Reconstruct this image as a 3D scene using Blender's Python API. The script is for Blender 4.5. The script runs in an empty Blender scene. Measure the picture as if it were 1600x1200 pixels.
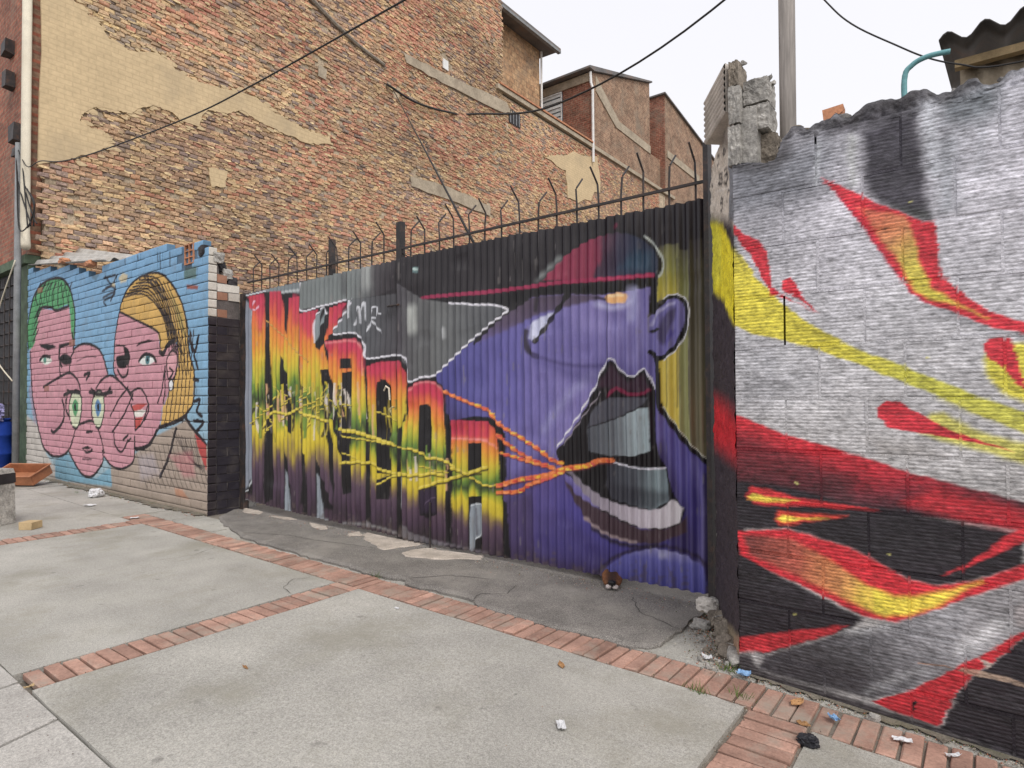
import bpy, bmesh, math, random
import numpy as np
from mathutils import Vector, Matrix, noise as mnoise
R_ = math.radians
scene = bpy.context.scene
COL = scene.collection
# ------------------------------------------------------------------ camera
cam_d = bpy.data.cameras.new('camera'); cam = bpy.data.objects.new('camera', cam_d); COL.objects.link(cam)
cam_d.sensor_fit = 'HORIZONTAL'; cam_d.sensor_width = 36.0; cam_d.lens = 36.0*963.4/1600.0
cam_d.clip_start = 0.05; cam_d.clip_end = 2000
def aim(yaw, pitch, roll, loc):
    y, p, r = R_(yaw), R_(pitch), R_(roll)
    F = Vector((-math.sin(y)*math.cos(p), math.cos(y)*math.cos(p), math.sin(p)))
    Rt = Vector((math.cos(y), math.sin(y), 0)); U = Rt.cross(F)
    R2 = Rt*math.cos(r)-U*math.sin(r); U2 = U*math.cos(r)+Rt*math.sin(r)
    M = Matrix((R2, U2, -F)).transposed().to_4x4(); M.translation = Vector(loc); return M
cam.matrix_world = aim(37.56, 1.22, .35, (0, 0, 1.35))
scene.camera = cam
# ------------------------------------------------------------------ overcast sky, soft sun
SUN_EL, SUN_AZ = 50.0, 118.0      # azimuth clockwise from +Y
world = bpy.data.worlds.new('World'); scene.world = world; world.use_nodes = True
nt = world.node_tree; nt.nodes.clear()
sky = nt.nodes.new('ShaderNodeTexSky'); sky.sky_type = 'NISHITA'; sky.sun_disc = False
sky.sun_elevation = R_(SUN_EL); sky.sun_rotation = R_(SUN_AZ); sky.dust_density = 5; sky.air_density = 1.2
hs = nt.nodes.new('ShaderNodeHueSaturation'); hs.inputs['Saturation'].default_value = .25
b1 = nt.nodes.new('ShaderNodeBackground'); b1.inputs['Strength'].default_value = .05
b2 = nt.nodes.new('ShaderNodeBackground'); b2.inputs['Color'].default_value = (.965, .955, 1, 1); b2.inputs['Strength'].default_value = .86
ad = nt.nodes.new('ShaderNodeAddShader'); wo = nt.nodes.new('ShaderNodeOutputWorld')
nt.links.new(sky.outputs[0], hs.inputs['Color']); nt.links.new(hs.outputs[0], b1.inputs['Color'])
nt.links.new(b1.outputs[0], ad.inputs[0]); nt.links.new(b2.outputs[0], ad.inputs[1]); nt.links.new(ad.outputs[0], wo.inputs['Surface'])
sl = bpy.data.lights.new('sun', 'SUN'); sl.energy = 1.45; sl.angle = R_(18); sl.color = (1, .97, .92)
sun = bpy.data.objects.new('sun', sl); COL.objects.link(sun)
sd = Vector((math.sin(R_(SUN_AZ))*math.cos(R_(SUN_EL)), math.cos(R_(SUN_AZ))*math.cos(R_(SUN_EL)), math.sin(R_(SUN_EL))))
sun.rotation_euler = sd.to_track_quat('Z', 'Y').to_euler(); sun.location = (2, -4, 20)
vs = scene.view_settings; vs.view_transform = 'Standard'; vs.look = 'None'; vs.exposure = 0; vs.gamma = 1; vs.use_curve_mapping = False
scene.render.resolution_x = 1024; scene.render.resolution_y = 768
# ------------------------------------------------------------------ helpers
rnd = random.Random(11); nr = np.random.RandomState(5)
def lin(c, g=1.0):
    o = []
    for v in c[:3]:
        v = v/255.0; v = v/12.92 if v <= .04045 else ((v+.055)/1.055)**2.4
        o.append(min(v*g, .92))
    return o
def link(o, parent=None):
    COL.objects.link(o)
    if parent is not None: o.parent = parent
    return o
def tag(o, label, cat, group=None, kind=None):
    if label: o['label'] = label
    if cat: o['category'] = cat
    if group: o['group'] = group
    if kind: o['kind'] = kind
    return o
def empty(name, loc, label, cat, group=None):
    o = bpy.data.objects.new(name, None); o.location = loc; COL.objects.link(o); o.empty_display_size = .1
    return tag(o, label, cat, group)
def under(o, root):          # parent in place
    o.parent = root; o.matrix_parent_inverse = Matrix.Translation(-Vector(root.location)); return o
def mesh(name, v, f, mat, parent=None, col=None, smooth=False):
    me = bpy.data.meshes.new(name); me.from_pydata([tuple(map(float, p)) for p in v], [], [tuple(map(int, q)) for q in f])
    if col is not None:
        a = me.color_attributes.new('Col', 'FLOAT_COLOR', 'POINT'); c = np.ones((len(v), 4), np.float32); c[:, :3] = col
        a.data.foreach_set('color', c.ravel())
    if smooth: me.polygons.foreach_set('use_smooth', [True]*len(me.polygons))
    me.materials.append(mat); o = bpy.data.objects.new(name, me); COL.objects.link(o)
    if parent is not None: under(o, parent)
    return o
class MB:
    def __init__(s): s.v = []; s.f = []; s.c = []
    def add(s, v, f, c=None):
        n = len(s.v); s.v += [tuple(p) for p in v]; s.f += [tuple(i+n for i in q) for q in f]
        if c is not None: s.c += [tuple(c)]*len(v) if np.ndim(c) == 1 else [tuple(q) for q in c]
    def box(s, a, b, c=None, j=0):
        x0, y0, z0 = a; x1, y1, z1 = b
        v = [(x0,y0,z0),(x1,y0,z0),(x1,y1,z0),(x0,y1,z0),(x0,y0,z1),(x1,y0,z1),(x1,y1,z1),(x0,y1,z1)]
        if j: v = [tuple(q+rnd.uniform(-j, j) for q in p) for p in v]
        s.add(v, [(0,3,2,1),(4,5,6,7),(0,1,5,4),(1,2,6,5),(2,3,7,6),(3,0,4,7)], c)
    def tube(s, pts, r, n=8, c=None, cap=True, r2=None):
        P = [Vector(p) for p in pts]; v = []; f = []
        up = Vector((.13, .21, 1)).normalized()
        for i, p in enumerate(P):
            d = (P[min(i+1, len(P)-1)]-P[max(i-1, 0)]).normalized()
            a = d.cross(up)
            if a.length < .05: a = d.cross(Vector((1, 0, 0)))
            a.normalize(); b = d.cross(a).normalized(); rr = r if r2 is None else r+(r2-r)*i/(len(P)-1)
            for k in range(n):
                t = 2*math.pi*k/n; v.append(p+a*rr*math.cos(t)+b*rr*math.sin(t))
        for i in range(len(P)-1):
            for k in range(n): f.append((i*n+k, i*n+(k+1)%n, (i+1)*n+(k+1)%n, (i+1)*n+k))
        if cap: f.append(tuple(range(n))[::-1]); f.append(tuple(range((len(P)-1)*n, len(P)*n)))
        s.add(v, f, c)
    def prism(s, poly, z0, z1, ax='z', c=None):
        # polygon extruded along an axis: z -> (x,y), x -> (y,z), y -> (x,z)
        n = len(poly)
        def m(p, t): return (p[0], p[1], t) if ax == 'z' else ((t, p[0], p[1]) if ax == 'x' else (p[0], t, p[1]))
        v = [m(p, z0) for p in poly]+[m(p, z1) for p in poly]
        f = [tuple(range(n))[::-1], tuple(range(n, 2*n))]+[(i, (i+1) % n, n+(i+1) % n, n+i) for i in range(n)]
        s.add(v, f, c)
    def build(s, name, mat, parent=None, smooth=False, fix=True):
        o = mesh(name, s.v, s.f, mat, parent, np.array(s.c) if s.c else None, smooth)
        if fix:
            bm = bmesh.new(); bm.from_mesh(o.data); bmesh.ops.recalc_face_normals(bm, faces=bm.faces[:]); bm.to_mesh(o.data); bm.free()
        return o
def big_mesh(name, V, F4, mat, parent, C, smooth=False):
    me = bpy.data.meshes.new(name); nv, nf = len(V), len(F4)
    me.vertices.add(nv); me.vertices.foreach_set('co', np.ascontiguousarray(V, np.float32).ravel())
    me.loops.add(nf*4); me.loops.foreach_set('vertex_index', np.ascontiguousarray(F4, np.int32).ravel())
    me.polygons.add(nf); me.polygons.foreach_set('loop_start', np.arange(0, nf*4, 4, dtype=np.int32)); me.polygons.foreach_set('loop_total', np.full(nf, 4, np.int32))
    if smooth: me.polygons.foreach_set('use_smooth', np.ones(nf, bool))
    me.update(calc_edges=True)
    if C is not None:
        a = me.color_attributes.new('Col', 'FLOAT_COLOR', 'POINT'); c = np.ones((nv, 4), np.float32); c[:, :3] = C; a.data.foreach_set('color', c.ravel())
    me.materials.append(mat); o = bpy.data.objects.new(name, me); COL.objects.link(o)
    if parent is not None: under(o, parent)
    return o
def vnoise(x, y, s, seed=0):
    r = np.random.RandomState(seed).rand(97, 97); x = np.asarray(x)/s; y = np.asarray(y)/s
    xi = np.floor(x).astype(int); yi = np.floor(y).astype(int); fx = x-xi; fy = y-yi
    fx = fx*fx*(3-2*fx); fy = fy*fy*(3-2*fy); g = lambda a, b: r[a % 97, b % 97]
    return (g(xi, yi)*(1-fx)+g(xi+1, yi)*fx)*(1-fy)+(g(xi, yi+1)*(1-fx)+g(xi+1, yi+1)*fx)*fy
# ------------------------------------------------------------------ materials
def mat(name, color=(.5,.5,.5), attr=False, rough=.8, var=.2, scale=6, fine=.15, fscale=90, bump=.3, bscale=60, bdist=.004, metallic=0, spec=.3, orand=0, dirt=None, dscale=2.5, damt=.5, stretch=None, speck=0, spots=0):
    m = bpy.data.materials.new(name); m.use_nodes = True; n = m.node_tree; N = n.nodes; L = n.links
    bs = N['Principled BSDF']; bs.inputs['Roughness'].default_value = rough; bs.inputs['Metallic'].default_value = metallic; bs.inputs['Specular IOR Level'].default_value = spec
    geo = N.new('ShaderNodeNewGeometry'); pos = geo.outputs['Position']
    if stretch:
        mp = N.new('ShaderNodeMapping'); mp.inputs['Scale'].default_value = stretch; L.new(pos, mp.inputs['Vector']); pos = mp.outputs[0]
    def noise(sc, det=4, ro=.6):
        t = N.new('ShaderNodeTexNoise'); t.inputs['Scale'].default_value = sc; t.inputs['Detail'].default_value = det; t.inputs['Roughness'].default_value = ro
        L.new(pos, t.inputs['Vector']); return t.outputs[0]
    def rng(s, lo, hi, a=.3, b=.7):
        r = N.new('ShaderNodeMapRange'); r.inputs[1].default_value = a; r.inputs[2].default_value = b; r.inputs[3].default_value = lo; r.inputs[4].default_value = hi; L.new(s, r.inputs[0]); return r.outputs[0]
    def mul(c, s):
        x = N.new('ShaderNodeVectorMath'); x.operation = 'SCALE'; L.new(c, x.inputs[0]); L.new(s, x.inputs['Scale']); return x.outputs[0]
    if attr:
        a = N.new('ShaderNodeAttribute'); a.attribute_name = 'Col'; c = a.outputs['Color']
    else:
        a = N.new('ShaderNodeRGB'); a.outputs[0].default_value = (*color, 1); c = a.outputs[0]
    if var: c = mul(c, rng(noise(scale), 1-var, 1+var))
    if fine: c = mul(c, rng(noise(fscale, 3, .7), 1-fine, 1+fine))
    if speck: c = mul(c, rng(noise(170, 2, .5), 1-speck, 1+speck*.8, .36, .64)); c = mul(c, rng(noise(420, 1, .5), 1-speck*.6, 1+speck*.6, .36, .64))
    if spots: c = mul(c, rng(noise(7, 3, .55), 1, 1-spots, .67, .73)); c = mul(c, rng(noise(26, 2, .5), 1, 1-spots, .72, .76))
    if orand:
        oi = N.new('ShaderNodeObjectInfo'); c = mul(c, rng(oi.outputs['Random'], 1-orand, 1+orand, 0, 1))
    if dirt:
        mx = N.new('ShaderNodeMix'); mx.data_type = 'RGBA'; L.new(rng(noise(dscale, 6, .65), 0, damt, .5, .72), mx.inputs[0]); L.new(c, mx.inputs[6]); mx.inputs[7].default_value = (*dirt, 1); c = mx.outputs[2]
    L.new(c, bs.inputs['Base Color'])
    if bump:
        b = N.new('ShaderNodeBump'); b.inputs['Strength'].default_value = bump; b.inputs['Distance'].default_value = bdist; L.new(noise(bscale, 5, .65), b.inputs['Height']); L.new(b.outputs[0], bs.inputs['Normal'])
    return m
def brick_mat(name, c1, c2, mortar, axis, bw=.25, bh=.1, dirt=(.25,.205,.155), relief=.7, fine=.42, damt=.7):
    """far brickwork: axis 'x' for faces looking along x (u = y), 'y' for faces looking along y (u = x)"""
    m = mat(name, (.3,.2,.15), var=.3*fine/.42, scale=1.6, fine=fine, fscale=9, bump=0, dirt=dirt, dscale=1.1, damt=damt); n = m.node_tree; N = n.nodes; L = n.links; bs = N['Principled BSDF']
    geo = N.new('ShaderNodeNewGeometry'); sp = N.new('ShaderNodeSeparateXYZ'); cb = N.new('ShaderNodeCombineXYZ'); L.new(geo.outputs['Position'], sp.inputs[0])
    L.new(sp.outputs[1 if axis == 'x' else 0], cb.inputs[0]); L.new(sp.outputs[2], cb.inputs[1])
    t = N.new('ShaderNodeTexBrick'); L.new(cb.outputs[0], t.inputs['Vector']); t.inputs['Scale'].default_value = 1; t.inputs['Brick Width'].default_value = bw; t.inputs['Row Height'].default_value = bh; t.inputs['Mortar Size'].default_value = .012; t.inputs['Bias'].default_value = 0
    t.inputs['Color1'].default_value = (*c1, 1); t.inputs['Color2'].default_value = (*c2, 1); t.inputs['Mortar'].default_value = (*mortar, 1)
    src = bs.inputs['Base Color'].links[0].from_node
    while src.type != 'RGB':
        src = next(i for i in src.inputs if i.links and (i.type in ('RGBA', 'VECTOR'))).links[0].from_node
    for l in list(src.outputs[0].links): s = l.to_socket; L.new(t.outputs[0], s)
    b = N.new('ShaderNodeBump'); b.inputs['Strength'].default_value = relief; b.inputs['Distance'].default_value = .02; iv = N.new('ShaderNodeMath'); iv.operation = 'SUBTRACT'; iv.inputs[0].default_value = 1; L.new(t.outputs['Fac'], iv.inputs[1]); L.new(iv.outputs[0], b.inputs['Height']); L.new(b.outputs[0], bs.inputs['Normal'])
    return m
M = dict(
 concrete=mat('concrete_slab', (.385,.37,.335), var=.2, scale=1.3, fine=.16, fscale=55, bump=.8, bscale=130, bdist=.006, dirt=(.27,.255,.205), dscale=1.5, damt=.85, rough=.9, speck=.2, spots=.3),
 walk=mat('street_slab', (.425,.405,.375), var=.1, scale=3, fine=.2, fscale=60, bump=.7, bscale=120, dirt=(.25,.23,.21), damt=.4, speck=.2),
 bed=mat('bedding', (.21,.185,.155), var=.3, bump=.7, bscale=60, bdist=.01),
 ground=mat('dirt_ground', (.17,.155,.135), var=.3, scale=1, bump=.5),
 asphalt=mat('asphalt', (.205,.19,.174), var=.22, scale=4, fine=.35, fscale=130, bump=.8, bscale=140, bdist=.006, dirt=(.29,.27,.24), dscale=1.8, damt=.85, rough=.9, speck=.4),
 paver=mat('paving_brick', (.365,.22,.17), var=.25, scale=7, fine=.2, fscale=80, bump=.5, bscale=70, orand=.25, dirt=(.33,.29,.24), dscale=4, damt=1, rough=.9),
 thresh=mat('broken_cement', (.47,.41,.35), var=.2, scale=9, fine=.2, bump=.7, bscale=50, bdist=.01, dirt=(.3,.25,.2), dscale=7, damt=.6),
 gate=mat('painted_steel', attr=True, rough=.42, var=.07, scale=3, fine=.07, fscale=40, bump=.15, bscale=25, bdist=.002, spec=.45, stretch=(1,1,.35)),
 iron=mat('dark_iron', (.035,.03,.03), rough=.6, var=.3, fine=.3, dirt=(.12,.06,.035), dscale=12, damt=.7, spec=.4),
 lbrick=mat('painted_brick', attr=True, rough=.7, var=.10, scale=9, fine=.12, fscale=70, bump=.6, bscale=55, bdist=.004, dirt=(.2,.17,.14), dscale=5, damt=.22),
 lmortar=mat('old_mortar', (.11,.095,.09), var=.4, fine=.3, bump=.8, bscale=50, bdist=.008),
 block=mat('painted_clay_block', attr=True, rough=.5, var=.13, scale=9, fine=.5, fscale=70, bump=.8, bscale=110, bdist=.005, spec=.4, stretch=(.45,.45,1)),
 bmortar=mat('painted_mortar', attr=True, rough=.7, var=.2, scale=14, fine=.3, bump=1, bscale=40, bdist=.012),
 cement=mat('rough_cement', (.40,.38,.35), var=.32, scale=9, fine=.3, fscale=60, bump=1, bscale=45, bdist=.015, dirt=(.10,.095,.09), dscale=11, damt=.85),
 earth=mat('rubble', (.27,.23,.185), var=.35, scale=12, fine=.3, bump=1, bscale=40, bdist=.015, dirt=(.08,.065,.05), dscale=9, damt=.8),
 crest=mat('dark_crest', (.17,.16,.155), var=.35, scale=12, fine=.3, bump=1, bscale=40, bdist=.015, dirt=(.32,.31,.3), dscale=9, damt=.6),
 clay=mat('pale_clay', (.52,.47,.42), var=.2, fine=.2, bump=.6, dirt=(.3,.26,.22), dscale=8, damt=.6),
 stone=mat('pale_stone', (.55,.51,.46), var=.2, bump=.8, bscale=30, bdist=.01),
 terracotta=mat('terracotta', (.48,.22,.12), var=.25, fine=.2, dirt=(.2,.12,.08)),
 wbrick=mat('weathered_brick', attr=True, var=.2, scale=5, fine=.28, fscale=22, bump=1, bscale=26, bdist=.02, rough=.95, spec=.15),
 wmortar=mat('weathered_mortar', (.46,.37,.265), var=.3, scale=2.2, fine=.35, fscale=18, bump=1, bscale=16, bdist=.03, dirt=(.17,.13,.09), dscale=3, damt=.7, rough=.95, spec=.15),
 plaster=None,
 plaster2=mat('grey_render', (.40,.335,.25), var=.2, scale=2, fine=.15, fscale=16, bump=.6, bscale=9, bdist=.02, dirt=(.25,.2,.15), damt=.7, rough=.95),
 white=mat('white_paint', (.75,.74,.72), var=.08, dirt=(.4,.37,.33), dscale=5, damt=.4, bump=.1),
 cream=mat('cream_pipe', (.66,.60,.48), var=.1, dirt=(.4,.34,.25), dscale=3, damt=.5, bump=.1),
 grey=mat('grey_pipe', (.23,.235,.24), var=.2, bump=.2),
 roof=mat('roof_sheet', (.16,.15,.145), var=.3, scale=2, dirt=(.2,.11,.07), dscale=2, damt=.6, bump=.3),
 fibro=mat('fibre_cement', (.42,.40,.37), var=.2, dirt=(.25,.2,.15), damt=.7, bump=.5),
 glass=mat('window_glass', (.16,.19,.21), rough=.12, var=.2, scale=1, fine=0, bump=0, spec=.6),
 curtain=mat('pale_slat', (.62,.63,.62), var=.1, bump=0),
 cable=mat('cable_rubber', (.03,.028,.028), var=.1, bump=0, rough=.6),
 wood=mat('grey_timber', (.25,.225,.205), var=.3, scale=8, fine=.3, fscale=60, bump=.7, bscale=40, stretch=(1,1,.06)),
 rawwood=mat('raw_wood', (.46,.34,.19), var=.25, bump=.4),
 teal=mat('turquoise_pipe', (.16,.36,.38), rough=.4, var=.1, bump=0),
 blue=mat('blue_plastic', (.02,.055,.32), rough=.4, var=.15, bump=.05),
 lilac=mat('lilac_bag', (.3,.28,.5), rough=.4, var=.2, bump=.3),
 crate=mat('brown_crate', (.36,.15,.075), rough=.6, var=.25, bump=.2),
 black=mat('black_paint', (.03,.027,.03), rough=.6, var=.3, bump=.3),
 paper=mat('paper', (.62,.62,.63), var=.08, bump=0), bluelitter=mat('blue_wrapper', (.22,.38,.6), rough=.4, bump=0), leaf=mat('dry_leaf', (.36,.2,.09), var=.3, bump=.2),
 grass=mat('grass', (.09,.14,.03), var=.4, bump=0), rubber=mat('black_rubber', (.02,.02,.025), rough=.5, bump=.2),
 fur=mat('dog_fur', attr=True, rough=.75, var=.25, scale=40, fine=.4, fscale=220, bump=.8, bscale=200, bdist=.006), nose=mat('dog_nose', (.014,.012,.013), rough=.3, bump=.4, bscale=300), pale=mat('pale_fur', (.5,.44,.42), rough=.6), eye=mat('dog_eye', (.02,.012,.01), rough=.1, bump=0),
 green=mat('green_wall', (.10,.14,.09), var=.3, dirt=(.05,.06,.05), damt=.7),
)
M['plaster'] = brick_mat('tan_plaster', (.60,.46,.275), (.575,.44,.262), (.53,.40,.24), 'x', .26, .098, (.40,.315,.205), .25, .10, .6)
# ------------------------------------------------------------------ mural painter: shapes in millimetres on the wall
def spline(p, closed, k=6):
    n = len(p); o = []
    if n < 3: return p
    for i in range(n if closed else n-1):
        g = (lambda j: p[j % n]) if closed else (lambda j: p[min(max(j, 0), n-1)])
        a, b, c, d = g(i-1), g(i), g(i+1), g(i+2)
        for s in range(k):
            t = s/k; o.append(.5*(2*b+(c-a)*t+(2*a-5*b+4*c-d)*t*t+(3*b-a-3*c+d)*t**3))
    if not closed: o.append(p[-1])
    return np.array(o)
def paint(ops, U, V, gain=1.25, wob=3.0, gj=0.0, softk=1.0, fade=0.0, row=0.0):
    """U, V in millimetres -> linear rgb"""
    U = U+wob*(vnoise(U, V, 40, 1)-.5)*2+wob*(vnoise(U, V, 13, 3)-.5); V = V+wob*(vnoise(U, V, 40, 2)-.5)*2+wob*(vnoise(U, V, 13, 4)-.5)
    if row: U = U+row*((vnoise(U*0+7, V, 7.9, 51)-.5)*2+(vnoise(U*.04, V, 5, 52)-.5))
    C = np.zeros((len(U), 3)); C[:] = .1
    for k, col, ex, soft, opa, fl in ops:
        p = np.array(fl, float).reshape(-1, 2); soft = soft*softk
        if k == 'S': p = spline(p, False)
        if k == 'Q': p = spline(p, True)
        mg = soft+(max(ex)/2 if k == 'S' else 0); lo = p.min(0)-mg; hi = p.max(0)+mg
        ix = np.nonzero((U > lo[0]) & (U < hi[0]) & (V > lo[1]) & (V < hi[1]))[0]
        if not len(ix): continue
        x, y = U[ix], V[ix]; best = np.full(len(ix), 1e18); ins = np.zeros(len(ix), bool)
        q = p if k == 'S' else np.vstack([p, p[:1]]); m = len(q)-1
        for i in range(m):
            ax, ay = q[i]; bx, by = q[i+1]; dx, dy = bx-ax, by-ay; l2 = dx*dx+dy*dy+1e-9
            t = np.clip(((x-ax)*dx+(y-ay)*dy)/l2, 0, 1); d = np.hypot(x-ax-t*dx, y-ay-t*dy)
            if k == 'S': d = d-(ex[0]+(ex[1]-ex[0])*(i+t)/m)/2
            else:
                cr = ((ay > y) != (by > y))
                with np.errstate(divide='ignore', invalid='ignore'):
                    ins ^= cr & (x < (bx-ax)*(y-ay)/(by-ay+1e-12)+ax)
            best = np.minimum(best, d)
        if k != 'S': best = np.where(ins, -best, best)
        a = np.clip(.5-best/soft, 0, 1); a = a*a*(3-2*a)*opa
        if isinstance(col, list):
            x0, y0, x1, y1 = ex; dx, dy = x1-x0, y1-y0; t = ((x-x0)*dx+(y-y0)*dy)/(dx*dx+dy*dy)+gj*((vnoise(x, y*.12, 26, 41)-.5)+.6*(vnoise(x, y*.3, 75, 42)-.5))
            T = [s[0] for s in col]; cc = np.array([lin(s[1], gain) for s in col]); rgb = np.stack([np.interp(t, T, cc[:, j]) for j in range(3)], -1)
        else: rgb = np.array(lin(col, gain))
        C[ix] = C[ix]*(1-a[:, None])+rgb*a[:, None]
    L_ = C @ np.array([.3, .59, .11]); return C*(1-fade)+L_[:, None]*fade
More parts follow.
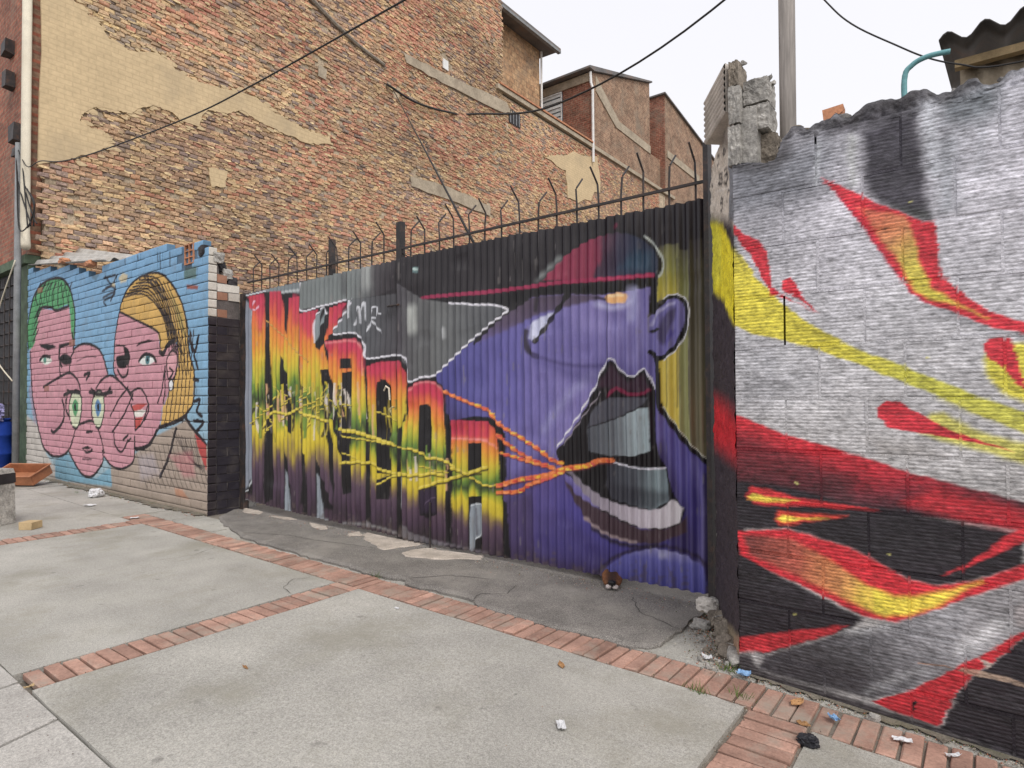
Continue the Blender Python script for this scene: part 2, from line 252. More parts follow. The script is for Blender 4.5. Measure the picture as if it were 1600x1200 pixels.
# k, colour (or stops along an axis), axis/width, softness, opacity, points x,z in mm on the wall
ART_GATE = [
 ('P',(33,27,32),0,12.7,1,[-8466,4150,-1033,2992,-1078,-134,-8413,-1001]),
 ('P',[(0,(112,118,118)),(0.55,(120,126,126)),(0.8,(70,66,70)),(1,(44,37,43))],[-5942,2491,-4431,2482],13.9,1,[-5943,2623,-5057,2664,-4430,2657,-4431,2391,-4642,2345,-5108,2345,-5942,2315]),
 ('S',(172,176,174),(126.4,126.4),110.6,0.75,[-4833,2666,-4833,2484]),
 ('S',(60,58,62),(83.5,83.5),83.5,0.6,[-5212,2627,-5186,2443]),
 ('P',[(0,(120,126,130)),(0.5,(84,86,90)),(1,(66,63,68))],[-5372,2263,-4381,2022],8.5,1,[-5372,2013,-5160,2277,-5083,2347,-4413,2335,-4382,1758,-4834,1740,-4878,1877,-5007,2005]),
 ('P',[(0,(72,68,74)),(0.4,(104,106,106)),(1,(92,94,98))],[-4381,2022,-3292,1941],7.4,1,[-4380,2430,-4048,2245,-3691,2174,-3291,2121,-3205,2109,-3075,2052,-3434,1836,-3562,1768,-3909,1550,-4156,1505,-4241,1500,-4245,1626,-4344,1734,-4382,1766]),
 ('S',(200,204,198),(92.4,92.4),92.4,0.8,[-4185,2155,-4175,1992]),
 ('S',(205,208,210),(26.6,26.6),46.5,0.9,[-3789,1950,-3785,1886]),
 ('S',(60,57,62),(96.4,96.4),96.4,0.5,[-3987,2181,-3980,1588]),
 ('P',[(0,(76,75,140)),(0.3,(98,92,156)),(0.6,(130,120,176)),(1,(84,76,146))],[-3811,1470,-1416,1014],6.7,1,[-3899,1540,-3562,1754,-3292,1927,-3434,1829,-3071,2048,-2738,2199,-1813,2139,-1804,1917,-1761,1586,-1759,1281,-1609,1080,-1387,872,-1388,37,-3170,-2,-3698,911,-3811,1413]),
 ('P',[(0,(92,78,130)),(0.4,(80,72,146)),(0.8,(66,56,122)),(1,(56,46,88))],[-3032,736,-1429,69],82.2,1,[-3125,625,-2718,955,-2544,794,-2271,418,-1918,329,-1639,452,-1522,1009,-1393,851,-1388,37,-3170,-2]),
 ('P',(70,56,92),0,58.7,0.75,[-3126,522,-2843,599,-2799,32,-3170,-2]),
 ('S',(70,62,112),(28.9,28.9),28.9,0.8,[-3034,531,-2661,737,-2487,784]),
 ('S',(166,160,206),(71.4,71.4),71.4,0.6,[-2369,1444,-2287,1513,-2207,1488]),
 ('S',(172,172,214),(43.6,43.6),87.2,0.45,[-2717,1094,-2597,1253,-2397,1445]),
 ('P',(58,44,72),0,152.9,0.85,[-3128,160,-2437,152,-1920,152,-1395,137,-1397,-46,-3170,-105]),
 ('P',(64,52,98),0,146.1,0.7,[-3811,1413,-3644,1245,-3096,938,-3034,531,-3234,407,-3737,797]),
 ('P',(70,60,112),0,105.3,0.6,[-2547,481,-2117,210,-2275,94,-2786,158,-2845,449]),
 ('P',(60,48,88),0,62.5,0.7,[-1745,1043,-1635,749,-1551,421,-1642,156,-1729,484,-1815,996]),
 ('P',(78,70,128),0,89.5,0.6,[-2835,1654,-2423,1564,-2102,1622,-1905,1436,-2425,1445]),
 ('S',(140,132,190),(42.5,42.5),59.5,0.4,[-1523,926,-1464,598,-1489,264]),
 ('S',(150,142,196),(75.7,75.7),85.2,0.5,[-1972,2022,-1901,1792,-1952,1616]),
 ('S',(146,138,192),(84.6,84.6),116.4,0.4,[-2534,1835,-2257,1863,-2049,1802]),
 ('P',[(0,(80,76,62)),(0.25,(140,138,74)),(0.5,(190,176,68)),(1,(212,190,78))],[-1705,2409,-1714,1649],9.1,1,[-1746,2383,-1615,2373,-1614,1965,-1616,1431,-1620,1111,-1759,1303,-1759,1607,-1773,1586,-1764,2309]),
 ('P',[(0,(72,68,60)),(0.35,(124,124,78)),(1,(150,150,98))],[-1593,2359,-1602,1643],8.8,1,[-1610,2329,-1544,2319,-1555,1430,-1544,1008,-1620,1101,-1613,1601]),
 ('P',[(0,(52,46,48)),(1,(112,104,78))],[-1483,2373,-1497,1282],13,1,[-1543,2383,-1398,2380,-1397,892,-1544,1008,-1553,1599]),
 ('S',(96,92,72),(12.8,12.8),12.8,0.7,[-1490,2248,-1492,1439,-1501,1052]),
 ('S',(96,92,72),(21.1,21.1),12.7,0.7,[-1442,2241,-1444,1438,-1454,1054]),
 ('S',(54,50,50),(17.6,17.6),13.2,0.7,[-1630,2267,-1631,1442,-1637,1281]),
 ('S',(96,92,72),(13.5,13.5),13.5,0.7,[-1707,2278,-1708,1443,-1714,1281]),
 ('P',(22,18,23),0,7,1,[-4048,2252,-3290,2215,-3432,2223,-2618,2216,-1807,2177,-1766,2155,-1820,2104,-1996,2093,-2201,2086,-2474,2121,-2738,2137,-2877,2128,-3071,2061,-3205,2113,-3432,2155,-3291,2125,-3691,2178]),
 ('P',[(0,(140,40,70)),(0.5,(128,38,68)),(0.53,(62,42,62)),(0.75,(44,50,74)),(1,(40,46,66))],[-2721,2385,-1765,2254],5.5,1,[-2722,2257,-2617,2346,-2529,2413,-2415,2469,-2290,2509,-2092,2529,-1942,2487,-1834,2407,-1764,2309,-1754,2230,-1778,2167,-1813,2181,-2200,2202]),
 ('P',(40,74,96),0,67.8,0.6,[-2070,2261,-1931,2378,-1811,2337,-1813,2205]),
 ('P',(84,44,66),0,60.4,0.5,[-2237,2506,-2067,2522,-2119,2406,-2212,2350]),
 ('S',(23,19,23),(22.2,22.2),5.5,1,[-2753,2251,-2617,2352,-2529,2417,-2415,2475,-2290,2515,-2092,2535,-1942,2492,-1828,2409,-1759,2308,-1751,2219,-1772,2150]),
 ('S',(164,170,170),(22.2,22.2),50.1,0.6,[-2768,2263,-2661,2339,-2558,2409]),
 ('S',(190,196,190),(11.7,11.7),7,1,[-1869,2467,-1798,2402,-1747,2317,-1730,2238,-1754,2165]),
 ('S',(150,34,76),(31.3,31.3),7,1,[-4048,2260,-3653,2244,-3290,2228,-3432,2230,-3005,2223,-2618,2222,-2200,2202,-1807,2184]),
 ('S',(170,50,90),(15.1,15.1),5,1,[-2253,2205,-2174,2203,-1813,2183]),
 ('S',(110,34,62),(39.1,39.1),14.7,1,[-2086,2572,-2083,2571]),
 ('P',[(0,(80,66,84)),(0.6,(84,70,96)),(1,(100,88,140))],[-2769,2140,-2741,1874],23.5,1,[-3080,2049,-2877,2128,-2738,2137,-2474,2121,-2201,2086,-2215,2058,-2336,2047,-2590,2017,-2770,1999,-3089,1889,-3434,1799,-3434,1836]),
 ('S',(23,19,23),(37.5,37.5),9.4,1,[-3434,1809,-3258,1938,-3063,2051,-2877,2128]),
 ('P',(196,198,222),0,16.9,1,[-2861,1813,-2851,1920,-2770,1964,-2620,1999,-2650,1954,-2756,1825,-2818,1792]),
 ('S',(23,19,23),(42.1,31.6),7.9,1,[-2489,2116,-2561,2032,-2680,1907,-2795,1784]),
 ('S',(23,19,23),(22.3,22.3),16.7,0.8,[-2784,2129,-2793,2029]),
 ('S',(48,40,60),(39.6,39.6),17,1,[-2880,1872,-2883,1796,-2850,1705,-2773,1664]),
 ('S',(66,56,104),(22.2,22.2),33.4,0.9,[-2803,1678,-2536,1599,-2340,1576,-2193,1574]),
 ('P',(96,88,150),0,110.6,0.5,[-2773,1664,-2536,1595,-2193,1574,-2204,1789,-2591,1962]),
 ('Q',(230,178,118),0,7.4,1,[-2175,2072,-2072,2089,-1990,2064,-2016,2015,-2149,2026]),
 ('S',(240,214,170),(14.7,14.7),14.7,1,[-2136,2073,-2034,2068]),
 ('S',(190,190,224),(30,30),45,0.8,[-2242,2026,-2111,1988,-1978,2011,-1934,2097]),
 ('S',(52,40,58),(20.1,20.1),15.1,1,[-2254,2074,-2175,2052]),
 ('S',(176,176,214),(56.7,56.7),66.2,0.6,[-1965,2089,-1948,1997,-1967,1909]),
 ('P',(23,19,23),0,4.6,1,[-1819,2139,-1764,2149,-1768,1991,-1804,1939,-1838,1887]),
 ('Q',(116,108,170),0,4.6,1,[-1840,1655,-1831,1875,-1733,1987,-1642,2016,-1581,1962,-1577,1823,-1640,1699,-1749,1618,-1819,1643]),
 ('Q',(64,54,84),0,27.1,0.8,[-1771,1761,-1735,1889,-1643,1946,-1667,1840,-1725,1704]),
 ('S',(178,174,212),(18.3,18.3),18.3,1,[-1817,1841,-1757,1935,-1654,1979]),
 ('S',(86,76,150),(26.7,26.7),22.3,1,[-1714,1703,-1667,1787]),
 ('S',(23,19,23),(31.9,31.9),4.6,1,[-1804,1928,-1722,2006,-1640,2023,-1576,1961,-1575,1823,-1637,1693,-1755,1607,-1825,1654]),
 ('S',(222,220,228),(9,9),4.5,1,[-1733,2018,-1639,2036,-1556,1964,-1556,1816,-1624,1682,-1732,1595]),
 ('S',(23,19,23),(22.6,22.6),9,1,[-1770,1805,-1817,1797]),
 ('S',(23,19,23),(36.3,36.3),5.4,1,[-1796,1631,-1773,1543,-1769,1390,-1754,1270,-1609,1074,-1501,969,-1387,882]),
 ('S',(208,206,190),(7.2,7.2),4.5,1,[-1744,1281,-1598,1091,-1501,990,-1387,908]),
 ('P',(23,19,23),0,5.3,1,[-2608,936,-2484,1062,-2344,1267,-2248,1430,-2180,1568,-2128,1614,-2071,1553,-2003,1492,-1941,1490,-1880,1541,-1833,1478,-1793,1390,-1800,1062,-1763,944,-1718,850,-1664,672,-1593,595,-1627,485,-1787,433,-2027,448,-2218,517,-2377,664,-2544,794]),
 ('P',(62,40,56),0,29.9,1,[-2248,1419,-2128,1577,-2003,1449,-1880,1502,-1822,1390,-1906,1375,-2079,1405]),
 ('S',(222,220,228),(11.7,11.7),5.3,1,[-2593,971,-2427,1183,-2261,1419,-2167,1600,-2121,1618,-2077,1564,-2003,1498,-1929,1499,-1880,1544,-1833,1489,-1796,1406]),
 ('S',(150,140,150),(8.4,8.4),6.3,1,[-2542,981,-2372,1195,-2208,1383]),
 ('P',(82,82,92),0,10.1,1,[-2338,1123,-2263,1279,-2157,1342,-1841,1341,-1907,1280,-2081,1202]),
 ('S',(128,30,66),(24.4,24.4),9.8,1,[-2157,1354,-2092,1411,-2004,1368,-1906,1367,-1840,1391]),
 ('P',[(0,(76,78,86)),(0.5,(120,126,132)),(0.8,(176,190,194)),(1,(150,166,170))],[-2338,1102,-1831,1116],5.1,1,[-2338,1114,-2133,1174,-2006,1224,-1907,1269,-1835,1270,-1833,973,-1960,932,-2148,924,-2333,952]),
 ('S',(70,70,80),(9.9,9.9),9.9,0.6,[-2224,1159,-2226,931]),
 ('S',(70,70,80),(9.7,9.7),9.7,0.6,[-2120,1189,-2122,937]),
 ('S',(70,70,80),(9.5,9.5),9.5,0.6,[-2018,1218,-2021,942]),
 ('S',(70,70,80),(9.3,9.3),9.3,0.6,[-1920,1246,-1923,947]),
 ('P',[(0,(52,52,62)),(0.5,(86,90,98)),(0.85,(142,158,162)),(1,(120,134,140))],[-2175,819,-1713,807],4.9,1,[-2175,871,-1961,856,-1735,860,-1711,764,-1702,647,-1832,569,-1927,579,-2126,618,-2189,703]),
 ('P',(46,44,54),0,48.9,0.6,[-2176,727,-1709,700,-1709,647,-1832,569,-1927,579,-2126,618]),
 ('S',(222,220,228),(12.6,12.6),4.8,1,[-2123,877,-1912,848,-1735,862]),
 ('P',[(0,(120,112,124)),(0.35,(160,150,162)),(0.7,(206,196,204)),(1,(210,204,206))],[-2516,736,-1615,592],7.9,1,[-2522,802,-2470,799,-2376,711,-2216,623,-2088,587,-1867,565,-1762,588,-1681,660,-1601,610,-1627,512,-1729,460,-1905,438,-2089,485,-2270,557,-2404,674]),
 ('P',[(0,(70,52,62)),(1,(78,58,64))],[-2544,794,-1616,540],13.2,1,[-2544,746,-2433,624,-2270,546,-2089,472,-1905,429,-1729,451,-1627,501,-1588,553,-1584,449,-1788,347,-2028,324,-2219,384,-2365,471,-2475,608]),
 ('S',(160,140,140),(25.3,20.3),15.2,1,[-2352,455,-2219,378,-2091,344,-1954,335]),
 ('S',(44,34,44),(25.1,25.1),25.1,1,[-2298,392,-2142,320,-1967,305,-1788,336]),
 ('P',[(0,(150,146,192)),(0.3,(104,102,172)),(1,(72,70,140))],[-1817,315,-1820,44],9.9,1,[-2205,109,-2029,243,-1817,315,-1605,304,-1471,243,-1437,63,-1820,57,-2206,59]),
 ('S',(190,188,214),(44.7,44.7),40.3,0.7,[-1752,278,-1750,278]),
 ('S',(50,40,64),(20,20),20,1,[-2289,45,-2124,201,-1921,294,-1745,337,-1564,319,-1451,252,-1421,91]),
 ('P',(50,40,60),0,20.9,0.7,[-1460,847,-1388,831,-1396,55,-1454,44]),
 ('P',(23,19,23),0,10.7,1,[-7069,2611,-6664,2621,-5988,2496,-5972,2318,-5108,2350,-5372,2030,-5007,1997,-4859,1725,-4349,1742,-4237,1507,-3890,1521,-3763,1413,-3764,1132,-3438,1193,-3246,1182,-3095,1055,-3090,706,-3132,547,-3116,48,-4328,22,-7127,62,-7025,2452]),
 ('P',(64,48,60),0,32,1,[-7165,212,-5480,197,-4376,164,-3236,171,-3236,60,-4376,60,-5480,55,-7146,137]),
 ('P',[(0,(180,50,78)),(0.07,(190,58,70)),(0.15,(214,104,56)),(0.23,(216,144,44)),(0.31,(206,178,40)),(0.38,(170,172,44)),(0.44,(100,132,50)),(0.5,(58,70,42)),(0.53,(92,110,44)),(0.56,(150,160,40)),(0.61,(206,186,34)),(0.68,(196,174,34)),(0.74,(122,100,76)),(0.79,(88,68,84)),(0.88,(72,54,72)),(1,(50,40,46))],[-6819,2594,-6806,76],8.5,1,[-7040,2585,-6674,2580,-6651,2117,-6663,1632,-6666,906,-6677,330,-6656,129,-6912,160,-6938,992,-6937,2137]),
 ('P',[(0,(180,50,78)),(0.07,(190,58,70)),(0.15,(214,104,56)),(0.23,(216,144,44)),(0.31,(206,178,40)),(0.38,(170,172,44)),(0.44,(100,132,50)),(0.5,(58,70,42)),(0.53,(92,110,44)),(0.56,(150,160,40)),(0.61,(206,186,34)),(0.68,(196,174,34)),(0.74,(122,100,76)),(0.79,(88,68,84)),(0.88,(72,54,72)),(1,(50,40,46))],[-6252,2569,-6244,81],8,1,[-6559,2594,-6322,2583,-6219,2088,-6201,2474,-5979,2474,-5941,1613,-5918,845,-5917,463,-5938,114,-6144,118,-6170,372,-6259,741,-6260,150,-6496,145,-6519,1003]),
 ('P',[(0,(180,50,78)),(0.07,(190,58,70)),(0.15,(214,104,56)),(0.23,(216,144,44)),(0.31,(206,178,40)),(0.38,(170,172,44)),(0.44,(100,132,50)),(0.5,(58,70,42)),(0.53,(92,110,44)),(0.56,(150,160,40)),(0.61,(206,186,34)),(0.68,(196,174,34)),(0.74,(122,100,76)),(0.79,(88,68,84)),(0.88,(72,54,72)),(1,(50,40,46))],[-5593,2334,-5591,84],7.4,1,[-5948,2280,-5627,2297,-5695,1940,-5592,1841,-5481,2020,-5421,2298,-5155,2322,-5350,2053,-5509,1938,-5448,1649,-5481,1365,-5213,679,-5161,166,-5345,162,-5591,555,-5662,771,-5625,80,-5893,84,-5910,1019]),
 ('P',[(0,(180,50,78)),(0.07,(190,58,70)),(0.15,(214,104,56)),(0.23,(216,144,44)),(0.31,(206,178,40)),(0.38,(170,172,44)),(0.44,(100,132,50)),(0.5,(58,70,42)),(0.53,(92,110,44)),(0.56,(150,160,40)),(0.61,(206,186,34)),(0.68,(196,174,34)),(0.74,(122,100,76)),(0.79,(88,68,84)),(0.88,(72,54,72)),(1,(50,40,46))],[-5212,1961,-5213,79],6.9,1,[-5492,1950,-5027,1955,-4893,1830,-4847,1110,-4836,358,-4825,125,-5174,116,-5226,548,-5239,1200,-5372,1431]),
 ('P',[(0,(180,50,78)),(0.07,(190,58,70)),(0.15,(214,104,56)),(0.23,(216,144,44)),(0.31,(206,178,40)),(0.38,(170,172,44)),(0.44,(100,132,50)),(0.5,(58,70,42)),(0.53,(92,110,44)),(0.56,(150,160,40)),(0.61,(206,186,34)),(0.68,(196,174,34)),(0.74,(122,100,76)),(0.79,(88,68,84)),(0.88,(72,54,72)),(1,(50,40,46))],[-4574,1711,-4578,63],6.3,1,[-4839,1662,-4644,1698,-4360,1697,-4262,1582,-4253,1137,-4330,763,-4354,92,-4789,114,-4799,892]),
 ('P',[(0,(180,50,78)),(0.07,(190,58,70)),(0.15,(214,104,56)),(0.23,(216,144,44)),(0.31,(206,178,40)),(0.38,(170,172,44)),(0.44,(100,132,50)),(0.5,(58,70,42)),(0.53,(92,110,44)),(0.56,(150,160,40)),(0.61,(206,186,34)),(0.68,(196,174,34)),(0.74,(122,100,76)),(0.79,(88,68,84)),(0.88,(72,54,72)),(1,(50,40,46))],[-4011,1502,-4017,64],5.7,1,[-4224,1440,-4124,1497,-3910,1497,-3796,1406,-3774,1139,-3767,656,-3770,98,-4311,98,-4319,912]),
 ('P',[(0,(180,50,78)),(0.07,(190,58,70)),(0.15,(214,104,56)),(0.23,(216,144,44)),(0.31,(206,178,40)),(0.38,(170,172,44)),(0.44,(100,132,50)),(0.5,(58,70,42)),(0.53,(92,110,44)),(0.56,(150,160,40)),(0.61,(206,186,34)),(0.68,(196,174,34)),(0.74,(122,100,76)),(0.79,(88,68,84)),(0.88,(72,54,72)),(1,(50,40,46))],[-3566,1156,-3572,43],5.2,1,[-3701,1154,-3298,1152,-3263,1135,-3179,1039,-3164,752,-3149,559,-3136,55,-3693,67]),
 ('S',(196,50,86),(99.5,99.5),66.3,0.7,[-5212,1871,-4982,1843,-4920,1664]),
 ('S',(196,50,86),(92.9,92.9),61.9,0.7,[-4762,1612,-4528,1635,-4483,1573]),
 ('S',(196,50,86),(84.4,84.4),56.2,0.7,[-4156,1417,-3970,1437,-3831,1329]),
 ('S',(196,50,86),(77.8,77.8),51.9,0.7,[-3679,1050,-3298,1042]),
 ('S',(196,50,86),(123,123),82,0.7,[-6749,2520,-6747,2199]),
 ('S',(196,50,86),(112.5,112.5),75,0.7,[-6064,2451,-6033,2217]),
 ('S',(196,50,86),(109.6,109.6),73,0.7,[-5882,2205,-5764,2057]),
 ('S',(196,50,86),(102,102),68,0.7,[-5372,2163,-5239,2284]),
 ('S',(236,150,150),(17.2,17.2),25.9,0.7,[-5481,1928,-5058,1927,-4932,1840,-4895,1584]),
 ('S',(236,150,150),(14.2,14.2),21.3,0.7,[-4220,1418,-4114,1482,-3920,1483,-3811,1399,-3793,1159]),
 ('S',(236,150,150),(13,13),19.5,0.7,[-3698,994,-3299,995]),
 ('S',(236,150,150),(12.4,12.4),18.7,0.7,[-3439,1003,-3299,982,-3188,934]),
 ('P',(22,19,22),0,8.1,1,[-6660,2579,-6559,2594,-6515,1628,-6499,1004,-6496,199,-6663,128,-6677,330,-6659,906,-6635,1632]),
 ('P',(22,19,22),0,7.7,1,[-6313,1840,-6202,1620,-6076,1103,-6106,934,-6184,994,-6279,1117,-6318,1442]),
 ('P',(22,19,22),0,7.8,1,[-6322,2575,-6214,2475,-6219,2070,-6263,2236]),
 ('P',(22,19,22),0,7.6,1,[-6278,884,-6208,654,-6145,374,-6144,118,-6257,133]),
 ('P',(22,19,22),0,7.3,1,[-5915,810,-5850,744,-5834,91,-5914,99]),
 ('P',(22,19,22),0,7.1,1,[-5691,803,-5591,572,-5549,89,-5630,80]),
 ('P',(22,19,22),0,7,1,[-5564,1653,-5459,1653,-5372,1116,-5426,1148,-5332,442,-5350,210,-5399,436,-5550,1332,-5536,1265]),
 ('P',(22,19,22),0,6.7,1,[-5252,1758,-5096,1752,-5091,1651,-5252,1653]),
 ('P',(22,19,22),0,6.6,1,[-5226,1610,-5078,1621,-5063,1267,-5058,1331,-5097,831,-5079,399,-5187,373,-5213,582,-5239,1184,-5213,1429]),
 ('P',(22,19,22),0,6.3,1,[-4863,1829,-4820,1692,-4806,1111,-4797,892,-4794,129,-4837,124]),
 ('P',(22,19,22),0,6.1,1,[-4667,1500,-4609,1530,-4529,1521,-4479,1444,-4475,1133,-4507,920,-4486,633,-4705,618,-4680,1330]),
 ('P',(22,19,22),0,5.8,1,[-4344,1719,-4241,1581,-4229,1137,-4285,1211,-4347,911,-4345,79,-4381,74,-4373,1060,-4281,1136,-4267,1567]),
 ('P',(22,19,22),0,5.6,1,[-4115,1227,-4073,1283,-3987,1293,-3935,1221,-3928,886,-4024,824,-4116,892]),
 ('P',(22,19,22),0,5.5,1,[-4087,546,-3894,562,-3872,323,-3976,269,-4077,286]),
 ('P',(22,19,22),0,5.3,1,[-3764,1216,-3701,1154,-3688,731,-3693,67,-3770,70,-3766,796]),
 ('P',(22,19,22),0,5,1,[-3512,960,-3369,969,-3367,736,-3517,726]),
 ('P',(22,19,22),0,5,1,[-3515,505,-3351,527,-3357,75,-3499,67]),
 ('P',(22,19,22),0,5,1,[-3449,949,-3365,966,-3361,753,-3441,734]),
 ('P',(22,19,22),0,4.8,1,[-3246,1169,-3153,1092,-3095,1042,-3093,712,-3165,668,-3166,935,-3179,1039,-3263,1139]),
 ('P',(22,19,22),0,6.1,1,[-4705,556,-4486,618,-4509,389,-4682,373]),
 ('P',(22,19,22),0,4.7,1,[-3149,533,-3091,499,-3070,14,-3116,48]),
 ('P',(54,40,62),0,34.6,0.8,[-4076,532,-3904,547,-3885,329,-4067,309]),
 ('S',(92,76,100),(8.2,8.2),6.9,1,[-4026,378,-3965,442,-3905,461]),
 ('P',(128,138,142),0,8.9,1,[-5695,2189,-5537,2309,-5470,2252,-5593,2079,-5635,1959,-5689,1949]),
 ('S',(222,220,228),(13.3,13.3),8.9,1,[-5689,1949,-5684,2188,-5537,2309,-5481,2239]),
 ('S',(23,19,23),(26.1,26.1),13.1,1,[-5537,2295,-5593,2113]),
 ('P',(138,146,154),0,9.5,1,[-6230,555,-6157,338,-6138,48,-6238,55]),
 ('P',(138,146,154),0,8.7,1,[-5634,569,-5569,389,-5530,41,-5633,37]),
 ('P',(138,146,154),0,6.3,1,[-3475,445,-3425,460,-3358,457,-3353,208,-3409,167,-3460,46,-3481,70]),
 ('P',(196,204,208),0,12.5,0,[-3449,1721,-3426,1720,-3404,1543,-3437,1436]),
 ('S',(206,212,216),(9.4,9.4),6.2,1,[-3470,435,-3398,458,-3362,433,-3359,287,-3374,198,-3427,158]),
 ('S',(60,50,60),(18.5,18.5),12.4,0.6,[-3408,415,-3400,202]),
 ('P',(128,134,146),0,21.4,1,[-7098,2585,-6942,2396,-6942,1068,-6942,422,-7110,198,-7165,212,-7115,987,-7140,2229]),
 ('S',(196,200,206),(17.1,17.1),10.7,1,[-7087,2598,-6663,2606,-6348,2604]),
 ('S',(190,196,200),(12.6,12.6),10.5,1,[-6952,2397,-6940,1449,-6942,441,-7092,219]),
 ('P',(118,126,130),0,20.3,1,[-6664,2628,-6332,2633,-5958,2634,-5958,2502,-6316,2571,-6629,2594]),
 ('S',(176,182,184),(29,29),19.4,1,[-6300,2556,-5973,2544]),
 ('S',(222,220,228),(16.6,16.6),9.2,1,[-5943,2614,-5942,2319,-5593,2326,-5134,2353]),
 ('S',(222,220,228),(16.3,16.3),8.1,1,[-5057,2351,-5212,2183,-5367,2021,-5032,2006,-4878,1877,-4839,1740,-4344,1749,-4245,1626,-4224,1499,-4051,1539,-3899,1550,-3656,1703,-3434,1856,-3292,1934,-3257,1958,-3078,2052,-3205,2109,-3432,2136,-3505,2149,-3710,2176]),
 ('S',(150,156,158),(53.3,53.3),32,0.8,[-7146,127,-6635,75,-6058,48,-5480,64]),
 ('S',(150,150,150),(24.7,24.7),24.7,0.6,[-5213,79,-4837,108,-4487,90,-4376,67]),
 ('P',(110,106,110),0,14.4,0.8,[-4321,185,-4203,112,-3760,71,-3780,34,-4354,48]),
 ('S',(110,104,112),(21,21),21,0.6,[-4161,73,-3760,71,-3305,62]),
 ('P',(140,136,140),0,15.7,0.7,[-4885,79,-4825,156,-4765,94]),
 ('S',(196,196,200),(10.8,10.8),7.2,1,[-4341,643,-4336,317]),
 ('S',(200,202,208),(17.8,17.8),6.5,1,[-5032,2087,-4961,2266,-4942,2104]),
 ('S',(200,202,208),(17.6,17.6),6.4,1,[-4942,2104,-4882,2298,-4863,2122]),
 ('S',(200,202,208),(17.4,17.4),6.3,1,[-4863,2296,-4834,2006,-4751,2207]),
 ('S',(200,202,208),(17.1,17.1),6.2,1,[-4785,2060,-4756,2223,-4675,2228,-4694,2139,-4761,2120,-4615,1975]),
 ('S',(200,202,208),(16.8,16.8),6.1,1,[-4654,2167,-4626,2161]),
 ('S',(200,202,208),(18,18),6.6,1,[-5121,2167,-5108,2337]),
 ('S',(220,170,190),(16.7,16.7),8.3,1,[-6889,2516,-6924,2423,-6836,2411,-6783,2486]),
 ('S',(150,140,40),(23.9,23.9),7.4,0.9,[-6006,1495,-6004,1443,-6016,1390]),
 ('S',(210,200,190),(23.9,23.9),8.2,0.9,[-6820,1296,-6835,1116,-6795,938]),
 ('S',(44,36,34),(17.7,17.7),6.8,0.9,[-5419,1439,-5437,1309,-5415,1179]),
 ('S',(210,200,190),(18.2,18.2),6.8,0.9,[-5453,1506,-5475,1331,-5462,1157]),
 ('S',(40,34,34),(22.1,22.1),7.7,0.9,[-6307,1412,-6324,1324,-6316,1236]),
 ('S',(40,34,34),(19.5,19.5),7.5,0.9,[-6111,1457,-6101,1332,-6128,1208]),
 ('S',(150,140,40),(19.4,19.4),8.2,0.9,[-6805,1411,-6791,1336,-6814,1261]),
 ('S',(206,160,120),(12.1,12.1),6.6,0.9,[-5202,1460,-5218,1313,-5184,1167]),
 ('S',(44,36,34),(26.3,26.3),8.3,0.9,[-6891,1233,-6918,1140,-6902,1048]),
 ('S',(210,200,190),(12.6,12.6),6.9,0.9,[-5472,1346,-5466,1188,-5454,1031]),
 ('S',(40,34,34),(15.4,15.4),7.8,0.9,[-6428,1364,-6445,1264,-6412,1163]),
 ('S',(214,190,44),(16.4,16.4),6.7,0.9,[-5313,1404,-5332,1335,-5303,1265]),
 ('S',(214,190,44),(18.3,18.3),6.6,0.9,[-5155,1356,-5171,1272,-5154,1188]),
 ('S',(214,190,44),(19.1,19.1),7.5,0.9,[-6120,1469,-6134,1364,-6123,1258]),
 ('S',(206,160,120),(12.9,12.9),7.3,0.9,[-5882,1530,-5869,1450,-5885,1371]),
 ('S',(214,190,44),(12.8,12.8),7.7,0.9,[-6282,1512,-6281,1380,-6301,1249]),
 ('S',(44,36,34),(17.2,17.2),6.7,0.9,[-5309,1429,-5296,1297,-5308,1164]),
 ('S',(210,200,190),(9.4,9.4),7,0.9,[-5623,1244,-5602,1192,-5615,1141]),
 ('S',(104,134,52),(12.9,12.9),5.9,0.9,[-4423,1330,-4416,1286,-4424,1241]),
 ('S',(210,200,190),(21.2,21.2),7.5,0.9,[-6131,1479,-6150,1412,-6115,1346]),
 ('S',(44,36,34),(18.9,18.9),6.7,0.9,[-5303,1469,-5289,1335,-5300,1200]),
 ('S',(210,200,190),(13.1,13.1),6.6,0.9,[-5243,1323,-5238,1268,-5258,1212]),
 ('S',(178,160,60),(11.4,11.4),6.9,0.9,[-5484,1280,-5464,1121,-5486,962]),
 ('S',(178,160,60),(19.8,19.8),6.5,0.9,[-5146,1276,-5162,1181,-5141,1087]),
 ('S',(206,160,120),(16.1,16.1),7.3,0.9,[-5929,1298,-5923,1246,-5909,1195]),
 ('S',(44,36,34),(18.9,18.9),8.1,0.9,[-6697,1504,-6696,1345,-6704,1187]),
 ('S',(40,34,34),(15.3,15.3),6.7,0.9,[-5261,1436,-5249,1320,-5256,1204]),
 ('S',(214,190,44),(13.7,13.7),7.3,0.9,[-5915,1470,-5906,1401,-5909,1332]),
 ('S',(40,34,34),(10.2,10.2),6.6,0.9,[-5247,1438,-5242,1276,-5249,1115]),
 ('S',(104,134,52),(12.5,12.5),6.9,0.9,[-5479,1493,-5471,1441,-5473,1388]),
 ('S',(178,160,60),(9.6,9.6),5.9,0.9,[-4509,1328,-4512,1176,-4494,1024]),
 ('S',(178,160,60),(22.3,22.3),7.1,0.9,[-5678,1530,-5664,1486,-5664,1442]),
 ('S',(178,160,60),(24.2,24.2),8,0.9,[-6613,1365,-6630,1171,-6612,977]),
 ('S',(206,160,120),(14.7,14.7),7.9,0.9,[-6483,1272,-6462,1120,-6471,968]),
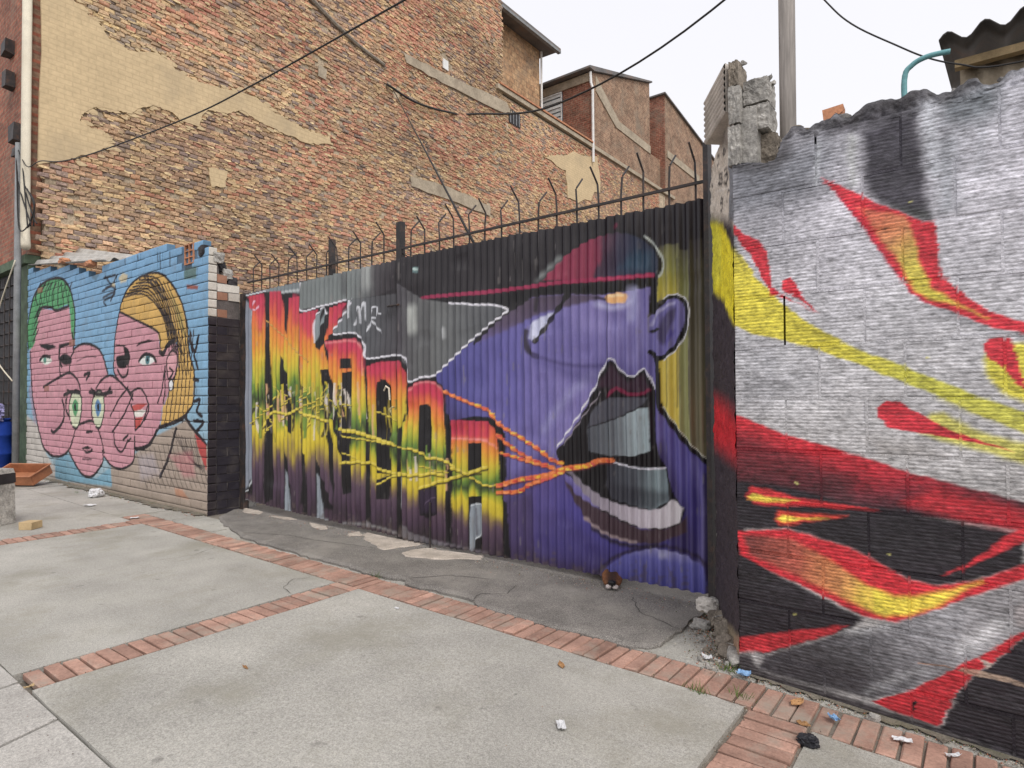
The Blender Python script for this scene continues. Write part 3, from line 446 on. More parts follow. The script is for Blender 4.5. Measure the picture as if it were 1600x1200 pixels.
 ('S',(150,140,40),(14.7,14.7),7.8,0.9,[-6467,1225,-6466,1040,-6441,856]),
 ('S',(44,36,34),(9.7,9.7),7.4,0.9,[-6066,1260,-6070,1147,-6071,1035]),
 ('S',(210,200,190),(16.2,16.2),7.3,0.9,[-5932,1344,-5912,1250,-5919,1156]),
 ('S',(178,160,60),(11.2,11.2),7.1,0.9,[-5703,1517,-5712,1340,-5682,1164]),
 ('S',(206,160,120),(9,9),6.8,0.9,[-5446,1244,-5461,1166,-5464,1088]),
 ('S',(104,134,52),(24,24),7.6,0.9,[-6227,1228,-6215,1141,-6219,1053]),
 ('S',(104,134,52),(19.7,19.7),6.7,0.9,[-5302,1323,-5302,1181,-5317,1039]),
 ('S',(150,140,40),(14.7,14.7),7.2,0.9,[-5801,1268,-5799,1188,-5810,1109]),
 ('S',(210,200,190),(10.8,10.8),6.9,0.9,[-5513,1449,-5492,1311,-5528,1173]),
 ('S',(104,134,52),(18.3,18.3),6.7,0.9,[-5350,1365,-5334,1258,-5353,1150]),
 ('S',(206,160,120),(20.6,20.6),6.7,0.9,[-5316,1430,-5333,1366,-5311,1301]),
 ('S',(206,160,120),(19.8,19.8),7.7,0.9,[-6320,1355,-6332,1306,-6301,1257]),
 ('S',(206,160,120),(19.8,19.8),7.7,0.9,[-6316,1440,-6295,1267,-6295,1095]),
 ('S',(178,160,60),(16,16),7,0.9,[-5601,1234,-5615,1142,-5621,1050]),
 ('S',(104,134,52),(21.7,21.7),6.8,0.9,[-5386,1329,-5377,1241,-5402,1153]),
 ('S',(214,190,44),(8.6,8.6),6.8,0.9,[-5386,1279,-5369,1150,-5366,1022]),
 ('S',(210,200,190),(13.9,13.9),6.7,0.9,[-5356,1310,-5341,1221,-5350,1133]),
 ('S',(210,200,190),(16.9,16.9),8,0.9,[-6583,1386,-6567,1261,-6571,1136]),
 ('S',(150,140,40),(14.4,14.4),7,0.9,[-5599,1251,-5578,1171,-5579,1090]),
 ('S',(210,200,190),(16.4,16.4),6.6,0.9,[-5242,1502,-5234,1406,-5236,1310]),
 ('S',(210,200,190),(17.3,17.3),7.7,0.9,[-6305,1349,-6296,1197,-6284,1045]),
 ('S',(206,160,120),(23,23),8.1,0.9,[-6704,1225,-6703,1154,-6725,1082]),
 ('S',(104,134,52),(21.2,21.2),7.7,0.9,[-6299,1501,-6278,1342,-6285,1183]),
 ('S',(44,36,34),(18.8,18.8),6.8,0.9,[-5428,1354,-5407,1223,-5443,1092]),
 ('S',(210,200,190),(23.6,23.6),8,0.9,[-6641,1243,-6629,1050,-6630,858]),
 ('S',(44,36,34),(23.2,23.2),7.9,0.9,[-6557,1396,-6564,1265,-6543,1135]),
 ('S',(206,160,120),(13.6,13.6),6.7,0.9,[-5350,1465,-5331,1391,-5342,1318]),
 ('S',(206,160,120),(13,13),7,0.9,[-5653,1231,-5675,1163,-5670,1095]),
 ('S',(150,140,40),(17.4,17.4),7,0.9,[-5616,1248,-5631,1069,-5593,891]),
 ('S',(150,140,40),(16.8,16.8),6.9,0.9,[-5491,1398,-5503,1251,-5498,1103]),
 ('S',(206,160,120),(21.6,21.6),8,0.9,[-6630,1331,-6625,1277,-6624,1223]),
 ('S',(104,134,52),(22.7,22.7),8.3,0.9,[-6898,1515,-6892,1463,-6913,1410]),
 ('S',(44,36,34),(16.9,16.9),7.3,0.9,[-5878,1251,-5889,1084,-5885,917]),
 ('S',(178,160,60),(11.9,11.9),7.3,0.9,[-5873,1480,-5893,1368,-5866,1255]),
 ('S',(44,36,34),(25,25),8,0.9,[-6611,1277,-6591,1147,-6633,1016]),
 ('S',(40,34,34),(17.4,17.4),6.8,0.9,[-5455,1453,-5439,1405,-5465,1357]),
 ('S',(150,140,40),(16.9,16.9),6.9,0.9,[-5497,1514,-5517,1454,-5503,1393]),
 ('S',(214,190,44),(21,21),6.6,0.9,[-5240,1328,-5249,1176,-5225,1025]),
 ('S',(214,190,44),(13.7,13.7),6,0.9,[-4575,1259,-4561,1091,-4559,924]),
 ('S',(206,160,120),(17.8,17.8),6.8,0.9,[-5373,1430,-5372,1366,-5371,1302]),
 ('S',(44,36,34),(12.4,12.4),8.2,0.9,[-6809,1526,-6808,1357,-6799,1188]),
 ('S',(214,190,44),(15.1,15.1),7.2,0.9,[-5799,1353,-5786,1310,-5796,1268]),
 ('S',(206,160,120),(24.7,24.7),7.7,0.9,[-6321,1380,-6296,1253,-6323,1126]),
 ('S',(210,200,190),(17.6,17.6),6.5,0.9,[-5112,1363,-5093,1190,-5104,1017]),
 ('S',(210,200,190),(15.2,15.2),6.6,0.9,[-5180,1438,-5165,1354,-5171,1271]),
 ('S',(206,160,120),(20.8,20.8),7.1,0.9,[-5742,1487,-5729,1431,-5750,1376]),
 ('S',(214,190,44),(11.1,11.1),6.9,0.9,[-5488,1523,-5471,1482,-5480,1441]),
 ('S',(150,140,40),(18.8,18.8),6.6,0.9,[-5239,1414,-5248,1286,-5257,1157]),
 ('S',(214,190,44),(15.7,15.7),8.1,0.9,[-6735,1224,-6732,1109,-6708,995]),
 ('S',(206,160,120),(16.1,16.1),7.6,0.9,[-6234,1431,-6234,1271,-6211,1111]),
 ('S',(214,190,44),(10.4,10.4),6.9,0.9,[-5546,1417,-5564,1346,-5564,1275]),
 ('S',(210,200,190),(22.9,22.9),7.4,0.9,[-6067,1416,-6048,1312,-6072,1209]),
 ('S',(40,34,34),(24.4,24.4),8.1,0.9,[-6727,1229,-6730,1050,-6714,872]),
 ('S',(214,190,44),(20.7,20.7),7.2,0.9,[-5816,1451,-5815,1360,-5802,1269]),
 ('S',(150,140,40),(18.1,18.1),7,0.9,[-5626,1465,-5629,1349,-5625,1232]),
 ('S',(210,200,190),(11.4,11.4),7.3,0.9,[-5962,1407,-5977,1311,-5970,1215]),
 ('S',(104,134,52),(19.8,19.8),7.3,0.9,[-5877,1236,-5855,1123,-5856,1009]),
 ('S',(150,140,40),(12.4,12.4),7.6,0.9,[-6237,1295,-6249,1112,-6230,931]),
 ('S',(210,200,190),(12.1,12.1),7.1,0.9,[-5672,1244,-5689,1075,-5694,906]),
 ('S',(214,190,44),(11.2,11.2),7.6,0.9,[-6252,1404,-6244,1325,-6275,1246]),
 ('S',(104,134,52),(10.6,10.6),6.5,0.9,[-5083,1369,-5097,1255,-5104,1140]),
 ('S',(150,140,40),(21,21),6.8,0.9,[-5424,1387,-5420,1297,-5415,1207]),
 ('S',(44,36,34),(21.5,21.5),7.6,0.9,[-6256,1468,-6235,1410,-6278,1352]),
 ('S',(178,160,60),(23.7,23.7),8.2,0.9,[-6799,1312,-6779,1207,-6786,1103]),
 ('S',(104,134,52),(16.1,16.1),7,0.9,[-5592,1255,-5613,1199,-5586,1143]),
 ('S',(210,200,190),(13.5,13.5),6.6,0.9,[-5226,1249,-5236,1149,-5247,1049]),
 ('S',(104,134,52),(22.5,22.5),7.2,0.9,[-5837,1251,-5836,1089,-5851,927]),
 ('S',(206,160,120),(21.9,21.9),8,0.9,[-6606,1514,-6603,1440,-6629,1366]),
 ('S',(214,190,44),(17.7,17.7),6.3,0.9,[-4940,1329,-4949,1202,-4927,1076]),
 ('S',(214,190,44),(22.8,22.8),7.9,0.9,[-6554,1466,-6574,1277,-6560,1088]),
 ('S',(40,34,34),(19.2,19.2),6.9,0.9,[-5537,1246,-5517,1097,-5552,948]),
 ('S',(44,36,34),(14.7,14.7),7.4,0.9,[-6028,1313,-6046,1200,-6043,1088]),
 ('S',(178,160,60),(12.9,12.9),7.3,0.9,[-5927,1439,-5912,1260,-5927,1081]),
 ('S',(40,34,34),(14.5,14.5),8.1,0.9,[-6708,1255,-6697,1063,-6709,870]),
 ('S',(104,134,52),(8.7,8.7),6.6,0.9,[-5226,1525,-5218,1432,-5227,1339]),
 ('S',(40,34,34),(15.4,15.4),7.3,0.9,[-5888,1482,-5898,1333,-5899,1184]),
 ('S',(206,160,120),(14.7,14.7),6.4,0.9,[-4964,1506,-4955,1346,-4951,1186]),
 ('S',(150,140,40),(14.9,14.9),7.7,0.9,[-6264,1531,-6268,1430,-6270,1329]),
 ('S',(210,200,190),(23.6,23.6),7.6,0.9,[-6201,1507,-6187,1391,-6190,1276]),
 ('S',(104,134,52),(19.1,19.1),7.4,0.9,[-6055,1512,-6064,1353,-6033,1195]),
 ('S',(210,200,190),(22.3,22.3),8,0.9,[-6624,1370,-6616,1181,-6638,992]),
 ('S',(178,160,60),(21.3,21.3),7.5,0.9,[-6079,1281,-6096,1094,-6083,909]),
 ('S',(44,36,34),(18.3,18.3),6.8,0.9,[-5448,1286,-5458,1119,-5437,954]),
 ('S',(150,140,40),(10.6,10.6),6.6,0.9,[-5202,1427,-5208,1352,-5199,1277]),
 ('S',(210,200,190),(21.5,21.5),6.7,0.9,[-5337,1499,-5341,1389,-5328,1279]),
 ('S',(40,34,34),(14.5,14.5),7.4,0.9,[-6068,1362,-6066,1176,-6077,991]),
 ('S',(206,160,120),(20.4,20.4),7.8,0.9,[-6372,1382,-6382,1237,-6362,1093]),
 ('S',(44,36,34),(15.6,15.6),6.6,0.9,[-5254,1305,-5242,1218,-5256,1132]),
 ('S',(210,200,190),(14,14),6.5,0.9,[-5133,1418,-5115,1369,-5137,1319]),
 ('S',(210,200,190),(21.4,21.4),7.1,0.9,[-5682,1414,-5669,1247,-5670,1080]),
 ('S',(104,134,52),(10,10),7.8,0.9,[-6417,1519,-6440,1398,-6392,1277]),
 ('S',(214,190,44),(14.9,14.9),7.7,0.9,[-6295,1505,-6296,1369,-6311,1233]),
 ('S',(40,34,34),(12.3,12.3),7.6,0.9,[-6207,1369,-6207,1254,-6197,1140]),
 ('S',(210,200,190),(18.4,18.4),6.9,0.9,[-5519,1294,-5521,1133,-5506,973]),
 ('S',(206,160,120),(8.7,8.7),6.6,0.9,[-5216,1316,-5211,1147,-5232,979]),
 ('S',(206,160,120),(24.7,24.7),8,0.9,[-6611,1291,-6589,1222,-6600,1153]),
 ('S',(40,34,34),(19.5,19.5),6.8,0.9,[-5391,1378,-5409,1296,-5400,1213]),
 ('S',(214,190,44),(23,23),7.1,0.9,[-5726,1326,-5743,1238,-5743,1151]),
 ('S',(44,36,34),(18,18),8.2,0.9,[-6795,1503,-6804,1347,-6806,1191]),
 ('S',(210,200,190),(21.4,21.4),6.6,0.9,[-5222,1442,-5241,1367,-5243,1292]),
 ('S',(214,190,44),(20.2,20.2),7,0.9,[-5657,1426,-5646,1282,-5644,1138]),
 ('S',(40,34,34),(12.5,12.5),7.4,0.9,[-6059,1397,-6068,1282,-6081,1167]),
 ('S',(40,34,34),(21,21),6.5,0.9,[-5106,1235,-5097,1112,-5115,989]),
 ('S',(210,200,190),(19.1,19.1),7.9,0.9,[-6495,1264,-6484,1105,-6490,946]),
 ('S',(178,160,60),(16.6,16.6),8.1,0.9,[-6697,1319,-6683,1166,-6674,1014]),
 ('S',(104,134,52),(22.4,22.4),8.1,0.9,[-6735,1225,-6752,1059,-6746,894]),
 ('S',(178,160,60),(23,23),7.8,0.9,[-6401,1368,-6404,1197,-6375,1027]),
 ('S',(40,34,34),(16.2,16.2),7.3,0.9,[-5914,1475,-5908,1375,-5900,1276]),
 ('S',(40,34,34),(19.8,19.8),6.7,0.9,[-5268,1472,-5280,1406,-5266,1339]),
 ('S',(40,34,34),(18.3,18.3),7.3,0.9,[-5879,1473,-5902,1392,-5896,1312]),
 ('S',(150,140,40),(18.2,18.2),7.3,0.9,[-5897,1433,-5896,1292,-5919,1150]),
 ('S',(206,160,120),(17.2,17.2),7.8,0.9,[-6468,1233,-6486,1159,-6485,1086]),
 ('S',(206,160,120),(12.4,12.4),6.2,0.9,[-4736,1281,-4742,1114,-4731,947]),
 ('S',(210,200,190),(9.8,9.8),6.3,0.9,[-4834,1458,-4849,1303,-4822,1149]),
 ('S',(210,200,190),(11.2,11.2),8.1,0.9,[-6692,1471,-6708,1363,-6701,1255]),
 ('S',(214,190,44),(16.8,16.8),7.8,0.9,[-6415,1356,-6397,1171,-6416,987]),
 ('S',(206,160,120),(12.9,12.9),5.5,0.85,[-4026,735,-4019,550]),
 ('S',(104,134,52),(7.3,7.3),5.4,0.85,[-3927,689,-3920,552]),
 ('S',(214,190,44),(13.4,13.4),5.6,0.85,[-4097,778,-4090,566]),
 ('S',(104,134,52),(14.4,14.4),5.7,0.85,[-4269,699,-4261,540]),
 ('S',(206,160,120),(11.3,11.3),5.4,0.85,[-3968,835,-3961,721]),
 ('S',(104,134,52),(8.8,8.8),5.7,0.85,[-4216,878,-4208,795]),
 ('S',(104,134,52),(11.8,11.8),5.5,0.85,[-4000,747,-3993,663]),
 ('S',(214,190,44),(7.6,7.6),5.4,0.85,[-3888,906,-3881,708]),
 ('S',(178,160,60),(8.6,8.6),5.5,0.85,[-4031,699,-4023,562]),
 ('S',(104,134,52),(12.6,12.6),5.6,0.85,[-4159,919,-4152,717]),
 ('S',(214,190,44),(11.9,11.9),5.7,0.85,[-4250,735,-4243,522]),
 ('S',(178,160,60),(13.8,13.8),5.5,0.85,[-3986,677,-3978,574]),
 ('S',(210,200,190),(6.9,6.9),5.4,0.85,[-3974,844,-3967,634]),
 ('S',(210,200,190),(15.2,15.2),5.7,0.85,[-4208,711,-4200,596]),
 ('S',(104,134,52),(8.8,8.8),5.5,0.85,[-3994,922,-3987,728]),
 ('S',(178,160,60),(14.7,14.7),5.5,0.85,[-4027,787,-4020,596]),
 ('S',(206,160,120),(11.6,11.6),5.3,0.85,[-3759,815,-3752,726]),
 ('S',(214,190,44),(9.3,9.3),5.3,0.85,[-3862,712,-3855,561]),
 ('S',(178,160,60),(12.6,12.6),5.5,0.85,[-4041,732,-4033,511]),
 ('S',(104,134,52),(15.3,15.3),5.7,0.85,[-4211,831,-4203,698]),
 ('S',(214,190,44),(7.5,7.5),5.6,0.85,[-4174,919,-4166,788]),
 ('S',(210,200,190),(13.6,13.6),5.6,0.85,[-4136,810,-4128,595]),
 ('S',(206,160,120),(15.5,15.5),5.7,0.85,[-4239,779,-4231,681]),
 ('S',(104,134,52),(14.3,14.3),5.4,0.85,[-3923,735,-3916,587]),
 ('S',(206,160,120),(10.6,10.6),5.3,0.85,[-3768,712,-3761,539]),
 ('S',(206,160,120),(13.1,13.1),5.4,0.85,[-3875,782,-3868,596]),
 ('S',(52,40,24),(14.6,14.6),10,0.9,[-6605,2249,-6525,2195,-6427,2140,-6360,2097,-6264,2050,-6206,2007,-6150,1954,-6093,1911,-6001,1860,-5933,1825,-5848,1778,-5786,1743]),
 ('S',(196,140,60),(12.2,12.2),8,1,[-6613,2254,-6533,2200,-6435,2145,-6368,2102,-6272,2055,-6213,2012,-6157,1959,-6101,1916,-6008,1865,-5940,1830,-5855,1783,-5793,1747]),
 ('S',(232,214,120),(4.3,4.3),8,0.5,[-6613,2256,-6533,2203,-6435,2147,-6368,2105,-6272,2057,-6213,2014,-6157,1961,-6101,1918,-6008,1867,-5940,1832,-5855,1785,-5793,1749]),
 ('S',(52,40,24),(33.3,33.3),10.1,0.9,[-6689,1006,-6625,1094,-6550,1144,-6471,1189,-6332,1179,-6209,1166,-6103,1187,-6012,1222,-5952,1202,-5863,1169,-5786,1160,-5690,1147,-5623,1135,-5548,1114,-5460,1102]),
 ('S',(206,186,44),(27.7,27.7),8.1,1,[-6697,1016,-6633,1105,-6559,1154,-6479,1199,-6340,1188,-6216,1176,-6110,1197,-6019,1231,-5959,1212,-5870,1178,-5794,1170,-5697,1157,-5629,1144,-5555,1123,-5467,1111]),
 ('S',(232,214,120),(9.7,9.7),8.1,0.5,[-6697,1022,-6633,1110,-6559,1159,-6479,1204,-6340,1193,-6217,1181,-6110,1202,-6019,1236,-5959,1217,-5870,1183,-5794,1174,-5697,1161,-5629,1149,-5555,1128,-5467,1116]),
 ('S',(52,40,24),(19.1,19.1),9.6,0.9,[-6334,1095,-6270,1128,-6208,1166]),
 ('S',(206,186,44),(15.9,15.9),7.7,1,[-6341,1100,-6278,1134,-6216,1172]),
 ('S',(232,214,120),(5.6,5.6),7.7,0.5,[-6341,1103,-6278,1136,-6216,1175]),
 ('S',(52,40,24),(43.7,43.7),8.3,0.9,[-5242,1019,-5169,1004,-5078,1004,-5005,1004,-4938,988,-4861,978,-4806,961,-4710,950,-4625,927,-4530,911,-4446,901]),
 ('S',(206,186,44),(36.5,36.5),6.6,1,[-5248,1033,-5175,1018,-5084,1018,-5011,1017,-4944,1002,-4867,992,-4812,974,-4716,964,-4631,940,-4536,924,-4451,914]),
 ('S',(232,214,120),(12.8,12.8),6.6,0.5,[-5248,1040,-5175,1025,-5084,1025,-5011,1024,-4944,1009,-4867,999,-4812,981,-4716,971,-4631,947,-4536,931,-4451,921]),
 ('S',(52,40,24),(12.1,12.1),7.3,0.9,[-4436,1259,-4496,1247,-4485,1197,-4456,1144]),
 ('S',(220,210,160),(10.1,10.1),5.9,1,[-4442,1263,-4501,1251,-4490,1201,-4462,1148]),
 ('S',(232,214,120),(3.5,3.5),5.9,0.5,[-4442,1265,-4501,1253,-4490,1203,-4462,1150]),
 ('S',(52,40,24),(15.1,15.1),7.6,0.9,[-4683,1212,-4612,1200,-4550,1183,-4472,1157,-4412,1129]),
 ('S',(206,186,44),(12.6,12.6),6.1,1,[-4689,1217,-4617,1205,-4555,1188,-4477,1161,-4417,1134]),
 ('S',(232,214,120),(4.4,4.4),6.1,0.5,[-4689,1219,-4617,1208,-4555,1190,-4477,1164,-4417,1136]),
 ('S',(52,40,24),(16.4,16.4),8.3,0.9,[-5227,967,-5151,951,-5059,949,-4984,939,-4911,942,-4824,930,-4753,923,-4688,926,-4612,907,-4547,910,-4473,906,-4412,893,-4336,884,-4273,875,-4195,876]),
 ('S',(206,186,44),(13.6,13.6),6.6,1,[-5233,972,-5157,956,-5065,954,-4990,944,-4917,947,-4830,935,-4758,927,-4694,931,-4617,912,-4552,915,-4479,911,-4418,898,-4341,888,-4278,879,-4201,881]),
 ('S',(232,214,120),(4.8,4.8),6.6,0.5,[-5233,975,-5157,959,-5065,956,-4990,947,-4917,950,-4830,937,-4758,930,-4694,934,-4617,914,-4552,917,-4479,913,-4418,900,-4341,891,-4278,882,-4201,883]),
 ('S',(52,40,24),(28.2,28.2),7.1,0.9,[-4242,876,-4172,867,-4091,847,-4044,834,-3983,796,-3928,802,-3862,803,-3811,788,-3756,777,-3697,756,-3638,725]),
 ('S',(206,186,44),(23.5,23.5),5.7,1,[-4247,886,-4177,876,-4096,856,-4049,843,-3987,805,-3933,811,-3867,812,-3815,798,-3760,786,-3701,765,-3643,734]),
 ('S',(232,214,120),(8.2,8.2),5.7,0.5,[-4247,891,-4177,881,-4096,861,-4049,848,-3987,810,-3933,815,-3867,816,-3815,802,-3760,790,-3701,769,-3643,739]),
 ('S',(52,40,24),(32.7,32.7),8.3,0.9,[-5233,670,-5139,694,-5064,690,-4968,711,-4909,700,-4834,703,-4750,710,-4691,673,-4625,644,-4547,642,-4476,634,-4412,628,-4353,634,-4286,631,-4207,628,-4139,643,-4073,641,-4009,649,-3946,670,-3872,664,-3791,659]),
 ('S',(206,186,44),(27.3,27.3),6.6,1,[-5240,681,-5145,704,-5070,700,-4974,721,-4915,710,-4840,713,-4756,719,-4697,683,-4630,654,-4552,652,-4481,644,-4417,638,-4359,644,-4291,640,-4212,637,-4144,652,-4078,650,-4014,659,-3951,679,-3877,673,-3796,668]),
 ('S',(232,214,120),(9.6,9.6),6.6,0.5,[-5240,686,-5145,709,-5070,706,-4974,726,-4915,715,-4840,718,-4756,725,-4697,688,-4630,659,-4552,657,-4481,649,-4417,642,-4359,649,-4291,645,-4212,642,-4144,657,-4078,655,-4014,663,-3951,683,-3877,678,-3796,672]),
 ('S',(52,40,24),(16.3,16.3),8.2,0.9,[-5206,787,-5120,775,-5043,760,-4977,736]),
 ('S',(206,186,44),(13.6,13.6),6.6,1,[-5212,792,-5127,780,-5049,765,-4983,741]),
 ('S',(232,214,120),(4.8,4.8),6.6,0.5,[-5212,795,-5127,783,-5049,768,-4983,744]),
 ('S',(52,40,24),(20.1,20.1),7.6,0.9,[-4682,511,-4609,536,-4541,567,-4455,603,-4347,622]),
 ('S',(206,186,44),(16.8,16.8),6.1,1,[-4688,517,-4614,543,-4547,573,-4460,609,-4352,628]),
 ('S',(232,214,120),(5.9,5.9),6.1,0.5,[-4688,521,-4614,546,-4547,576,-4460,612,-4352,631]),
 ('S',(52,40,24),(32.1,32.1),6.9,0.9,[-4099,510,-4039,536,-3984,549,-3925,571,-3876,592,-3809,606,-3757,615,-3695,639,-3625,655,-3575,673,-3513,686,-3433,710,-3366,715]),
 ('S',(206,186,44),(26.8,26.8),5.6,1,[-4104,521,-4044,547,-3988,560,-3929,582,-3880,603,-3814,617,-3762,626,-3699,649,-3630,665,-3580,684,-3517,696,-3437,720,-3370,725]),
 ('S',(232,214,120),(9.4,9.4),5.6,0.5,[-4104,526,-4044,553,-3988,565,-3929,587,-3880,608,-3813,622,-3762,631,-3699,655,-3630,671,-3580,689,-3517,701,-3437,725,-3370,730]),
 ('S',(52,40,24),(13.7,13.7),6.9,0.9,[-4097,725,-4035,723,-3979,717,-3924,701,-3862,692,-3809,698,-3752,687]),
 ('S',(206,186,44),(11.5,11.5),5.6,1,[-4102,730,-4039,727,-3984,721,-3929,705,-3867,696,-3814,702,-3757,692]),
 ('S',(232,214,120),(4,4),5.6,0.5,[-4102,732,-4039,729,-3984,723,-3929,708,-3867,699,-3814,704,-3757,694]),
 ('S',(52,40,24),(30,30),6.5,0.9,[-3695,726,-3630,718,-3564,700,-3506,685,-3448,715,-3396,726,-3347,750,-3302,755,-3366,742]),
 ('S',(206,186,44),(25,25),5.2,1,[-3699,736,-3634,728,-3568,711,-3510,695,-3453,725,-3400,736,-3351,760,-3306,765,-3370,752]),
 ('S',(232,214,120),(8.8,8.8),5.2,0.5,[-3699,742,-3634,734,-3568,716,-3510,700,-3453,730,-3400,741,-3351,765,-3306,770,-3370,757]),
 ('S',(52,40,24),(20.6,20.6),6.3,0.9,[-3475,663,-3413,647,-3365,623,-3314,611,-3256,610,-3213,619,-3161,628]),
 ('S',(206,186,44),(17.2,17.2),5,1,[-3479,670,-3417,654,-3370,630,-3318,618,-3260,617,-3217,626,-3165,635]),
 ('S',(232,214,120),(6,6),5,0.5,[-3479,674,-3417,658,-3370,634,-3318,622,-3260,620,-3217,630,-3165,639]),
 ('S',(52,40,24),(13.7,13.7),8.3,0.9,[-5241,1366,-5213,1290,-5135,1280,-5052,1270]),
 ('S',(206,186,44),(11.4,11.4),6.6,1,[-5248,1370,-5219,1294,-5141,1285,-5058,1275]),
 ('S',(232,214,120),(4,4),6.6,0.5,[-5248,1373,-5219,1296,-5141,1287,-5058,1277]),
 ('S',(52,40,24),(15.3,15.3),9.3,0.9,[-6042,1206,-5951,1237,-5877,1265,-5793,1286,-5692,1307,-5585,1361]),
 ('S',(206,186,44),(12.8,12.8),7.4,1,[-6049,1211,-5958,1241,-5884,1270,-5800,1291,-5699,1312,-5592,1366]),
 ('S',(232,214,120),(4.5,4.5),7.4,0.5,[-6049,1214,-5958,1244,-5884,1272,-5800,1293,-5699,1315,-5592,1368]),
 ('S',(52,40,24),(16.7,16.7),10.1,0.9,[-6708,1189,-6610,1221,-6497,1266,-6476,1307,-6433,1365]),
 ('S',(206,186,44),(13.9,13.9),8.1,1,[-6716,1194,-6618,1226,-6505,1271,-6484,1312,-6441,1370]),
 ('S',(232,214,120),(4.9,4.9),8.1,0.5,[-6716,1196,-6618,1229,-6505,1273,-6484,1315,-6441,1373]),
 ('S',(52,40,24),(11.7,11.7),9.8,0.9,[-6470,1495,-6370,1436,-6365,1356]),
 ('S',(206,186,44),(9.7,9.7),7.9,1,[-6478,1498,-6378,1439,-6373,1360]),
 ('S',(232,214,120),(3.4,3.4),7.9,0.5,[-6478,1500,-6378,1441,-6373,1362]),
 ('S',(52,40,24),(10.3,10.3),8.6,0.9,[-5526,1324,-5496,1252,-5581,1220,-5650,1177]),
 ('S',(206,186,44),(8.6,8.6),6.9,1,[-5533,1327,-5503,1256,-5588,1224,-5657,1180]),
 ('S',(232,214,120),(3,3),6.9,0.5,[-5533,1329,-5503,1257,-5588,1225,-5657,1182]),
 ('S',(52,40,24),(10,10),8.4,0.9,[-5345,1311,-5322,1258,-5278,1204,-5234,1152]),
 ('S',(206,186,44),(8.3,8.3),6.7,1,[-5352,1314,-5328,1261,-5284,1208,-5240,1155]),
 ('S',(232,214,120),(2.9,2.9),6.7,0.5,[-5352,1316,-5328,1262,-5284,1209,-5240,1157]),
 ('S',(52,40,24),(11.4,11.4),9.6,0.9,[-6305,1442,-6239,1393,-6167,1350,-6265,1294,-6350,1244]),
 ('S',(206,186,44),(9.5,9.5),7.7,1,[-6312,1445,-6246,1397,-6175,1353,-6273,1298,-6358,1247]),
 ('S',(232,214,120),(3.3,3.3),7.7,0.5,[-6312,1447,-6246,1398,-6175,1355,-6273,1300,-6358,1249]),
 ('S',(52,40,24),(10.4,10.4),8.7,0.9,[-5601,1370,-5541,1293,-5613,1277,-5698,1261,-5789,1238]),
 ('S',(206,186,44),(8.7,8.7),7,1,[-5608,1374,-5548,1297,-5620,1280,-5705,1264,-5796,1241]),
 ('S',(232,214,120),(3,3),7,0.5,[-5608,1375,-5548,1298,-5620,1282,-5705,1266,-5796,1243]),
 ('S',(52,40,24),(11.8,11.8),9.9,0.9,[-6570,1142,-6547,1070,-6565,1035,-6602,977,-6625,924]),
 ('S',(206,186,44),(9.8,9.8),8,1,[-6578,1146,-6555,1074,-6573,1038,-6610,981,-6633,927]),
 ('S',(232,214,120),(3.4,3.4),8,0.5,[-6578,1148,-6555,1076,-6573,1040,-6610,983,-6633,929]),
 ('S',(52,40,24),(10.7,10.7),9,0.9,[-5864,1168,-5751,1107,-5784,1041,-5823,975]),
 ('S',(206,186,44),(9,9),7.2,1,[-5871,1171,-5758,1110,-5791,1045,-5830,978]),
 ('S',(232,214,120),(3.1,3.1),7.2,0.5,[-5871,1173,-5758,1111,-5791,1046,-5830,980]),
 ('S',(52,40,24),(10.2,10.2),8.6,0.9,[-5479,1444,-5508,1383,-5547,1343,-5486,1280,-5422,1236]),
 ('S',(206,186,44),(8.5,8.5),6.9,1,[-5486,1447,-5515,1386,-5554,1347,-5492,1283,-5429,1239]),
 ('S',(232,214,120),(3,3),6.9,0.5,[-5486,1449,-5515,1388,-5554,1348,-5492,1285,-5429,1241]),
 ('S',(52,40,24),(10.1,10.1),8.5,0.9,[-5438,1460,-5449,1409,-5464,1365,-5394,1321,-5339,1282]),
 ('S',(206,186,44),(8.5,8.5),6.8,1,[-5444,1463,-5455,1412,-5470,1369,-5401,1324,-5346,1285]),
 ('S',(232,214,120),(3,3),6.8,0.5,[-5444,1465,-5455,1414,-5470,1370,-5401,1326,-5346,1287]),
 ('S',(52,40,24),(11.8,11.8),9.9,0.9,[-6546,1240,-6630,1165,-6517,1108]),
 ('S',(206,186,44),(9.8,9.8),7.9,1,[-6554,1244,-6638,1169,-6525,1111]),
 ('S',(232,214,120),(3.4,3.4),7.9,0.5,[-6554,1246,-6638,1171,-6525,1113]),
 ('S',(52,40,24),(10.8,10.8),9.1,0.9,[-5888,1489,-5811,1444,-5873,1406,-5926,1359,-5988,1317]),
 ('S',(206,186,44),(9,9),7.3,1,[-5895,1492,-5818,1448,-5880,1409,-5933,1362,-5995,1320]),
 ('S',(232,214,120),(3.2,3.2),7.3,0.5,[-5895,1494,-5818,1449,-5880,1411,-5933,1364,-5995,1322]),
 ('S',(52,40,24),(10.6,10.6),8.9,0.9,[-5766,1468,-5769,1402,-5840,1357,-5908,1316,-5972,1285]),
 ('S',(206,186,44),(8.9,8.9),7.2,1,[-5773,1472,-5776,1405,-5847,1360,-5915,1319,-5979,1289]),
 ('S',(232,214,120),(3.1,3.1),7.2,0.5,[-5773,1474,-5776,1407,-5847,1362,-5915,1321,-5979,1290]),
 ('S',(52,40,24),(11.2,11.2),9.5,0.9,[-6178,1461,-6134,1427,-6119,1356,-6175,1331,-6228,1279]),
 ('S',(206,186,44),(9.4,9.4),7.6,1,[-6186,1465,-6142,1431,-6127,1360,-6182,1334,-6235,1283]),
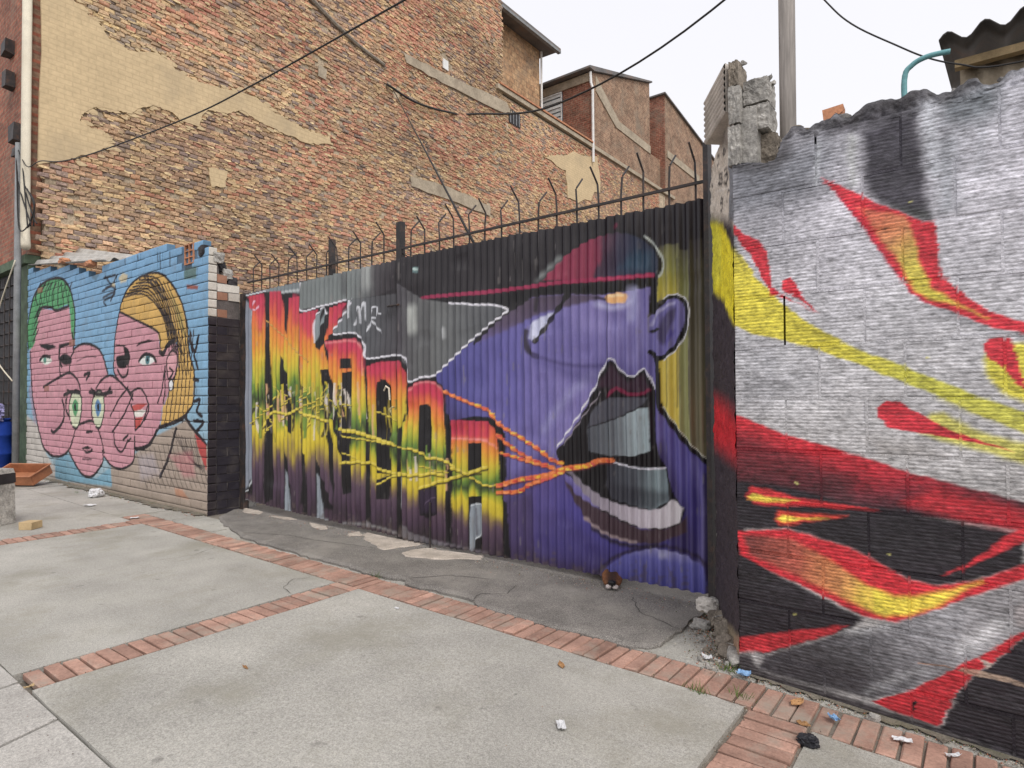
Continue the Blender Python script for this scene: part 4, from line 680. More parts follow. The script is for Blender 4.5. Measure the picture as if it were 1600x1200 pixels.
 ('S',(232,214,120),(3.3,3.3),7.6,0.5,[-6186,1467,-6142,1433,-6127,1362,-6182,1336,-6235,1285]),
 ('S',(52,40,24),(10.5,10.5),8.8,0.9,[-5660,1294,-5707,1239,-5726,1184,-5764,1137,-5775,1092]),
 ('S',(206,186,44),(8.7,8.7),7,1,[-5667,1297,-5714,1242,-5733,1187,-5771,1140,-5782,1095]),
 ('S',(232,214,120),(3.1,3.1),7,0.5,[-5667,1299,-5714,1244,-5733,1189,-5771,1142,-5782,1097]),
 ('S',(52,40,24),(12.3,12.3),10.3,0.9,[-6867,1286,-6767,1245,-6699,1181,-6766,1147,-6869,1088,-6957,1053]),
 ('S',(206,186,44),(10.2,10.2),8.3,1,[-6876,1290,-6776,1249,-6707,1184,-6774,1150,-6877,1092,-6966,1057]),
 ('S',(232,214,120),(3.6,3.6),8.3,0.5,[-6876,1292,-6776,1251,-6707,1186,-6774,1152,-6877,1094,-6966,1059]),
 ('S',(52,40,24),(11.8,11.8),10,0.9,[-6598,1149,-6534,1101,-6496,1049,-6572,992,-6664,947]),
 ('S',(206,186,44),(9.9,9.9),8,1,[-6606,1153,-6542,1104,-6504,1053,-6580,995,-6672,950]),
 ('S',(232,214,120),(3.5,3.5),8,0.5,[-6606,1155,-6542,1106,-6504,1055,-6580,997,-6672,952]),
 ('S',(96,40,50),(23.9,23.9),8,0.8,[-3802,1395,-3565,1317,-3297,1240,-3280,1224,-3145,1108,-2934,1011,-2749,919,-2660,862,-2558,838]),
 ('S',(226,120,60),(26.5,26.5),5.3,1,[-3802,1406,-3565,1328,-3297,1250,-3280,1235,-3145,1118,-2934,1022,-2749,929,-2660,872,-2558,848]),
 ('S',(240,150,90),(15.9,15.9),5.3,0.95,[-3794,1402,-3763,1408]),
 ('S',(240,150,90),(15.6,15.6),5.2,0.95,[-3692,1368,-3661,1375]),
 ('S',(240,150,90),(15.5,15.5),5.2,0.95,[-3666,1360,-3635,1360]),
 ('S',(206,70,60),(15.4,15.4),5.1,0.95,[-3597,1343,-3567,1338]),
 ('S',(240,150,90),(15.2,15.2),5.1,0.95,[-3542,1324,-3513,1312]),
 ('S',(240,150,90),(15,15),5,0.95,[-3461,1297,-3432,1289]),
 ('S',(236,204,70),(14.9,14.9),5,0.95,[-3426,1292,-3397,1290]),
 ('S',(232,190,40),(14.8,14.8),4.9,0.95,[-3401,1285,-3372,1284]),
 ('S',(214,84,80),(14.7,14.7),4.9,0.95,[-3333,1264,-3305,1251]),
 ('S',(236,204,70),(14.5,14.5),4.8,0.95,[-3289,1242,-3262,1236]),
 ('S',(240,150,90),(14.5,14.5),4.8,0.95,[-3285,1241,-3257,1237]),
 ('S',(232,190,40),(14.5,14.5),4.8,0.95,[-3256,1219,-3228,1215]),
 ('S',(232,190,40),(14.4,14.4),4.8,0.95,[-3226,1188,-3199,1187]),
 ('S',(240,150,90),(14.3,14.3),4.8,0.95,[-3181,1146,-3154,1150]),
 ('S',(206,70,60),(14.2,14.2),4.7,0.95,[-3148,1116,-3121,1122]),
 ('S',(240,150,90),(14.2,14.2),4.7,0.95,[-3142,1120,-3115,1122]),
 ('S',(232,190,40),(14,14),4.7,0.95,[-3071,1083,-3045,1089]),
 ('S',(236,204,70),(13.9,13.9),4.6,0.95,[-3029,1064,-3003,1063]),
 ('S',(206,70,60),(13.8,13.8),4.6,0.95,[-2989,1044,-2964,1045]),
 ('S',(232,190,40),(13.7,13.7),4.6,0.95,[-2968,1035,-2942,1033]),
 ('S',(232,190,40),(13.5,13.5),4.5,0.95,[-2898,1002,-2873,998]),
 ('S',(214,84,80),(13.5,13.5),4.5,0.95,[-2872,987,-2847,983]),
 ('S',(232,190,40),(13.4,13.4),4.5,0.95,[-2843,977,-2818,976]),
 ('S',(240,150,90),(13.3,13.3),4.4,0.95,[-2818,959,-2793,966]),
 ('S',(206,70,60),(13.2,13.2),4.4,0.95,[-2784,942,-2760,939]),
 ('S',(236,204,70),(13.1,13.1),4.4,0.95,[-2743,929,-2719,930]),
 ('S',(240,150,90),(13,13),4.3,0.95,[-2675,886,-2651,882]),
 ('S',(206,70,60),(12.9,12.9),4.3,0.95,[-2652,869,-2629,873]),
 ('S',(232,190,40),(12.7,12.7),4.2,0.95,[-2572,853,-2549,845]),
 ('S',(96,40,50),(24,24),7.1,0.8,[-3179,1027,-3015,917,-2811,840,-2638,799]),
 ('S',(226,120,60),(26.7,26.7),4.8,1,[-3179,1039,-3015,929,-2810,851,-2638,810]),
 ('S',(206,70,60),(16,16),4.7,0.95,[-3176,1033,-3149,1034]),
 ('S',(214,84,80),(15.9,15.9),4.7,0.95,[-3135,1012,-3109,1013]),
 ('S',(206,70,60),(15.7,15.7),4.6,0.95,[-3056,961,-3030,960]),
 ('S',(232,190,40),(15.6,15.6),4.6,0.95,[-3045,947,-3019,947]),
 ('S',(206,70,60),(15.5,15.5),4.6,0.95,[-2999,928,-2974,920]),
 ('S',(214,84,80),(15.4,15.4),4.6,0.95,[-2971,918,-2946,904]),
 ('S',(214,84,80),(15.3,15.3),4.5,0.95,[-2919,891,-2894,892]),
 ('S',(240,150,90),(15.2,15.2),4.5,0.95,[-2876,874,-2851,877]),
 ('S',(240,150,90),(15,15),4.4,0.95,[-2817,850,-2793,850]),
 ('S',(206,70,60),(14.9,14.9),4.4,0.95,[-2804,851,-2780,847]),
 ('S',(214,84,80),(14.8,14.8),4.4,0.95,[-2736,835,-2712,831]),
 ('S',(236,204,70),(14.7,14.7),4.3,0.95,[-2701,824,-2677,826]),
 ('S',(236,204,70),(14.6,14.6),4.3,0.95,[-2678,821,-2655,811]),
 ('S',(96,40,50),(21.3,21.3),7.1,0.8,[-3155,886,-2888,837,-2638,793]),
 ('S',(226,120,60),(23.6,23.6),4.7,1,[-3155,896,-2888,847,-2638,803]),
 ('S',(236,204,70),(14.2,14.2),4.7,0.95,[-3152,896,-3126,896]),
 ('S',(206,70,60),(14.1,14.1),4.7,0.95,[-3107,882,-3080,879]),
 ('S',(232,190,40),(13.9,13.9),4.6,0.95,[-3048,877,-3022,880]),
 ('S',(236,204,70),(13.8,13.8),4.6,0.95,[-2991,867,-2966,871]),
 ('S',(206,70,60),(13.7,13.7),4.6,0.95,[-2960,859,-2935,865]),
 ('S',(240,150,90),(13.5,13.5),4.5,0.95,[-2900,846,-2874,852]),
 ('S',(232,190,40),(13.4,13.4),4.5,0.95,[-2855,837,-2830,835]),
 ('S',(236,204,70),(13.4,13.4),4.5,0.95,[-2837,839,-2812,833]),
 ('S',(240,150,90),(13.3,13.3),4.4,0.95,[-2797,831,-2773,827]),
 ('S',(214,84,80),(13.1,13.1),4.4,0.95,[-2742,822,-2718,814]),
 ('S',(206,70,60),(13.1,13.1),4.4,0.95,[-2719,817,-2695,822]),
 ('S',(240,150,90),(12.9,12.9),4.3,0.95,[-2642,804,-2619,801]),
 ('S',(96,40,50),(32,32),7.1,0.8,[-3182,612,-2937,683,-2705,732,-2544,792,-2348,826,-2240,870,-2136,877]),
 ('S',(226,120,60),(35.6,35.6),4.7,1,[-3182,627,-2936,698,-2705,746,-2544,806,-2348,840,-2240,884,-2136,890]),
 ('S',(214,84,80),(21.3,21.3),4.7,0.95,[-3164,638,-3138,635]),
 ('S',(240,150,90),(21.1,21.1),4.7,0.95,[-3125,641,-3099,636]),
 ('S',(240,150,90),(20.9,20.9),4.7,0.95,[-3070,662,-3043,666]),
 ('S',(206,70,60),(20.7,20.7),4.6,0.95,[-3014,671,-2989,674]),
 ('S',(236,204,70),(20.4,20.4),4.5,0.95,[-2937,695,-2912,691]),
 ('S',(214,84,80),(20.3,20.3),4.5,0.95,[-2911,703,-2886,701]),
 ('S',(214,84,80),(20.2,20.2),4.5,0.95,[-2870,716,-2846,709]),
 ('S',(214,84,80),(20,20),4.5,0.95,[-2833,725,-2809,712]),
 ('S',(232,190,40),(19.9,19.9),4.4,0.95,[-2788,725,-2763,734]),
 ('S',(240,150,90),(19.6,19.6),4.4,0.95,[-2715,745,-2691,746]),
 ('S',(240,150,90),(19.5,19.5),4.3,0.95,[-2702,748,-2678,753]),
 ('S',(240,150,90),(19.3,19.3),4.3,0.95,[-2645,767,-2622,761]),
 ('S',(206,70,60),(19.2,19.2),4.3,0.95,[-2604,780,-2581,784]),
 ('S',(236,204,70),(19.1,19.1),4.2,0.95,[-2571,801,-2548,801]),
 ('S',(236,204,70),(18.8,18.8),4.2,0.95,[-2506,808,-2484,805]),
 ('S',(206,70,60),(18.7,18.7),4.2,0.95,[-2485,816,-2462,809]),
 ('S',(232,190,40),(18.5,18.5),4.1,0.95,[-2431,827,-2409,827]),
 ('S',(232,190,40),(18.5,18.5),4.1,0.95,[-2422,829,-2400,826]),
 ('S',(232,190,40),(18.3,18.3),4.1,0.95,[-2366,841,-2344,831]),
 ('S',(236,204,70),(18.1,18.1),4,0.95,[-2316,855,-2294,851]),
 ('S',(214,84,80),(18.1,18.1),4,0.95,[-2300,864,-2279,855]),
 ('S',(240,150,90),(17.9,17.9),4,0.95,[-2245,881,-2223,884]),
 ('S',(240,150,90),(17.8,17.8),4,0.95,[-2240,881,-2219,880]),
 ('S',(206,70,60),(17.6,17.6),3.9,0.95,[-2174,885,-2153,881]),
 ('S',(96,40,50),(26.7,26.7),7.1,0.8,[-3182,558,-2969,588,-2874,646,-2736,695,-2544,776]),
 ('S',(226,120,60),(29.7,29.7),4.7,1,[-3182,571,-2969,600,-2874,659,-2736,707,-2544,788]),
 ('S',(240,150,90),(17.7,17.7),4.7,0.95,[-3135,579,-3108,580]),
 ('S',(240,150,90),(17.6,17.6),4.7,0.95,[-3117,577,-3091,576]),
 ('S',(206,70,60),(17.4,17.4),4.7,0.95,[-3068,592,-3042,589]),
 ('S',(236,204,70),(17.1,17.1),4.6,0.95,[-2974,604,-2949,595]),
 ('S',(206,70,60),(17.1,17.1),4.6,0.95,[-2957,603,-2931,602]),
 ('S',(206,70,60),(16.9,16.9),4.5,0.95,[-2900,641,-2875,640]),
 ('S',(240,150,90),(16.8,16.8),4.5,0.95,[-2863,659,-2838,656]),
 ('S',(240,150,90),(16.6,16.6),4.4,0.95,[-2789,689,-2765,691]),
 ('S',(214,84,80),(16.5,16.5),4.4,0.95,[-2756,703,-2732,696]),
 ('S',(214,84,80),(16.4,16.4),4.4,0.95,[-2732,711,-2708,708]),
 ('S',(214,84,80),(16.2,16.2),4.3,0.95,[-2678,727,-2654,726]),
 ('S',(232,190,40),(16.1,16.1),4.3,0.95,[-2630,749,-2607,751]),
 ('S',(214,84,80),(15.9,15.9),4.2,0.95,[-2585,769,-2562,767]),
 ('S',(236,204,70),(15.9,15.9),4.2,0.95,[-2580,774,-2557,766]),
 ('P',(84,110,112),0,7.1,1,[-4177,2552,-4093,2549,-4089,2496,-4163,2496]),
 ('S',(170,190,186),(21.4,21.4),7.1,1,[-4169,2531,-4099,2529]),
]
ART_LEFT = [
 ('P',[(0,(112,170,214)),(0.5,(120,176,212)),(0.8,(150,186,200)),(1,(150,170,176))],[-9517,3364,-9455,-209],29.8,1,[-18467,6140,-7162,3776,-7123,-691,-18035,-2556]),
 ('P',(196,188,178),0,85.1,1,[-14145,1115,-13316,897,-12875,411,-12424,220,-12418,6,-14106,-6]),
 ('P',(172,152,134),0,44.1,1,[-10083,370,-9257,598,-8661,859,-8026,1020,-7771,1104,-7212,815,-7203,-150,-10016,-40,-10081,278]),
 ('P',(160,142,122),0,126.8,1,[-14106,-6,-11849,75,-10019,98,-7205,35,-7202,-335,-14082,-709]),
 ('P',(112,98,80),0,126.8,0.8,[-14102,-124,-11846,-54,-10017,-17,-7204,-58,-7202,-335,-14082,-709]),
 ('P',(90,100,50),0,70.7,0.5,[-11994,-66,-11416,-43,-11275,-156,-11990,-196]),
 ('P',(112,168,192),0,36.7,1,[-12428,354,-11860,489,-11285,243,-10626,167,-10083,370,-10019,98,-11848,24,-12419,32]),
 ('P',(214,142,156),0,16.7,1,[-13854,2229,-13585,2389,-13421,2838,-13250,2971,-12539,2872,-11834,2874,-11706,2434,-11598,2156,-11332,2218,-10928,2202,-10541,2101,-10353,1937,-10216,1720,-9963,1690,-9985,1945,-9934,2312,-9808,2590,-9235,2440,-8561,2218,-8488,2026,-8082,2084,-7972,1938,-7990,1699,-8185,1482,-8422,1238,-8475,1030,-8661,859,-8952,688,-9248,686,-9277,531,-9466,421,-9767,368,-10083,405,-10324,519,-10383,422,-10690,223,-10980,165,-11284,218,-11604,400,-11787,519,-12158,422,-12549,401,-13046,514,-13313,812,-13547,1207,-13739,1554,-13794,1817]),
 ('S',(190,118,138),(152.2,152.2),114.1,0.5,[-12808,936,-12173,977,-12560,806]),
 ('S',(190,118,138),(97.3,97.3),73,0.5,[-8297,1463,-8384,1156,-8664,1089]),
 ('S',(190,118,138),(117.3,117.3),88,0.5,[-10034,881,-9915,701,-9688,621]),
 ('S',(190,118,138),(165.5,165.5),124.1,0.5,[-13784,1526,-13496,1007]),
 ('P',(66,168,98),0,16.8,1,[-13920,2276,-13990,2679,-13745,3128,-13393,3346,-12882,3427,-12239,3382,-11857,3191,-11646,2921,-11567,2630,-11628,2222,-11735,2436,-11804,2858,-11924,2917,-12539,2872,-12785,2945,-13190,2977,-13377,2834,-13558,2387,-13718,2295]),
 ('P',(60,140,84),0,104.4,0.6,[-13856,2288,-13735,2806,-13475,3130,-13379,2891,-13586,2418]),
 ('P',(222,170,46),0,11.5,1,[-9792,2611,-9672,2794,-9349,2972,-8888,3031,-8501,2986,-8202,2836,-7914,2572,-7751,2261,-7706,1964,-7552,1637,-7589,1300,-7772,1163,-8026,1060,-8451,1006,-8386,1299,-8363,1258,-8163,1502,-7982,1758,-7986,2058,-8260,2075,-8441,1961,-8561,2218,-9235,2440]),
 ('P',(172,160,60),0,97.3,0.6,[-8223,2726,-7870,2409,-7740,2044,-7954,2256]),
 ('S',(38,28,34),(51.8,51.8),16.8,1,[-13920,2276,-13990,2679,-13745,3128,-13393,3346,-12882,3427,-12239,3382,-11857,3191,-11646,2921,-11567,2630,-11627,2170]),
 ('S',(38,28,34),(50.1,50.1),16.2,1,[-13465,2842,-13250,2980,-12703,2937,-12459,2865,-11834,2882]),
 ('S',(38,28,34),(35.6,35.6),11.5,1,[-9792,2611,-9672,2794,-9349,2972,-8888,3031,-8501,2986,-8202,2836,-7914,2572,-7751,2261,-7706,1964,-7552,1637,-7589,1300,-7814,1143]),
 ('S',(38,28,34),(35.6,35.6),11.5,1,[-9791,2600,-9235,2440,-8562,2228,-8488,2026]),
 ('S',(38,28,34),(35.7,35.7),11.6,1,[-9808,2590,-9934,2312,-9985,1945,-9934,1700,-9376,1431]),
 ('S',(38,28,34),(42.4,42.4),13.7,1,[-11598,2156,-11332,2218,-10928,2202,-10541,2101,-10353,1937,-10198,1731]),
 ('S',(38,28,34),(42.8,42.8),13.9,1,[-11691,2433,-11598,2156,-11753,2021,-11784,1815]),
 ('S',(38,28,34),(51.4,51.4),16.6,1,[-13807,2227,-13693,1525,-13547,1207,-13269,785,-13004,515,-12548,395]),
 ('S',(38,28,34),(45.9,45.9),14.9,1,[-12548,395,-12158,422,-11788,545,-11509,888,-11727,986]),
 ('S',(38,28,34),(42.9,42.9),13.9,1,[-11787,519,-11604,400,-11284,218,-10980,165,-10690,223,-10383,422,-10386,587]),
 ('S',(38,28,34),(37.3,37.3),12.1,1,[-10324,519,-10083,405,-9767,368,-9466,421,-9277,531,-9250,839]),
 ('S',(38,28,34),(33.3,33.3),10.8,1,[-9248,686,-8952,688,-8661,859,-8475,1010]),
 ('S',(38,28,34),(38.5,38.5),12.5,1,[-10644,1008,-10451,774,-10325,566]),
 ('S',(38,28,34),(48.2,48.2),15.6,1,[-13078,1574,-12427,1699,-11820,1790,-11459,1677,-11316,1523]),
 ('S',(38,28,34),(38.6,38.6),12.5,1,[-10655,1514,-10408,1654,-10050,1692,-9594,1523,-9322,1342]),
 ('S',(38,28,34),(33.9,33.9),11,1,[-9377,1453,-9065,1493,-8812,1256,-8958,1063]),
 ('S',(38,28,34),(36.5,36.5),11.8,1,[-10097,1111,-9813,1343,-9485,1521]),
 ('S',(38,28,34),(36.2,36.2),11.7,1,[-10034,881,-9587,1163,-9323,1431]),
 ('S',(38,28,34),(36,36),11.7,1,[-9976,883,-9915,701,-9688,609,-9472,787]),
 ('S',(38,28,34),(41.6,41.6),13.5,1,[-11440,941,-10901,1027,-10643,983]),
 ('S',(38,28,34),(30.3,30.3),9.8,1,[-8346,1771,-8342,1463,-8386,1299]),
 ('S',(38,28,34),(45.2,45.2),14.6,1,[-12286,2259,-12234,1775,-12043,1770]),
 ('S',(38,28,34),(30.9,30.9),10,1,[-8549,1299,-8434,1464,-8346,1751]),
 ('S',(38,28,34),(34.6,34.6),16.2,1,[-13428,3045,-13559,3254,-13264,3422]),
 ('S',(38,28,34),(33.8,33.8),15.8,1,[-13148,3007,-13249,3230,-12989,3390]),
 ('S',(38,28,34),(33,33),15.5,1,[-12876,2970,-12950,3206,-12723,3359]),
 ('S',(38,28,34),(32.3,32.3),15.1,1,[-12613,2934,-12661,3183,-12465,3328]),
 ('S',(38,28,34),(31.6,31.6),14.8,1,[-12359,2921,-12381,3161,-12214,3299]),
 ('S',(38,28,34),(30.9,30.9),14.5,1,[-12111,2908,-12110,3140,-11970,3270]),
 ('S',(38,28,34),(30.2,30.2),14.1,1,[-11871,2896,-11847,3119,-11734,3242]),
 ('S',(38,28,34),(35.2,35.2),16.5,1,[-13676,2394,-13370,2605]),
 ('S',(38,28,34),(35.1,35.1),16.4,1,[-13644,2537,-13331,2759]),
 ('S',(38,28,34),(35.1,35.1),16.4,1,[-13612,2680,-13292,2912]),
 ('S',(38,28,34),(35,35),16.4,1,[-13581,2822,-13253,3065]),
 ('S',(38,28,34),(27.1,27.1),11.4,1,[-9672,2794,-8984,2766,-8448,2459,-8214,2031]),
 ('S',(38,28,34),(26.8,26.8),11.3,1,[-9562,2832,-8904,2788,-8401,2443,-8152,2007]),
 ('S',(38,28,34),(26.5,26.5),11.2,1,[-9454,2870,-8825,2809,-8355,2426,-8089,1984]),
 ('S',(38,28,34),(26.2,26.2),11,1,[-9348,2907,-8747,2830,-8309,2410,-8028,1961]),
 ('S',(38,28,34),(25.9,25.9),10.9,1,[-9243,2944,-8670,2851,-8264,2394,-7967,1937]),
 ('S',(38,28,34),(25.7,25.7),10.8,1,[-9140,2980,-8594,2872,-8219,2378,-7907,1915]),
 ('S',(38,28,34),(25.4,25.4),10.7,1,[-9038,3016,-8519,2892,-8174,2362,-7847,1892]),
 ('S',(38,28,34),(22.6,22.6),9.5,1,[-8084,2226,-8165,1664,-8337,1054]),
 ('S',(38,28,34),(22.4,22.4),9.4,1,[-7979,2218,-8059,1661,-8215,1056]),
 ('S',(38,28,34),(22.1,22.1),9.3,1,[-7876,2211,-7955,1658,-8096,1059]),
 ('S',(38,28,34),(21.8,21.8),9.2,1,[-7775,2203,-7853,1655,-7978,1061]),
 ('S',(38,28,34),(21.6,21.6),9.1,1,[-7676,2196,-7752,1652,-7863,1063]),
 ('S',(38,28,34),(21.3,21.3),9,1,[-7578,2189,-7653,1650,-7750,1066]),
 ('S',(38,28,34),(22.7,22.7),10.6,1,[-8988,3005,-8450,2647,-8261,2197,-8210,1665]),
 ('S',(38,28,34),(22.4,22.4),10.5,1,[-8867,2977,-8367,2609,-8180,2180,-8121,1662]),
 ('S',(38,28,34),(22.1,22.1),10.4,1,[-8749,2950,-8284,2572,-8100,2162,-8033,1660]),
 ('S',(38,28,34),(21.8,21.8),10.2,1,[-8633,2923,-8203,2536,-8022,2145,-7947,1658]),
 ('S',(38,28,34),(21.6,21.6),10.1,1,[-8519,2896,-8122,2500,-7944,2128,-7862,1655]),
 ('S',(38,28,34),(21.3,21.3),10,1,[-8407,2870,-8043,2464,-7867,2111,-7777,1653]),
 ('S',(38,28,34),(21,21),9.8,1,[-8297,2845,-7964,2429,-7791,2094,-7695,1651]),
 ('S',(38,28,34),(31.2,31.2),16.4,1,[-13607,3074,-13428,3327,-13135,3421]),
 ('S',(38,28,34),(30.6,30.6),16.1,1,[-13340,3065,-13208,3302,-12973,3402]),
 ('S',(38,28,34),(29.9,29.9),15.7,1,[-13081,3057,-12995,3278,-12814,3383]),
 ('S',(38,28,34),(29.3,29.3),15.4,1,[-12829,3049,-12786,3255,-12658,3365]),
 ('S',(38,28,34),(28.7,28.7),15.1,1,[-12584,3041,-12582,3232,-12505,3346]),
 ('S',(38,28,34),(28.1,28.1),14.8,1,[-12345,3001,-12382,3210,-12354,3329]),
 ('S',(38,28,34),(27.5,27.5),14.5,1,[-12113,2962,-12188,3188,-12206,3311]),
 ('S',(38,28,34),(26.9,26.9),14.2,1,[-11887,2923,-11997,3167,-12061,3294]),
 ('P',(23,19,23),0,20,1,[-13318,2345,-12603,2298,-12426,2239,-12846,2212,-13229,2283]),
 ('P',(23,19,23),0,18.3,1,[-12286,2280,-11724,2292,-11701,2252,-12207,2214]),
 ('S',(38,28,34),(69.2,69.2),14.6,1,[-12246,2216,-12280,2044,-12160,1906]),
 ('Q',(225,228,214),0,19.9,1,[-13265,2058,-13052,2119,-12760,2092,-12659,2005,-12963,1962]),
 ('S',(80,150,130),(136.1,136.1),19.4,1,[-13008,2053,-12991,2052]),
 ('S',(38,28,34),(60.5,60.5),15.9,1,[-13282,2053,-13052,2119,-12743,2086]),
 ('Q',(23,19,23),0,27.3,1,[-12264,2043,-12052,2113,-11754,2047,-11715,1942,-12047,1928]),
 ('S',(38,28,34),(25.7,25.7),13.6,0.6,[-11466,1958,-11056,2016,-10665,1998]),
 ('Q',(23,19,23),0,21.8,1,[-9910,1942,-9769,1981,-9547,1960,-9491,1879,-9599,1793,-9822,1812]),
 ('P',(23,19,23),0,14.2,1,[-9659,2112,-9494,2058,-9412,1942,-9490,1789,-9601,1928]),
 ('P',(30,24,30),0,14.6,1,[-9931,2150,-9549,2106,-9659,2094,-9931,2122]),
 ('S',(38,28,34),(41.2,41.2),11.6,1,[-9850,1778,-9707,1672,-9542,1690,-9489,1767]),
 ('P',(23,19,23),0,13.6,1,[-9239,2077,-9152,2127,-8825,2146,-8655,2119,-8974,2106]),
 ('Q',(228,232,226),0,13.4,1,[-9122,1875,-8946,1943,-8725,1922,-8637,1855,-8820,1809,-9020,1821]),
 ('S',(70,130,140),(130,130),13,1,[-8861,1879,-8851,1879]),
 ('S',(24,24,28),(52,52),13,1,[-8861,1879,-8851,1879]),
 ('S',(38,28,34),(50.9,50.9),10.7,1,[-9133,1875,-8946,1954,-8700,1921,-8604,1843]),
 ('S',(38,28,34),(2.6,2.6),10.9,0.1,[-9324,1497,-9065,1493]),
 ('P',(206,62,52),0,13.7,1,[-9363,1254,-9216,1288,-8862,1295,-9061,1212,-9309,1184]),
 ('P',(232,226,214),0,13.6,1,[-9309,1184,-9010,1213,-8900,1203,-9009,1116,-9265,1112]),
 ('P',(206,62,52),0,13.5,1,[-9276,1090,-8984,1116,-9108,973,-9236,927]),
 ('S',(38,28,34),(33.8,33.8),11,1,[-9374,1276,-9266,1123,-9236,927]),
 ('S',(38,28,34),(33.3,33.3),10.8,1,[-9236,927,-9008,1040,-8837,1278]),
 ('Q',(214,220,180),0,20.9,1,[-11791,1218,-11666,1424,-11468,1487,-11285,1397,-11266,1171,-11405,929,-11617,924]),
 ('Q',(70,160,96),0,17.2,1,[-11661,1244,-11521,1360,-11378,1245,-11514,1079]),
 ('Q',(28,30,30),0,17.1,1,[-11575,1245,-11520,1296,-11462,1232,-11516,1168]),
 ('S',(38,28,34),(42.9,42.9),13.9,1,[-11772,1037,-11792,1270,-11666,1450,-11454,1499,-11271,1397,-11252,1171,-11405,916,-11617,916]),
 ('Q',(214,220,180),0,19,1,[-10815,1223,-10703,1418,-10528,1477,-10366,1392,-10350,1179,-10474,951,-10661,947]),
 ('Q',(86,140,190),0,15.7,1,[-10700,1248,-10576,1357,-10449,1249,-10570,1093]),
 ('Q',(28,30,30),0,15.6,1,[-10624,1249,-10574,1297,-10523,1237,-10572,1177]),
 ('S',(38,28,34),(39.1,39.1),12.7,1,[-10798,1053,-10816,1272,-10704,1442,-10516,1488,-10354,1392,-10338,1179,-10473,940,-10661,940]),
 ('S',(38,28,34),(67.6,67.6),14.2,1,[-12034,1427,-11739,1477,-11314,1460]),
 ('S',(38,28,34),(50.1,50.1),14.1,1,[-11887,1504,-11667,1463]),
 ('S',(38,28,34),(60.9,60.9),12.8,1,[-10911,1468,-10527,1429,-10045,1460]),
 ('S',(38,28,34),(45.4,45.4),12.8,1,[-10847,1517,-10653,1442]),
 ('S',(38,28,34),(57.3,57.3),12.1,1,[-10282,1415,-10105,1519]),
 ('P',(23,19,23),0,16.5,1,[-11225,596,-10991,644,-10775,604,-10825,541,-11021,512]),
 ('S',(214,142,156),(24.5,24.5),13.1,1,[-11123,576,-10990,570,-10859,593]),
 ('S',(38,28,34),(31.2,31.2),13.1,0.8,[-11187,424,-10823,444]),
 ('S',(38,28,34),(46.1,46.1),12.9,1,[-11029,852,-10800,863]),
 ('S',(38,28,34),(56.2,56.2),13.1,1,[-11150,1733,-10918,1764,-11048,1668]),
 ('S',(38,28,34),(61.3,61.3),14.3,1,[-12107,1348,-12027,1190,-12097,978,-12481,809,-12641,831]),
 ('S',(38,28,34),(50.1,50.1),14.1,1,[-11885,1452,-11953,1217,-11802,1088]),
 ('S',(38,28,34),(40.1,40.1),11.3,1,[-9636,780,-9473,853]),
 ('S',(38,28,34),(31.7,31.7),11.1,1,[-9526,740,-9366,813]),
 ('Q',(226,158,166),0,14.6,1,[-8280,1892,-8147,1967,-8014,1900,-8077,1661,-8230,1543]),
 ('S',(38,28,34),(32.2,32.2),9.7,1,[-8254,1605,-8302,1831,-8147,1963,-8001,1879,-8055,1661,-8208,1543]),
 ('S',(38,28,34),(36.7,36.7),9.6,1,[-8211,1746,-8121,1683,-8231,1604]),
 ('Q',(232,232,232),0,12.1,1,[-8231,1564,-8164,1603,-8097,1541,-8154,1461,-8216,1482]),
 ('S',(38,28,34),(22.9,22.9),9.7,1,[-8231,1564,-8164,1603,-8097,1541,-8154,1461,-8225,1482,-8231,1564]),
 ('S',(38,28,34),(71.1,71.1),10,1,[-8488,1963,-8394,1938,-8282,2035,-8126,2087]),
 ('S',(38,28,34),(56.5,56.5),9.9,1,[-8474,989,-8202,1036,-7983,1081,-7772,1144]),
 ('S',(38,28,34),(53.6,53.6),9.4,1,[-8025,980,-8110,818,-8241,590,-8466,351]),
 ('S',(38,28,34),(52,52),9.1,1,[-7772,1114,-7485,937,-7250,814]),
 ('S',(38,28,34),(57.1,57.1),10,1,[-8567,945,-8805,748,-9206,666]),
 ('S',(38,28,34),(20.4,20.4),10.7,0.6,[-9205,622,-8997,354,-8845,174]),
 ('S',(38,28,34),(20.1,20.1),10.6,0.6,[-9062,647,-8858,364,-8709,186]),
 ('S',(38,28,34),(19.8,19.8),10.4,0.6,[-8922,671,-8721,374,-8576,197]),
 ('S',(38,28,34),(19.5,19.5),10.3,0.6,[-8784,694,-8588,383,-8445,208]),
 ('S',(38,28,34),(19.2,19.2),10.1,0.6,[-8650,717,-8457,392,-8317,219]),
 ('S',(38,28,34),(18.9,18.9),10,0.6,[-8518,740,-8329,401,-8191,230]),
 ('S',(38,28,34),(18.6,18.6),9.8,0.6,[-8388,762,-8203,410,-8068,240]),
 ('S',(38,28,34),(18.4,18.4),9.7,0.6,[-8261,783,-8079,419,-7947,250]),
 ('S',(38,28,34),(18.1,18.1),9.5,0.6,[-8137,804,-7958,427,-7829,260]),
 ('S',(38,28,34),(17.8,17.8),9.4,0.6,[-8015,825,-7839,436,-7713,270]),
 ('S',(38,28,34),(17.6,17.6),9.3,0.6,[-7895,846,-7723,444,-7598,280]),
 ('S',(38,28,34),(17.3,17.3),9.1,0.6,[-7777,866,-7608,452,-7486,290]),
 ('S',(38,28,34),(17.1,17.1),9,0.6,[-7662,885,-7496,460,-7376,299]),
 ('S',(38,28,34),(16.9,16.9),8.9,0.6,[-7548,905,-7386,468,-7268,308]),
 ('S',(38,28,34),(16.6,16.6),8.8,0.6,[-7437,924,-7277,475,-7162,317]),
